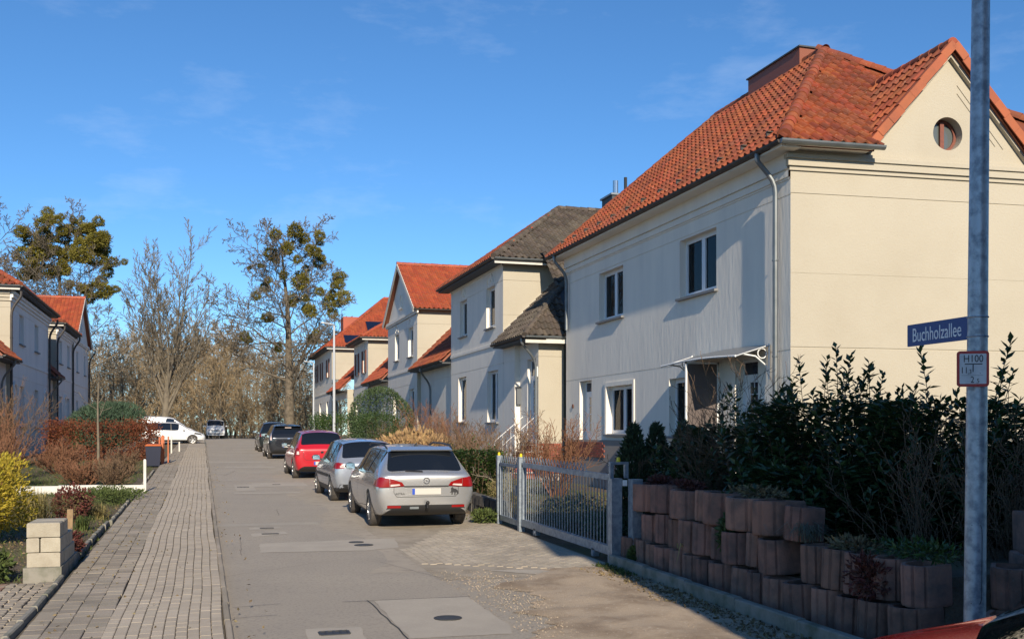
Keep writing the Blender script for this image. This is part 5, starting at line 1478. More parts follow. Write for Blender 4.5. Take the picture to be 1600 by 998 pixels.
# ================================================================== planter wall, gate, poles, left-hand odds and ends
def planter_mesh(seed, R=.21, h=.36, back=.16):
    """half-round concrete planter open at the top, ribbed front facing -x"""
    rng = random.Random(seed); mb = MB(); prof = []
    n = 30
    for k in range(n + 1):
        a = math.pi / 2 + math.pi * k / n
        gr = .018 if k % 6 == 0 and 0 < k < n else 0
        r = R - gr
        prof.append((r * math.cos(a), r * math.sin(a)))
    outer = [(back, R)] + prof + [(back, -R)]
    inner = [(x * .78 if x < 0 else x, y * .78) for x, y in outer]
    N = len(outer)
    for z, sc in ((0, .97), (.02, 1.0), (h - .03, 1.0), (h, .975)):
        for x, y in outer: mb.v.append((x * sc, y * sc, z + rng.uniform(-.002, .002)))
    for x, y in inner: mb.v.append((x, y, h))
    for x, y in inner: mb.v.append((x, y, h - .08))
    for l in range(5):
        for k in range(N - 1):
            mb.f.append((l * N + k, l * N + k + 1, (l + 1) * N + k + 1, (l + 1) * N + k)); mb.m.append(0)
    mb.f.append(tuple(range(N))[::-1]); mb.m.append(0)
    bl, br, tl, tr = 0, N - 1, 3 * N, 4 * N - 1
    mb.f.append((bl, br, 1 * N + N - 1, 2 * N + N - 1, tr, tl, 2 * N, 1 * N)); mb.m.append(0)
    return mb.mesh('planter_stone', M['planter'])
PM = [planter_mesh(1, .165), planter_mesh(2, .195, .36), planter_mesh(3, .27, .37)]
PR = [.165, .195, .27]
soilm = MB(); soilm.prism([(.13 * math.cos(a) + .01, .125 * math.sin(a)) for a in np.linspace(0, 6.28, 14)[:-1]], .27, .315); SOIL = soilm.mesh('soil', M['soil'])
pw = thing('planter_wall', 'retaining wall of stacked brown half-round concrete planters at the corner garden', 'wall', (5.75, 10.0, zg(10)))
rp = random.Random(5)
def planter(x, y, z, k, rz):
    T = Matrix.Translation((x, y, z)) @ Matrix.Rotation(rz, 4, 'Z') @ Matrix.Rotation(rp.uniform(-.045, .045), 4, 'Y') @ Matrix.Rotation(rp.uniform(-.03, .03), 4, 'X') @ Matrix.Diagonal((rp.uniform(.94, 1.06), 1, rp.uniform(.95, 1.03), 1))
    o_ = put('planter_stone', PM[k], pw, T)
    put('soil', SOIL, o_)
rows = [(5.66, .02, 13.05, 7.1, None), (5.75, .385, 12.85, 7.0, None), (5.84, .755, 13.0, 9.25, None)]
for ri, (x, z, ya, yb, _) in enumerate(rows):
    y = ya - (.2 if ri == 1 else 0)
    while y > yb:
        k = rp.choice([0, 0, 1]) if ri < 2 else rp.choice([0, 1, 2, 2])
        y -= PR[k]
        cx_ = x + rp.uniform(-.03, .03) + max(0, 8.0 - y) * .10
        if not (ri == 1 and rp.random() < .05):
            planter(cx_, y, zg(y) + z + rp.uniform(-.012, .012), k, rp.uniform(-.10, .10) + max(0, 8.0 - y) * .35)
        y -= PR[k] + rp.uniform(.0, .03)
for (x, y, z, k, rz) in ((6.25, 6.75, .02, 1, .6), (6.75, 6.95, .02, 1, .9), (7.25, 7.1, .02, 1, 1.1), (6.55, 7.0, .39, 1, .8), (7.05, 7.2, .42, 2, 1.0), (7.6, 7.3, .42, 2, 1.2), (7.75, 7.2, .02, 2, 1.2), (7.3, 7.4, .78, 2, 1.1)):
    planter(x, y, zg(y) + z, k, rz)
mb = MB()                                            # earth behind the wall
mb.hexa([(5.80, 6.9, -.1), (11, 6.9, -.1), (11, 13.1, -.1), (5.80, 13.1, -.1), (6.05, 7.3, .66), (11, 7.3, .8), (11, 13.1, .62), (6.05, 13.1, .66)])
o = mb.build('raised_bed', M['soil']); o["kind"] = "structure"; o["label"] = "earth bank behind the planters"
tuft('grass_tuft', 'grey fescue tuft spilling over the planters', (5.86, 9.05, zg(9) + .74), 420, .26, .34, 'grey_grass', 140, w=.004, arch_=.75)
tuft('grass_tuft', 'dry pale grass hanging from the lower planters', (5.62, 11.35, zg(11) + .42), 26, .10, .16, 'straw', 141, w=.010, arch_=3.6)
tuft('grass_tuft', 'dead grass below the planter right of the pole', (6.6, 6.75, zg(7) + .36), 160, .30, .32, 'grey_grass', 142, w=.005, arch_=1.5)
for k, (x, y, z, rr, m_, lab) in enumerate([(5.90, 11.55, .76, (.14, .30, .07), 'grass', 'small green plant in a middle planter'), (5.98, 12.75, 1.12, (.14, .22, .05), 'red_leaf', 'reddish brown plant cushion on the topmost planter by the gate post'), (5.95, 11.9, 1.13, (.13, .45, .035), 'red_leaf', 'brown withered cushion on the top planters'), (6.0, 10.2, 1.13, (.16, .55, .05), 'litter', 'withered plant remains on the top row'), (6.0, 7.55, .78, (.22, .62, .07), 'laurel_lit', 'green leafy plant on the planters left of the pole'), (5.86, 8.25, .76, (.16, .35, .06), 'litter', 'dark withered plant on the second row'), (5.66, 10.35, .52, (.07, .12, .20), 'box_leaf', 'trailing plant hanging down the planter wall'), (5.62, 7.75, .42, (.07, .26, .2), 'red_leaf', 'dark red trailing plant on the front planters'), (5.52, 12.6, .12, (.06, .10, .08), 'grass', 'small green weed below the planters')]):
    bush('planter_plant', lab, (x, y, zg(y) + z - .03), rr, 420, m_, .07, .03, 150 + k, 'plant', stem=False, shell=.8)

# ---- sliding gate
gt = thing('sliding_gate', 'galvanised steel sliding gate with vertical bars', 'gate', (5.42, 15.2, zg(15)))
def zline(y, z): return zg(13.1) + z + (y - 13.1) * .0125
mb = MB()
mb.bar((5.42, 13.15, zline(13.15, 1.18)), (5.42, 17.2, zline(17.2, 1.18)), .06, .08)
mb.bar((5.42, 13.15, zline(13.15, .17)), (5.42, 17.2, zline(17.2, .17)), .08, .12)
mb.bar((5.42, 13.18, zline(13.18, .17)), (5.42, 13.18, zline(13.18, 1.18)), .06, .06); mb.bar((5.42, 17.17, zline(17.17, .17)), (5.42, 17.17, zline(17.17, 1.18)), .06, .06)
mb.build('gate_frame', M['gate_steel'], gt)
bmh = MB(); bmh.tube([(0, 0, 0), (0, 0, .92)], .0085, 6); barm = bmh.mesh('bar', M['gate_steel'])
for k in range(31):
    y = 13.30 + k * .124; put('bar', barm, gt, Matrix.Translation((5.42, y, zline(y, .22))))
for y in (13.75, 16.45):
    mb = MB(); mb.box(5.38, 5.46, y - .05, y + .05, zg(y) + .02, zg(y) + .13); mb.tube([(5.37, y, zg(y) + .06), (5.47, y, zg(y) + .06)], .045, 10); mb.build('roller', M['gate_steel'], gt)
mb = MB(); y = 13.35
for k in range(26):                                   # zigzag comb on the top rail
    if y > 17.1: break
    if 14.0 < y: 
        mb.bar((5.42, y, zline(y, 1.215)), (5.42, y + .075, zline(y, 1.33)), .006, .02); mb.bar((5.42, y + .075, zline(y, 1.33)), (5.42, y + .15, zline(y, 1.215)), .006, .02)
    y += .15
mb.build('zigzag_comb', M['gate_steel'], gt)
pg = thing('side_gate', 'narrow galvanised gate left of the sliding gate', 'gate', (5.40, 17.95, zg(18)))
mb = MB(); mb.bar((5.40, 17.36, zline(17.36, 1.14)), (5.40, 18.55, zline(18.55, 1.14)), .05, .06); mb.bar((5.40, 17.36, zline(17.36, .14)), (5.40, 18.55, zline(18.55, .14)), .05, .10)
mb.bar((5.40, 17.38, zline(17.4, .1)), (5.40, 17.38, zline(17.4, 1.16)), .05, .05); mb.bar((5.40, 18.53, zline(18.5, .1)), (5.40, 18.53, zline(18.5, 1.16)), .05, .05)
mb.build('gate_frame', M['gate_steel'], pg)
for k in range(9):
    y = 17.50 + k * .115; put('bar', barm, pg, Matrix.Translation((5.40, y, zline(y, .18))))
mb = MB(); mb.box(5.365, 5.435, 17.42, 17.56, zline(17.5, .62), zline(17.5, .80)); mb.build('lock_case', M['gate_steel'], pg)
mb = MB()
for k in range(8):
    y = 17.4 + k * .14; mb.bar((5.40, y, zline(y, 1.17)), (5.40, y + .07, zline(y, 1.30)), .006, .02); mb.bar((5.40, y + .07, zline(y, 1.30)), (5.40, y + .14, zline(y, 1.17)), .006, .02)
mb.build('zigzag_comb', M['gate_steel'], pg)
yel = mat('yellow_signal_lamp', (.75, .55, .02), .3)
def gate_post(x, y, w, h, label, lamp=True):
    t = thing('gate_post', label, 'post', (x, y, zg(y)), group='gate posts')
    mb = MB(); mb.box(x - w / 2, x + w / 2, y - w / 2, y + w / 2, zg(y) - .05, zg(y) + h); mb.box(x - w / 2 - .004, x + w / 2 + .004, y - w / 2 - .004, y + w / 2 + .004, zg(y) + h, zg(y) + h + .012); mb.build('shaft', M['gate_steel'], t)
    if lamp:
        mb = MB(); mb.lathe([(.025, 0), (.025, .02), (.022, .05), (.001, .065)], (x, y, zg(y) + h + .012), 'z', 10); mb.build('signal_lamp', yel, t)
    return t
gate_post(5.40, 18.66, .09, 1.28, 'slim galvanised post at the left end of the side gate')
gate_post(5.40, 17.27, .10, 1.30, 'slim galvanised post between side gate and sliding gate')
p1 = gate_post(5.42, 13.02, .15, 1.16, 'wide galvanised post at the right end of the sliding gate', False)
p2 = gate_post(5.62, 12.78, .15, 1.16, 'second wide galvanised post behind the right gate post', False)
mb = MB(); z0 = zg(13) + 1.172
mb.box(5.34, 5.39, 12.99, 13.05, z0, z0 + .19); mb.box(5.56, 5.61, 12.99, 13.05, z0, z0 + .19); mb.box(5.34, 5.61, 12.985, 13.055, z0 + .19, z0 + .225); mb.build('portal_frame', M['gate_steel'], p1)
mb = MB(); mb.lathe([(.028, 0), (.028, .02), (.024, .055), (.001, .07)], (5.47, 13.02, z0 + .225), 'z', 10); mb.build('signal_lamp', yel, p1)
mb = MB(); mb.box(5.50, 5.56, 12.92, 12.945, z0 - .10, z0 - .02); mb.build('sensor', M['white_paint'], p1)
# rubble low wall by the cars
gw = thing('low_garden_wall', 'low dark stone wall beside the silver estate car', 'wall', (5.6, 23, zg(23)))
rs = random.Random(3)
stm = [MB() for _ in range(3)]
for q, s_ in zip(stm, (.24, .3, .36)):
    q.hexa([(-.11, -s_ / 2, 0), (.11, -s_ / 2 + .02, 0), (.1, s_ / 2, 0), (-.11, s_ / 2 - .01, 0), (-.09, -s_ / 2 + .03, .2), (.1, -s_ / 2 + .02, .19), (.09, s_ / 2 - .03, .21), (-.1, s_ / 2 - .02, .2)])
stm = [q.mesh('stone', mat('dark_field_stone', (.085, .08, .075), .95, (6, (.13, .12, .10), .4, .7), (40, .7), rnd=.3)) for q in stm]
for r_i in range(2):
    y = 19.0 + r_i * .13
    while y < 46:
        k = rs.randrange(3); put('stone', stm[k], gw, Matrix.Translation((5.62 + rs.uniform(-.02, .02), y, zg(y) + r_i * .2 - .02)) @ Matrix.Rotation(rs.uniform(-.1, .1), 4, 'Z')); y += (.26, .32, .38)[k]

# ---- foreground pole with the street sign and the hydrant plate
pole = thing('lamp_pole', 'tall galvanised steel pole carrying the blue street sign', 'pole', (5.33, 6.1, zg(6.1)))
mb = MB(); zb_ = zg(6.1)
mb.tube([(5.33 + .012 * t * 0, 6.1, zb_ + 9.0 * t) for t in (0, .2, .4, .6, .8, 1)], [.076, .072, .066, .060, .054, .048], 24)
for k in range(len(mb.v)):
    x, y, z = mb.v[k]; mb.v[k] = (x + (z - zb_) * .012, y, z)
mb.build('shaft', M['galv'], pole, smooth=True)
px = lambda z: 5.33 + (z - zb_) * .012
# service hatch outline on the side that faces the road
mb = MB(); a0 = math.atan2(-.9, -.55)
def on_pole(da, z, o=.002):
    r = .076 - (z - zb_) * .0031 + o; a = a0 + da
    return (px(z) + r * math.cos(a), 6.1 + r * math.sin(a), z)
ln = [on_pole(-.55, .68), on_pole(.30, .68), on_pole(.42, .71), on_pole(.45, .76), on_pole(.45, 1.16), on_pole(.42, 1.21), on_pole(.30, 1.24), on_pole(-.55, 1.24)]
mb.tube(ln, .0022, 4); mb.build('hatch_joint', M['tar'], pole)
highlight_zinc = mat('pole_highlight_zinc', (.42, .45, .47), .35, metal=.5)  # zinc tone for a painted highlight, assigned to no part

def text_mesh(s, size, m, name, sx=1.0, ext=.0008, align='CENTER'):
    cu = bpy.data.curves.new(name, 'FONT'); cu.body = s; cu.size = size; cu.extrude = ext; cu.align_x = align; cu.align_y = 'CENTER'; cu.resolution_u = 3
    ob = bpy.data.objects.new(name, cu); C.objects.link(ob)
    dg = bpy.context.evaluated_depsgraph_get()
    me = bpy.data.meshes.new_from_object(ob.evaluated_get(dg))
    bpy.data.objects.remove(ob); bpy.data.curves.remove(cu)
    if sx != 1.0: me.transform(Matrix.Diagonal((sx, 1, 1, 1)))
    me.materials.clear(); me.materials.append(m)
    return me
def rrect(w, h, r, n=5):
    P = []
    for (cx_, cy_, a0_) in ((w / 2 - r, h / 2 - r, 0), (-w / 2 + r, h / 2 - r, 90), (-w / 2 + r, -h / 2 + r, 180), (w / 2 - r, -h / 2 + r, 270)):
        P += [(cx_ + r * math.cos(rad(a0_ + 90 * k / n)), cy_ + r * math.sin(rad(a0_ + 90 * k / n))) for k in range(n + 1)]
    return P
M['sign_blue'] = mat('sign_blue', (.010, .030, .18), .35); M['sign_white'] = mat('sign_white', (.75, .76, .78), .4); M['sign_red'] = mat('sign_red', (.45, .02, .018), .4)
M['plate'] = mat('hydrant_plate', (.66, .66, .66), .5, (12, (.52, .53, .54), .45, .7)); M['ink'] = mat('black_ink', (.02, .02, .022), .5)
# sign plane: X along the reading direction, Y up, Z towards the reader
def plane_matrix(c, right, normal):
    R_, N_ = Vector(right).normalized(), Vector(normal).normalized(); U_ = N_.cross(R_)
    m = Matrix.Identity(4)
    for k, ax in enumerate((R_, U_, N_)):
        for q in range(3): m[q][k] = ax[q]
    for q in range(3): m[q][3] = c[q]
    return m
zs_ = 1.9 + (676 - 504) / 1600 * 7.1
sign = thing('street_sign', 'blue street name sign with white lettering on the pole', 'sign', (5.30, 6.5, zs_ - .08))
sign.location = (5.33, 6.16, zs_ - .09)
# runs away from the pole along the road, readable from the roadway
Mx = plane_matrix((5.305, 6.465, zs_ - .005), (0, -1, 0), (-1, 0, 0))
SL, SHt = .66, .170
def local(name, mb, m, par, T):
    o_ = put(name, mb.mesh(name, m), par, T); return o_
mb = MB(); mb.prism(rrect(SL, SHt, .008), -.003, .001); local('plate', mb, M['sign_blue'], sign, Mx)
put('lettering', text_mesh('Buchholzallee', .150, M['sign_white'], 'lettering', .655, .0012), sign, Mx @ Matrix.Translation((0, -.006, .0022)))
for zz in (zs_ + .07, zs_ - .07):
    mb = MB(); mb.tube([(px(zz) + .071 * math.cos(a), 6.1 + .071 * math.sin(a), zz) for a in np.linspace(0, 2 * math.pi, 20)], .006, 5, cap=False); mb.build('clamp_band', M['galv'], sign)
zh = 1.9 + (676 - 575) / 1600 * 7.25
hyd = thing('hydrant_plate', 'red framed white hydrant plate below the street sign', 'sign', (5.25, 6.02, zh - .13))
fw = Vector((-math.sin(YAW) * .9 - .30, -math.cos(YAW), 0)).normalized()
rt = Vector((-fw.y, fw.x, 0))
hc = Vector((px(zh) + fw.x * .085 - rt.x * .045, 6.1 + fw.y * .085 - rt.y * .045, zh))
Mh = plane_matrix(hc, rt, fw)
mb = MB(); mb.prism(rrect(.215, .255, .022), -.004, .004); local('frame', mb, M['sign_red'], hyd, Mh)
mb = MB(); mb.prism(rrect(.178, .215, .006), .004, .0056); local('face', mb, M['plate'], hyd, Mh)
for s, sz, x, y in (('H100', .074, .002, .070), ('11', .064, -.058, -.012), (',3', .046, -.022, -.022), ('2', .066, -.004, -.080), ('.5', .046, .030, -.088)):
    put('lettering', text_mesh(s, sz, M['ink'], 'lettering', .82, .0012), hyd, Mh @ Matrix.Translation((x, y, .0066)))
mb = MB(); mb.box(-.055, .062, .030, .037, .0058, .0072); mb.box(-.003, .004, -.022, .030, .0058, .0072); mb.box(.045, .05, -.034, -.030, .0058, .0072); mb.box(-.078, .066, -.0475, -.0460, .0058, .0065); local('arrow_lines', mb, M['ink'], hyd, Mh)
mb = MB(); mb.tube([(px(zh) + .070 * math.cos(a), 6.1 + .070 * math.sin(a), zh - .02) for a in np.linspace(0, 2 * math.pi, 20)], .006, 5, cap=False); mb.build('clamp_band', M['galv'], hyd)
mb = MB(); mb.box(-.03, -.002, -.15, -.128, -.004, .004); local('bracket', mb, M['zinc'], hyd, Mh)

# ---- street lamps
M['lamp_grey'] = mat('pale_lamp_post', (.50, .52, .54), .4, metal=.3)
for (x, ytop, d, lab) in ((522, 508, 47.4, 'pale tall street lamp behind the red car'), (490, 567, 66.0, 'second pale street lamp further up the road'), (449, 590, 92.0, 'farthest street lamp in front of the mistletoe tree')):
    p = D(x, ytop, d); b = Vector((p.x, p.y, zg(p.y)))
    lp = thing('street_lamp', lab, 'street lamp', b, group='street lamps along the road')
    mb = MB(); mb.tube([b, b + Vector((0, 0, 1.0)), Vector((b.x, b.y, p.z - .02))], [.085, .075, .05], 10); mb.build('post', M['lamp_grey'], lp, smooth=True)
    mb = MB(); hd = Vector((-1, -.15, 0)).normalized(); sd = Vector((-hd.y, hd.x, 0))
    q = [(0, .05), (.12, .09), (.5, .11), (.62, .06)]
    top = [Vector((b.x, b.y, p.z)) + hd * t + sd * w * s + Vector((0, 0, .05 + t * .12)) for s in (1, -1) for t, w in (q if s == 1 else q[::-1])]
    bot = [v - Vector((0, 0, .055)) for v in top]
    n = len(top); mb.raw([tuple(v) for v in bot + top], [tuple(range(n))[::-1], tuple(range(n, 2 * n))] + [(i, (i + 1) % n, n + (i + 1) % n, n + i) for i in range(n)]); mb.build('lamp_head', M['lamp_grey'], lp)

# ---- left side: block pier, posts, white wall, bin, marker posts
pier = thing('block_pier', 'low pier of pale limestone blocks beside the sidewalk', 'pier', (-1.78, 13.7, zg(13.7)))
zp_ = zg(13.5) + .02
mb = MB(); mb.box(-2.02, -1.60, 13.25, 14.95, zp_ - .1, zp_ + .17); mb.build('footing', M['kerb'], pier)
for r_i in range(3):
    y = 13.30; z = zp_ + .172 + r_i * .178
    first = True
    split = (r_i == 1)
    while y < 14.55 - r_i * .32:
        L_ = .36 if r_i != 1 else .30
        for (xa, xb) in (((-1.985, -1.62),) if not (split and first) else ((-1.985, -1.846), (-1.836, -1.62))):
            bmx = MB(); c_ = .012; j = random.uniform(-.006, .006)
            x0_, x1_, y0_, y1_, z0_, z1_ = xa + j, xb + j, y, y + L_ - .008, z, z + .168
            bmx.hexa([(x0_, y0_, z0_), (x1_, y0_, z0_), (x1_, y1_, z0_), (x0_, y1_, z0_), (x0_, y0_, z1_ - c_), (x1_, y0_, z1_ - c_), (x1_, y1_, z1_ - c_), (x0_, y1_, z1_ - c_)])
            b0 = len(bmx.v); bmx.v += [(x0_ + c_, y0_ + c_, z1_), (x1_ - c_, y0_ + c_, z1_), (x1_ - c_, y1_ - c_, z1_), (x0_ + c_, y1_ - c_, z1_)]
            bmx.f += [(b0, b0 + 1, b0 + 2, b0 + 3)] + [(4 + i, 4 + (i + 1) % 4, b0 + (i + 1) % 4, b0 + i) for i in range(4)]; bmx.m += [0] * 5
            bmx.f.pop(1); bmx.m.pop(1)
            bmx.build('block', M['block'], pier)
        first = False; y += L_
mb = MB(); mb.box(-2.06, -1.97, 17.6, 17.69, zg(17.6) - .05, zg(17.6) + .52); mb.v = [(x + (z - zg(17.6)) * .03, y, z) for x, y, z in mb.v]
mb.single('wooden_post', M['wood'], 'short weathered wooden post behind the block pier', 'post', (-2.02, 17.64, zg(17.6)))
ww = thing('white_garden_wall', 'low white wall between the front gardens', 'wall', (-2.9, 28.6, zg(28.6)))
for k in range(3):
    mb = MB(); xa = -4.55 + k * 1.04; mb.box(xa, xa + 1.035, 28.45, 28.62, zg(28.5) - .05, zg(28.5) + .20 + .015 * (k == 1)); mb.build('coping_slab', M['white_wall'], ww)
def marker(x, y, h, lab):
    mb = MB(); mb.box(x - .033, x + .033, y - .033, y + .033, zg(y) - .03, zg(y) + h); mb.hexa([(x - .033, y - .033, zg(y) + h), (x + .033, y - .033, zg(y) + h), (x + .033, y + .033, zg(y) + h), (x - .033, y + .033, zg(y) + h), (x - .02, y - .02, zg(y) + h + .03), (x + .02, y - .02, zg(y) + h + .03), (x + .02, y + .02, zg(y) + h + .03), (x - .02, y + .02, zg(y) + h + .03)])
    mb.single('marker_post', M['white_wall'], lab, 'post', (x, y, zg(y)), 'white marker posts')
marker(-1.38, 27.6, .88, 'white wooden post at the end of the low white wall')
marker(-1.42, 53.0, .75, 'small white post in front of the white hatchback')
marker(-1.10, 55.5, .55, 'shortest white post nearest the white hatchback')
wb = thing('waste_bin', 'dark blue wheeled bin beside the orange gate panels', 'bin', (-1.75, 41.2, zg(41)))
mb = MB(); z = zg(41.2); mb.hexa([(-1.98, 40.95, z + .05), (-1.52, 40.95, z + .05), (-1.52, 41.4, z + .05), (-1.98, 41.4, z + .05), (-2.03, 40.88, z + .80), (-1.47, 40.88, z + .80), (-1.47, 41.48, z + .80), (-2.03, 41.48, z + .80)]); mb.build('body', mat('dark_blue_plastic', (.010, .014, .035), .5), wb)
mb = MB(); mb.hexa([(-2.05, 40.85, z + .802), (-1.45, 40.85, z + .802), (-1.45, 41.52, z + .802), (-2.05, 41.52, z + .802), (-2.0, 40.9, z + .86), (-1.5, 40.9, z + .86), (-1.5, 41.5, z + .88), (-2.0, 41.5, z + .88)]); mb.build('lid', mat('orange_plastic', (.48, .12, .03), .5), wb)
for x in (-1.98, -1.52):
    mb = MB(); mb.tube([(x - .03, 41.42, z + .1), (x + .03, 41.42, z + .1)], .1, 12); mb.build('wheel', M['black'], wb)
op = thing('orange_gate', 'orange painted gate of two upright panels beside the dark bin', 'gate', (-1.45, 42.4, zg(42)))
for k in range(2):
    mb = MB(); x = -1.56 + k * .30; y = 42.0 + k * .75
    mb.box(x - .02, x + .02, y - .3, y + .3, zg(y) + .1, zg(y) + 1.12); mb.build('panel', mat('orange_paint', (.50, .13, .035), .5), op)
for y in (41.68, 42.32, 43.06):
    mb = MB(); mb.box(-1.5, -1.42, y - .04, y + .04, zg(y) - .05, zg(y) + 1.15); mb.build('post', mat('orange_paint_post', (.46, .12, .035), .5), op)
bn = thing('garden_bench', 'low wooden bench frame by the road behind the silver hatchback', 'bench', (6.0, 37.6, zg(37.6)))
mb = MB(); mb.box(5.75, 6.2, 36.9, 38.5, zg(37.6) + .72, zg(37.6) + .77); mb.build('seat', M['wood'], bn)
for y in (37.0, 38.4):
    for x in (5.8, 6.14):
        mb = MB(); mb.box(x - .03, x + .03, y - .03, y + .03, zg(y), zg(y) + .72); mb.build('leg', M['wood'], bn)
mb = MB(); mb.box(6.18, 6.22, 36.9, 38.5, zg(37.6) + .9, zg(37.6) + 1.0); mb.box(6.18, 6.22, 36.95, 37.0, zg(37.6) + .77, zg(37.6) + .9); mb.box(6.18, 6.22, 38.4, 38.45, zg(37.6) + .77, zg(37.6) + .9); mb.build('backrest', M['wood'], bn)

# ================================================================== cars
def paint(name, col, metal=.5, rough=.28):
    m = bpy.data.materials.new(name); m.use_nodes = True; b = m.node_tree.nodes['Principled BSDF']
    b.inputs['Base Color'].default_value = (*col, 1); b.inputs['Metallic'].default_value = metal; b.inputs['Roughness'].default_value = rough
    b.inputs['Coat Weight'].default_value = .8; b.inputs['Coat Roughness'].default_value = .04
    return m
M['car_glass'] = mat('car_glass', (.008, .010, .013), .03, spec=.8)
M['tyre'] = mat('tyre_rubber', (.045, .040, .036), .9, (8, (.11, .095, .08), .4, .7))
M['rim'] = mat('alloy_rim', (.42, .42, .42), .35, metal=.8)
M['tail_red'] = mat('tail_light_red', (.23, .005, .005), .25, coat=.2); M['tail_dark'] = mat('tail_light_dark', (.10, .006, .006), .12, coat=.6); M['tail_white'] = mat('tail_light_clear', (.62, .50, .46), .15, coat=.6)
M['chrome'] = mat('chrome', (.75, .75, .75), .12, metal=1.0)
M['plate_w'] = mat('number_plate', (.50, .48, .43), .5); M['plate_b'] = mat('plate_blue', (.01, .06, .42), .5)
M['trim'] = mat('dark_trim', (.02, .02, .021), .5)

def wheel_meshes(r, w, spokes):
    mb = MB()
    mb.lathe([(r * .66, -w / 2), (r * .90, -w / 2), (r * .97, -w / 2 + .015), (r, -w / 2 + .04), (r, w / 2 - .04), (r * .97, w / 2 - .015), (r * .90, w / 2), (r * .66, w / 2)], (0, 0, 0), 'x', 28)
    ty = mb.mesh('tyre', M['tyre'], True)
    mb = MB(); ri = r * .66
    mb.lathe([(ri, -w / 2 + .01), (ri * .94, -w / 2 + .012), (ri * .92, -w / 2 + .05), (ri * .9, w / 2)], (0, 0, 0), 'x', 28)
    mb.lathe([(.001, -w / 2 + .03), (ri * .2, -w / 2 + .03), (ri * .24, -w / 2 + .06)], (0, 0, 0), 'x', 14)
    for k in range(spokes):
        a = 2 * math.pi * k / spokes
        for da in (-.11, .11):
            c, s = math.cos(a + da), math.sin(a + da)
            mb.bar((-w / 2 + .035, ri * .15 * c, ri * .15 * s), (-w / 2 + .022, ri * .95 * c, ri * .95 * s), .028, .03, up=(1, 0, 0))
    rm = mb.mesh('rim', M['rim'])
    mb = MB(); mb.lathe([(.001, -w / 2 + .075), (ri * .93, -w / 2 + .075)], (0, 0, 0), 'x', 24); bk = mb.mesh('brake_shadow', M['black'])  # black disc behind the spokes, paints the shade inside the wheel
    return ty, rm, bk

def ring(st):
    y, zb, ws, wm, wb, zbe, wt, zt, cr = st
    half = [(0, zb), (ws * .55, zb), (ws * .95, zb + .01), (ws, zb + .09), (wm, zb + (zbe - zb) * .42), (wm * .995, zb + (zbe - zb) * .72), (wb, zbe), (wb + (wt - wb) * .52, zbe + (zt - zbe) * .52), (wt, zbe + (zt - zbe) * .92), (wt * .82, zt), (wt * .42, zt + cr * .8), (0, zt + cr)]
    full = [(x, y, z) for x, z in half] + [(-x, y, z) for x, z in half[-2:0:-1]]
    return full

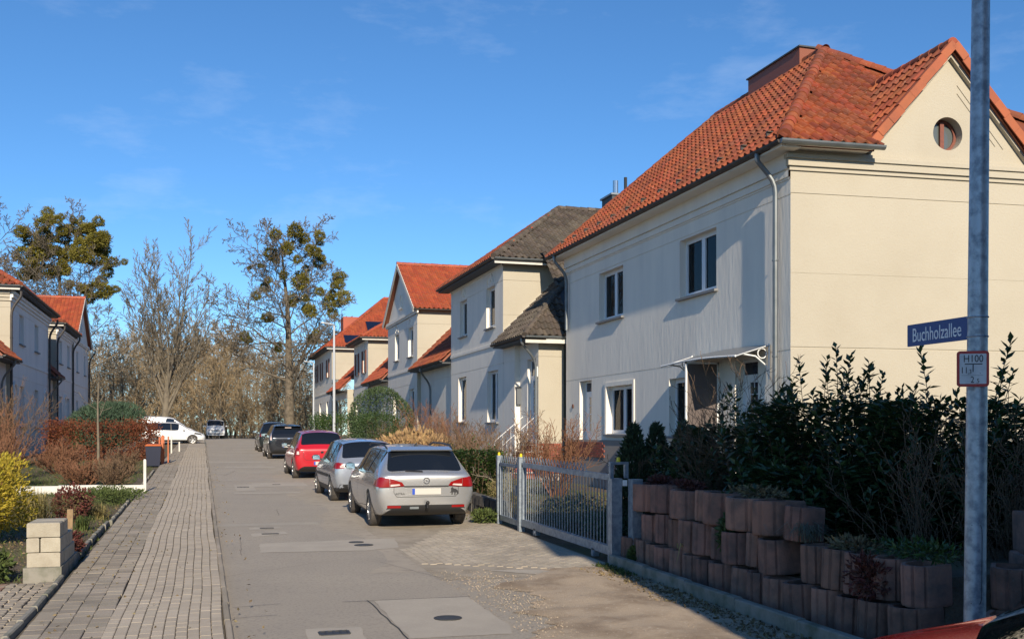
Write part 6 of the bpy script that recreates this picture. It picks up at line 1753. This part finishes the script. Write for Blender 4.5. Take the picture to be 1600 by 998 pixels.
def car(name, label, loc, rz, stations, glass_rear, glass_side, glass_front, col_m, wheels, wr, label_group='parked cars', pitch=0.0, spokes=5, black_z=.34, arch_r=None):
    """stations run from the rear (y=0) to the front; returns root and a function that drapes patches onto the body"""
    V, F, MI = [], [], []
    R_ = [ring(s) for s in stations]; n = len(R_[0]); half = 12
    for r in R_: V += r
    for i in range(len(R_) - 1):
        for k in range(n):
            k2 = (k + 1) % n
            h = k if k < half - 1 else n - 1 - k           # index of the strip counted from the bottom
            mi = 0
            if h in (8, 9, 10) and i in glass_rear: mi = 1
            if h in (8, 9, 10) and i in glass_front: mi = 2
            if h in (6, 7) and i in glass_side: mi = 3
            if h in (0, 1): mi = 4
            F.append((i * n + k, i * n + k2, (i + 1) * n + k2, (i + 1) * n + k)); MI.append(mi)
    for e, s in ((0, -1), (len(R_) - 1, 1)):
        c = np.mean(np.array(R_[e]), 0); b = len(V)
        V += [tuple(c + (np.array(p) - c) * np.array([.55, 1, .55]) + np.array([0, s * .012, 0])) for p in R_[e]]
        for k in range(n):
            k2 = (k + 1) % n; q = (e * n + k, b + k, b + k2, e * n + k2)
            F.append(q if s < 0 else q[::-1]); MI.append(0)
        F.append(tuple(range(b, b + n)) if s < 0 else tuple(range(b, b + n))[::-1]); MI.append(0)
    me = bpy.data.meshes.new('cage'); me.from_pydata(V, [], F)
    bm = bmesh.new(); bm.from_mesh(me)
    for f, mi in zip(bm.faces, MI): f.material_index = mi
    cl = bm.edges.layers.float.get('crease_edge') or bm.edges.layers.float.new('crease_edge')
    for e in bm.edges:                                     # crisp borders between paint and glass
        ms = {f.material_index for f in e.link_faces}
        if len(ms) > 1: e[cl] = .55
    bmesh.ops.recalc_face_normals(bm, faces=bm.faces); bm.to_mesh(me); bm.free()
    ob = bpy.data.objects.new('cage', me); C.objects.link(ob)
    sb = ob.modifiers.new('s', 'SUBSURF'); sb.levels = 2; sb.render_levels = 2
    cut = MB(); ar = arch_r or wr + .045
    for wy in wheels:
        for sx in (-1, 1):
            xo = stations[len(stations) // 2][3]
            cut.lathe([(.001, sx * (xo - .26)), (ar, sx * (xo - .26)), (ar, sx * (xo + .2)), (.001, sx * (xo + .2))], (0, wy, wr), 'x', 30)
    cm = cut.mesh('cutter', M['black']); 
    bmc = bmesh.new(); bmc.from_mesh(cm); bmesh.ops.remove_doubles(bmc, verts=bmc.verts, dist=.002); bmesh.ops.recalc_face_normals(bmc, faces=bmc.faces)
    for f in bmc.faces: f.material_index = 4
    bmc.to_mesh(cm); bmc.free()
    for k in range(5): me.materials.append(col_m)
    cm.materials.clear()
    for k in range(5): cm.materials.append(col_m)
    co = bpy.data.objects.new('cutter', cm); C.objects.link(co)
    bo = ob.modifiers.new('b', 'BOOLEAN'); bo.operation = 'DIFFERENCE'; bo.solver = 'EXACT'; bo.object = co
    dg = bpy.context.evaluated_depsgraph_get(); dg.update()
    done = bpy.data.meshes.new_from_object(ob.evaluated_get(dg))
    bpy.data.objects.remove(ob); bpy.data.objects.remove(co)
    bm = bmesh.new(); bm.from_mesh(done)
    bvh = BVHTree.FromBMesh(bm)
    root = thing(name, label, 'car', loc, rz, label_group); root.rotation_euler = (pitch, 0, rz)
    names = {0: ('body', [col_m, M['trim']]), 1: ('rear_window', [M['car_glass']]), 2: ('windscreen', [M['car_glass']]), 3: ('side_window', [M['car_glass']])}
    groups = {}
    for f in bm.faces:
        mi = f.material_index
        key = (0, 0) if mi in (0, 4) else ((mi, 0) if mi != 3 else (3, 1 if f.calc_center_median().x > 0 else -1))
        groups.setdefault(key, []).append(f)
    for key, fs in groups.items():
        vm, VV, FF, mm = {}, [], [], []
        for f in fs:
            idx = []
            for v in f.verts:
                if v.index not in vm: vm[v.index] = len(VV); VV.append(tuple(v.co))
                idx.append(vm[v.index])
            FF.append(idx); c = f.calc_center_median()
            mm.append(1 if (key[0] == 0 and (f.material_index == 4 or c.z < black_z)) else 0)
        m2 = bpy.data.meshes.new(names[key[0]][0]); m2.from_pydata(VV, [], FF)
        for q in names[key[0]][1]: m2.materials.append(q)
        m2.polygons.foreach_set('material_index', mm); m2.polygons.foreach_set('use_smooth', [True] * len(FF))
        m2.set_sharp_from_angle(angle=rad(50)); m2.update()
        put(names[key[0]][0], m2, root)
    bm.free()
    ty, rm, bk = wheel_meshes(wr, .20, spokes)
    wx = stations[len(stations) // 2][3] - .115
    for wy in wheels:
        for sx in (-1, 1):
            w_ = put('wheel', ty, root); w_.location = (sx * wx, wy, wr); w_.rotation_euler = (0, 0, 0 if sx < 0 else math.pi)
            put('rim', rm, w_); put('spoke_gap_shade', bk, w_)
    def cast(p, d):
        h = bvh.ray_cast(Vector(p), Vector(d)); return h
    def drape(pname, quad, m, face='rear', n=8, k=5, off=.006, parent=None):
        """quad: four corners in (x, z) for rear and front, (y, z) for sides; bilinear patch laid on the body"""
        G = []
        dirv = {'rear': (0, 1, 0), 'front': (0, -1, 0), 'left': (1, 0, 0), 'right': (-1, 0, 0), 'top': (0, 0, -1)}[face]
        for j in range(k + 1):
            for i in range(n + 1):
                s, t = i / n, j / k
                a = [quad[0][q] * (1 - s) * (1 - t) + quad[1][q] * s * (1 - t) + quad[2][q] * s * t + quad[3][q] * (1 - s) * t for q in (0, 1)]
                src = {'rear': (a[0], -3, a[1]), 'front': (a[0], 9, a[1]), 'left': (-3, a[0], a[1]), 'right': (3, a[0], a[1]), 'top': (a[0], a[1], 4)}[face]
                loc_, nor, _, _ = cast(src, dirv)
                G.append(None if loc_ is None else tuple(loc_ - Vector(dirv) * off))
        mb = MB()
        for j in range(k):
            for i in range(n):
                q = [G[j * (n + 1) + i], G[j * (n + 1) + i + 1], G[(j + 1) * (n + 1) + i + 1], G[(j + 1) * (n + 1) + i]]
                if all(q): mb.raw(q, [(0, 1, 2, 3)])
        if mb.f:
            me_ = mb.mesh(pname, m, False)
            b_ = bmesh.new(); b_.from_mesh(me_); bmesh.ops.remove_doubles(b_, verts=b_.verts, dist=.0005); b_.to_mesh(me_); b_.free()
            me_.polygons.foreach_set('use_smooth', [True] * len(me_.polygons))
            return put(pname, me_, parent or root)
    def line(pname, pts, m, face, w=.006, off=.003):
        for a, b in zip(pts[:-1], pts[1:]):
            dx, dz = b[0] - a[0], b[1] - a[1]; L_ = math.hypot(dx, dz) or 1; nx, nz = -dz / L_ * w, dx / L_ * w
            drape(pname, [(a[0] - nx, a[1] - nz), (b[0] - nx, b[1] - nz), (b[0] + nx, b[1] + nz), (a[0] + nx, a[1] + nz)], m, face, max(2, int(L_ / .08)), 1, off)
    return root, drape, line, cast

def mirror_part(root, x, y, z, m, cap):
    for sx in (-1, 1):
        mb = MB(); mb.ball((sx * (x + .10), y, z), .1, 12, 8, 0, (1.05, .62, .72)); mb.bar((sx * (x - .06), y + .02, z - .05), (sx * (x + .05), y, z - .03), .04, .04)
        o_ = put('wing_mirror', mb.mesh('wing_mirror', m, True), root)
        mb = MB(); mb.obox((sx * (x + .10), y - .062, z), (.085, 0, 0), (0, .004, 0), (0, 0, .052)); put('mirror_glass', mb.mesh('mirror_glass', M['chrome']), o_)

def seats(root, L0, L1, zt, wid):
    mb = MB()
    for y in (L0, L1):
        for x in (-wid, wid):
            mb.obox((x, y, zt - .42), (.22, 0, 0), (0, .07, 0), (0, .05, .26)); mb.obox((x, y + .04, zt - .1), (.11, 0, 0), (0, .04, 0), (0, 0, .07))
    put('seat', mb.mesh('seat', M['black']), root)

def plate(drape, cast, root, z, w=.52, h=.11, x=0):
    q = cast((x, -3, z), (0, 1, 0))[0]
    y = (q.y if q else 0) - .012
    mb = MB(); mb.obox((x, y, z), (w / 2, 0, 0), (0, .005, 0), (0, 0, h / 2)); p = put('number_plate', mb.mesh('number_plate', M['plate_w']), root)
    mb = MB(); mb.obox((x - w / 2 + .025, y - .0056, z), (.024, 0, 0), (0, .001, 0), (0, 0, h / 2 - .002)); put('plate_band', mb.mesh('plate_band', M['plate_b']), p)

#            y     zb    ws    wm    wb    zbelt wt    zt    crown
WAGON = [(.020, .40, .62, .74, .70, .93, .60, .965, .01), (.055, .33, .76, .86, .81, .96, .70, 1.005, .012), (.16, .27, .80, .895, .845, .985, .70, 1.04, .02), (.40, .24, .84, .905, .845, .99, .625, 1.31, .025), (.56, .22, .85, .905, .845, .99, .60, 1.415, .03), (.74, .21, .85, .905, .845, .985, .60, 1.435, .03),
         (1.50, .20, .85, .905, .85, .965, .60, 1.455, .035), (2.3, .20, .85, .905, .85, .95, .61, 1.465, .035), (2.85, .20, .85, .905, .845, .94, .60, 1.42, .03), (3.30, .20, .85, .90, .84, .93, .62, 1.18, .03), (3.72, .20, .85, .90, .83, .92, .70, .96, .03), (4.25, .22, .83, .88, .79, .84, .66, .87, .03), (4.55, .25, .74, .80, .70, .72, .56, .74, .02), (4.69, .30, .56, .62, .54, .58, .42, .60, .01)]
HATCH = [(.020, .40, .60, .70, .68, .90, .58, .93, .01), (.06, .33, .73, .82, .77, .93, .68, .975, .012), (.15, .27, .76, .835, .79, .95, .66, 1.06, .02), (.30, .24, .78, .845, .79, .96, .60, 1.28, .03), (.45, .22, .80, .85, .79, .96, .575, 1.42, .03), (.70, .21, .80, .85, .79, .955, .575, 1.455, .035),
         (1.3, .20, .80, .85, .79, .94, .58, 1.475, .035), (1.9, .20, .80, .85, .79, .925, .585, 1.475, .035), (2.35, .20, .80, .85, .785, .91, .575, 1.42, .03), (2.72, .20, .80, .845, .78, .90, .60, 1.17, .03), (3.05, .20, .80, .845, .77, .89, .66, .95, .03), (3.55, .22, .77, .82, .73, .80, .61, .84, .03), (3.85, .26, .67, .74, .64, .68, .50, .70, .02), (3.98, .31, .50, .56, .48, .55, .38, .57, .01)]
def scaled(st, sy, sx, sz): return [(a * sy, b * (sz if b > .3 else 1), c * sx, d * sx, e * sx, f * sz, g_ * sx, h * sz, i) for (a, b, c, d, e, f, g_, h, i) in st]

def rear_common(drape, line, cast, root, W, zl, zh, xo, xi, zplate, mats_, bump_z=.40):
    pass

sl_ = math.atan(.0145)
# ---- silver estate, nearest
silver = paint('silver_paint', (.55, .55, .545), .7, .26)
c1, dr, ln_, cs = car('parked_estate', 'silver estate car parked nearest, seen from behind', (3.83, 17.88, zg(17.9) - .005), rad(-.6), WAGON, (2, 3), (4, 5, 6, 7), (8, 9), silver, (.985, 3.65), .325, 'parked cars', sl_, 5, .26)
for s in (-1, 1):
    dr('tail_light', [(s * .845, .775), (s * .66, .77), (s * .66, .93), (s * .845, .955)], M['tail_red'], 'rear', 8, 5, .010)
    dr('tail_light_inner', [(s * .655, .775), (s * .40, .80), (s * .44, .86), (s * .655, .93)], M['tail_red'], 'rear', 8, 4, .010)
    dr('tail_light_dark', [(s * .845, .76), (s * .39, .785), (s * .39, .797), (s * .845, .772)], M['tail_dark'], 'rear', 8, 1, .011)
    dr('reversing_light', [(s * .645, .785), (s * .47, .805), (s * .49, .828), (s * .645, .822)], M['tail_white'], 'rear', 5, 2, .014)
    dr('tail_light_side', [(.06, .775), (.30, .80), (.26, .90), (.06, .955)], M['tail_red'], 'left' if s < 0 else 'right', 6, 4, .008)
    dr('reflector', [(s * .70, .405), (s * .46, .405), (s * .46, .445), (s * .70, .45)], M['tail_red'], 'rear', 4, 2, .012)
dr('bumper_skirt', [(-.76, .27), (.76, .27), (.68, .455), (-.68, .455)], M['trim'], 'rear', 18, 3, .006)
ln_('tailgate_joint', [(-.58, .78), (-.585, .68), (-.53, .60), (.53, .60), (.585, .68), (.58, .78)], M['trim'], 'rear', .004)
dr('tailgate_strip', [(-.40, .775), (.40, .775), (.40, .797), (-.40, .797)], M['trim'], 'rear', 10, 1, .012)
plate(dr, cs, c1, .695)
q = cs((0, -3, .885), (0, 1, 0))[0]
mb = MB(); mb.tube([(.052 * math.cos(a), q.y - .012, .885 + .052 * math.sin(a)) for a in np.linspace(0, 6.2832, 22)], .007, 6, cap=False)
mb.face([(-.055, q.y - .014, .889), (.012, q.y - .014, .897), (-.004, q.y - .014, .881), (.055, q.y - .014, .881), (-.012, q.y - .014, .873), (.004, q.y - .014, .889)])
put('emblem', mb.mesh('emblem', M['chrome']), c1)
q = cs((-.47, -3, .655), (0, 1, 0))[0]
put('lettering', text_mesh('ASTRA', .05, M['trim'], 'lettering', 1.1), c1, plane_matrix((-.475, q.y - .008, .655), (1, 0, 0), (0, -1, 0)), world=False)
q = cs((.50, -3, .66), (0, 1, 0))[0]
mb = MB(); mb.face([(.43 + x * .16, cs((.43 + x * .16, -3, .61 + z * .16), (0, 1, 0))[0].y - .010, .61 + z * .16) for x, z in [(0, .35), (.12, .55), (.10, .85), (.25, 1.0), (.42, .8), (.62, .78), (.85, .62), (1.0, .3), (.86, .12), (.78, .38), (.62, .4), (.6, .1), (.48, .05), (.5, .38), (.3, .42), (.28, .15), (.15, .12), (.18, .4)]]); put('sticker', mb.mesh('sticker', M['ink']), c1)
mb = MB(); mb.tube([(0, .15, .40), (0, -.05, .38), (0, -.10, .42), (0, -.10, .47)], .022, 8); mb.ball((0, -.10, .50), .036, 10, 8); put('tow_bar', mb.mesh('tow_bar', M['black'], True), c1)
mb = MB(); mb.box(-.30, -.14, .0, .03, .385, .425); put('tow_socket', mb.mesh('tow_socket', M['zinc']), c1)
for s in (-1, 1):
    mb = MB(); mb.tube([(s * .60, .66, 1.435), (s * .615, .85, 1.49), (s * .62, 1.6, 1.51), (s * .62, 2.4, 1.505), (s * .61, 2.72, 1.45)], .018, 6); put('roof_rail', mb.mesh('roof_rail', M['trim'], True), c1)
mb = MB(); mb.hexa([(-.58, .44, 1.40), (.58, .44, 1.40), (.58, .66, 1.45), (-.58, .66, 1.45), (-.56, .42, 1.42), (.56, .42, 1.42), (.55, .68, 1.475), (-.55, .68, 1.475)]); put('roof_spoiler', mb.mesh('roof_spoiler', silver), c1)
mb = MB(); mb.hexa([(-.03, .95, 1.46), (.03, .95, 1.46), (.03, 1.12, 1.46), (-.03, 1.12, 1.46), (-.008, .95, 1.54), (.008, .95, 1.54), (.008, 1.0, 1.53), (-.008, 1.0, 1.53)]); put('antenna', mb.mesh('antenna', M['black']), c1)
ln_('wiper', [(-.05, 1.045), (-.3, 1.055), (-.36, 1.06)], M['trim'], 'rear', .012, .015)
for f_ in ('left', 'right'):
    ln_('door_joint', [(1.52, .94), (1.50, .55), (1.40, .36), (2.58, .30)], M['trim'], f_, .004); ln_('door_joint', [(2.42, .94), (2.45, .33)], M['trim'], f_, .004); ln_('door_joint', [(3.30, .9), (3.28, .5), (3.2, .36)], M['trim'], f_, .004)
    for y in (1.62, 2.55): dr('door_handle', [(y, .815), (y + .19, .81), (y + .19, .84), (y, .845)], silver, f_, 4, 2, .022)
    ln_('pillar', [(1.50, .97), (1.32, 1.40)], M['trim'], f_, .035, .006); ln_('pillar', [(2.40, .96), (2.36, 1.42)], M['trim'], f_, .04, .006)
    ln_('window_trim', [(.82, 1.005), (2.9, .955)], M['chrome'], f_, .007, .006)
    ln_('crease', [(.35, .80), (1.6, .76), (3.0, .74)], silver, f_, .012, .006)
dr('fuel_flap', [(.44, .79), (.60, .79), (.60, .92), (.44, .92)], silver, 'right', 3, 3, .003)
mirror_part(c1, .86, 3.12, 1.02, M['trim'], silver)
# ---- second silver car, hatchback
silver2 = paint('blue_silver_paint', (.42, .45, .50), .6, .27)
st2 = scaled(HATCH, 1.02, .985, .985)
c2, dr, ln_, cs = car('parked_hatchback', 'blue silver hatchback parked in front of the estate car', (3.78, 23.95, zg(23.95) - .005), rad(1.5), st2, (2, 3), (4, 5, 6, 7), (8, 9), silver2, (.80, 3.28), .30, 'parked cars', rad(1.0), 7, .36)
for s in (-1, 1):
    dr('tail_light', [(s * .79, .80), (s * .60, .82), (s * .62, .93), (s * .79, .955)], M['tail_red'], 'rear', 6, 5, .010)
    dr('reversing_light', [(s * .70, .83), (s * .58, .84), (s * .60, .875), (s * .70, .87)], M['tail_white'], 'rear', 4, 2, .014)
    f_ = 'left' if s < 0 else 'right'
    dr('tail_light_side', [(.06, .80), (.34, .84), (.28, .93), (.06, .955)], M['tail_red'], f_, 6, 4, .008)
    ln_('side_moulding', [(1.05, .60), (3.0, .585)], M['trim'], f_, .034, .014)
    ln_('door_joint', [(1.25, .90), (1.22, .5), (1.1, .35)], M['trim'], f_, .004); ln_('door_joint', [(1.98, .92), (2.0, .33)], M['trim'], f_, .004); ln_('door_joint', [(2.85, .86), (2.85, .4)], M['trim'], f_, .004)
    for y in (1.32, 2.05): dr('door_handle', [(y, .78), (y + .17, .78), (y + .17, .81), (y, .81)], silver2, f_, 4, 2, .02)
    ln_('pillar', [(1.95, .94), (1.92, 1.40)], M['trim'], f_, .035, .006); ln_('pillar', [(1.20, .96), (.98, 1.38)], M['trim'], f_, .03, .006)
plate(dr, cs, c2, .62)
dr('bumper_skirt', [(-.72, .34), (.72, .34), (.70, .44), (-.70, .44)], M['trim'], 'rear', 14, 2, .006)
mb = MB(); mb.tube([(0, .55, 1.46), (-.01, .48, 1.72)], .007, 5); put('antenna', mb.mesh('antenna', M['black']), c2)
mirror_part(c2, .80, 2.72, .97, M['trim'], silver2)
# ---- red hatchback
red = paint('red_paint', (.46, .012, .022), .05, .3)
st3 = scaled(HATCH, 1.03, 1.02, 1.035)
c3, dr, ln_, cs = car('parked_hatchback', 'bright red hatchback parked third in the row', (3.68, 33.0, zg(33) - .005), rad(1.0), st3, (2, 3), (4, 5, 6, 7), (8, 9), red, (.80, 3.39), .315, 'parked cars', rad(1.2), 5, .30)
for s in (-1, 1):
    dr('tail_light', [(s * .83, .76), (s * .70, .76), (s * .72, .98), (s * .81, 1.04)], M['tail_red'], 'rear', 5, 6, .010)
    dr('reversing_light', [(s * .80, .80), (s * .72, .80), (s * .73, .90), (s * .79, .90)], M['tail_white'], 'rear', 3, 3, .014)
    f_ = 'left' if s < 0 else 'right'
    dr('tail_light_side', [(.06, .76), (.20, .80), (.24, 1.0), (.10, 1.02)], M['tail_red'], f_, 4, 5, .008)
    ln_('door_joint', [(1.25, .94), (1.22, .5), (1.1, .35)], M['trim'], f_, .004); ln_('door_joint', [(1.98, .92), (2.0, .33)], M['trim'], f_, .004)
    ln_('pillar', [(1.95, .96), (1.92, 1.44)], M['trim'], f_, .035, .006)
ln_('tailgate_joint', [(-.60, .98), (-.58, .70), (-.5, .62), (.5, .62), (.58, .70), (.60, .98)], M['trim'], 'rear', .004)
plate(dr, cs, c3, .52)
dr('emblem', [(-.05, .84), (.05, .84), (.04, .90), (-.04, .90)], M['chrome'], 'rear', 3, 3, .012)
mirror_part(c3, .83, 2.78, 1.02, M['trim'], red)
# ---- dark hatchback
darkp = paint('dark_grey_paint', (.030, .034, .042), .5, .22)
st4 = scaled(HATCH, 1.11, 1.04, 1.05)
c4, dr, ln_, cs = car('parked_hatchback', 'dark grey hatchback with tall slim tail lights, fourth in the row', (3.72, 46.6, zg(46.6) - .005), rad(.8), st4, (2, 3), (4, 5, 6, 7), (8, 9), darkp, (.86, 3.56), .315, 'parked cars', rad(.9), 5, .30)
for s in (-1, 1):
    for k in range(4):
        za, zb2 = .86 + k * .13, .86 + (k + 1) * .13
        xa, xb = .815 - .02 * (k - 1) ** 2 * .6, .815 - .02 * k ** 2 * .6
        dr('tail_light', [(s * xa, za), (s * (xa - .07), za), (s * (xb - .07), zb2), (s * xb, zb2)], M['tail_white'], 'rear', 3, 3, .012)
plate(dr, cs, c4, .60)
dr('emblem', [(-.05, .90), (.05, .90), (.05, .95), (-.05, .95)], M['chrome'], 'rear', 3, 3, .012); dr('chrome_bar', [(-.25, .78), (.25, .78), (.25, .81), (-.25, .81)], M['chrome'], 'rear', 5, 1, .012)
mb = MB(); mb.hexa([(-.58, .30, 1.47), (.58, .30, 1.47), (.58, .62, 1.50), (-.58, .62, 1.50), (-.56, .28, 1.49), (.56, .28, 1.49), (.55, .66, 1.53), (-.55, .66, 1.53)]); put('roof_spoiler', mb.mesh('roof_spoiler', darkp), c4)
dr('brake_light', [(-.14, 1.40), (.14, 1.40), (.14, 1.43), (-.14, 1.43)], M['tail_white'], 'rear', 3, 1, .06)
mirror_part(c4, .83, 2.9, 1.05, M['trim'], darkp)
c5, dr, ln_, cs = car('parked_hatchback', 'farthest dark car just ahead of the dark grey hatchback', (3.78, 56.0, zg(56) - .005), rad(.5), scaled(HATCH, 1.08, 1.03, 1.08), (2, 3), (4, 5, 6, 7), (8, 9), paint('dark_green_paint', (.02, .03, .034), .5, .25), (.84, 3.46), .32, 'parked cars', rad(.8), 5, .3)
for s in (-1, 1): dr('tail_light', [(s * .82, .85), (s * .68, .85), (s * .70, 1.0), (s * .82, 1.0)], M['tail_red'], 'rear', 3, 3, .012)
mirror_part(c5, .83, 2.85, 1.06, M['chrome'], red)
# ---- white hatchback and white van parked across the side road
white = paint('white_paint_car', (.72, .73, .74), .0, .3)
c6, dr, ln_, cs = car('parked_hatchback', 'white hatchback parked crosswise at the end of the sidewalk', (-3.95, 74.3, zg(74.3) + .01), rad(-90), scaled(HATCH, 1.05, 1.03, 1.02), (2, 3), (4, 5, 6, 7), (8, 9), white, (.82, 3.36), .32, 'parked cars', 0, 5, .3)
for s in (-1, 1):
    f_ = 'left' if s < 0 else 'right'
    dr('headlight', [(3.45, .70), (3.98, .62), (4.0, .72), (3.5, .82)], M['tail_dark'] if False else M['slate'], f_, 5, 3, .008)
    ln_('door_joint', [(1.25, .94), (1.22, .5), (1.1, .35)], M['trim'], f_, .006); ln_('door_joint', [(2.0, .92), (2.02, .33)], M['trim'], f_, .006); ln_('door_joint', [(2.95, .86), (2.95, .4)], M['trim'], f_, .006)
    ln_('pillar', [(1.97, .96), (1.94, 1.42)], M['trim'], f_, .04, .006)
mirror_part(c6, .82, 2.8, 1.0, white, white)
VAN = [(.02, .42, .80, .86, .82, 1.05, .78, 1.80, .02), (.10, .34, .86, .90, .88, 1.10, .82, 1.86, .03), (1.0, .26, .88, .92, .89, 1.10, .82, 1.90, .04), (2.2, .25, .88, .92, .89, 1.10, .81, 1.90, .04), (2.75, .25, .88, .92, .88, 1.08, .76, 1.78, .04), (3.25, .25, .88, .91, .87, 1.05, .74, 1.42, .04), (3.65, .25, .87, .90, .85, 1.0, .74, 1.12, .04), (4.1, .28, .83, .86, .78, .90, .66, .95, .03), (4.34, .33, .70, .74, .66, .74, .54, .77, .02), (4.42, .38, .55, .58, .5, .62, .42, .64, .01)]
c7, dr, ln_, cs = car('parked_van', 'white panel van behind the white hatchback', (-4.6, 76.9, zg(76.9) + .01), rad(-90), VAN, (), (3,), (4, 5), white, (.75, 3.55), .33, 'parked cars', 0, 5, .3)
mirror_part(c7, .88, 3.15, 1.15, M['trim'], white)
for s in (-1, 1): dr('front_side_window', [(2.35, 1.12), (3.25, 1.08), (2.85, 1.55), (2.35, 1.60)], M['car_glass'], 'left' if s < 0 else 'right', 6, 4, .006)
BUS = [(.02, .45, .82, .88, .86, 1.15, .76, 1.85, .02), (.15, .35, .90, .94, .92, 1.18, .80, 1.92, .03), (1.5, .3, .92, .95, .93, 1.18, .80, 1.95, .04), (3.3, .3, .92, .95, .93, 1.18, .80, 1.95, .04), (3.65, .3, .92, .95, .92, 1.18, .78, 1.86, .04), (4.15, .3, .92, .95, .91, 1.15, .80, 1.32, .05), (4.45, .3, .90, .94, .88, 1.10, .78, 1.16, .05), (4.78, .32, .88, .92, .85, .98, .72, 1.02, .04), (4.90, .36, .80, .84, .76, .86, .64, .90, .02)]
pB = D(337, 685, 104)
c8, dr, ln_, cs = car('van', 'white van facing the viewer beyond the crest of the road', (pB.x, pB.y + 4.9, zg(pB.y + 2) - .02), rad(180), BUS, (), (1, 2, 3), (4,), white, (1.0, 4.0), .34, 'parked cars', 0, 5, .34)
dr('grille', [(-.5, .80), (.5, .80), (.45, .90), (-.45, .90)], M['trim'], 'front', 6, 2, .012); dr('lower_grille', [(-.85, .48), (.85, .48), (.85, .58), (-.85, .58)], M['trim'], 'front', 10, 2, .012)
for s in (-1, 1): dr('headlight', [(s * .80, .78), (s * .52, .80), (s * .52, .92), (s * .78, .94)], M['tail_white'], 'front', 4, 3, .012)
mirror_part(c8, .98, 4.05, 1.3, white, white)
# ---- red car standing at the side road, only its bonnet and pillar in view
deep = paint('deep_red_paint', (.55, .010, .012), .0, .22)
RC_loc, RC_rz = (5.47, 1.38, zg(4) - .01), rad(45)
c9, dr, ln_, cs = car('red_car', 'dark red car cut off at the lower right corner', RC_loc, RC_rz, scaled(HATCH, 1.05, 1.03, 1.02), (2, 3), (4, 5, 6, 7), (8, 9), deep, (.82, 3.40), .32, 'parked cars', 0, 5, .3)
for f_ in ('left', 'right'): ln_('window_trim', [(.75, .99), (2.9, .93)], M['chrome'], f_, .012, .008)
for s in (-1, 1): ln_('bonnet_crease', [(s * .52, 3.3), (s * .44, 3.75), (s * .40, 4.0)], deep, 'top', .02, .006)
mirror_part(c9, .82, 2.8, 1.0, deep, deep)
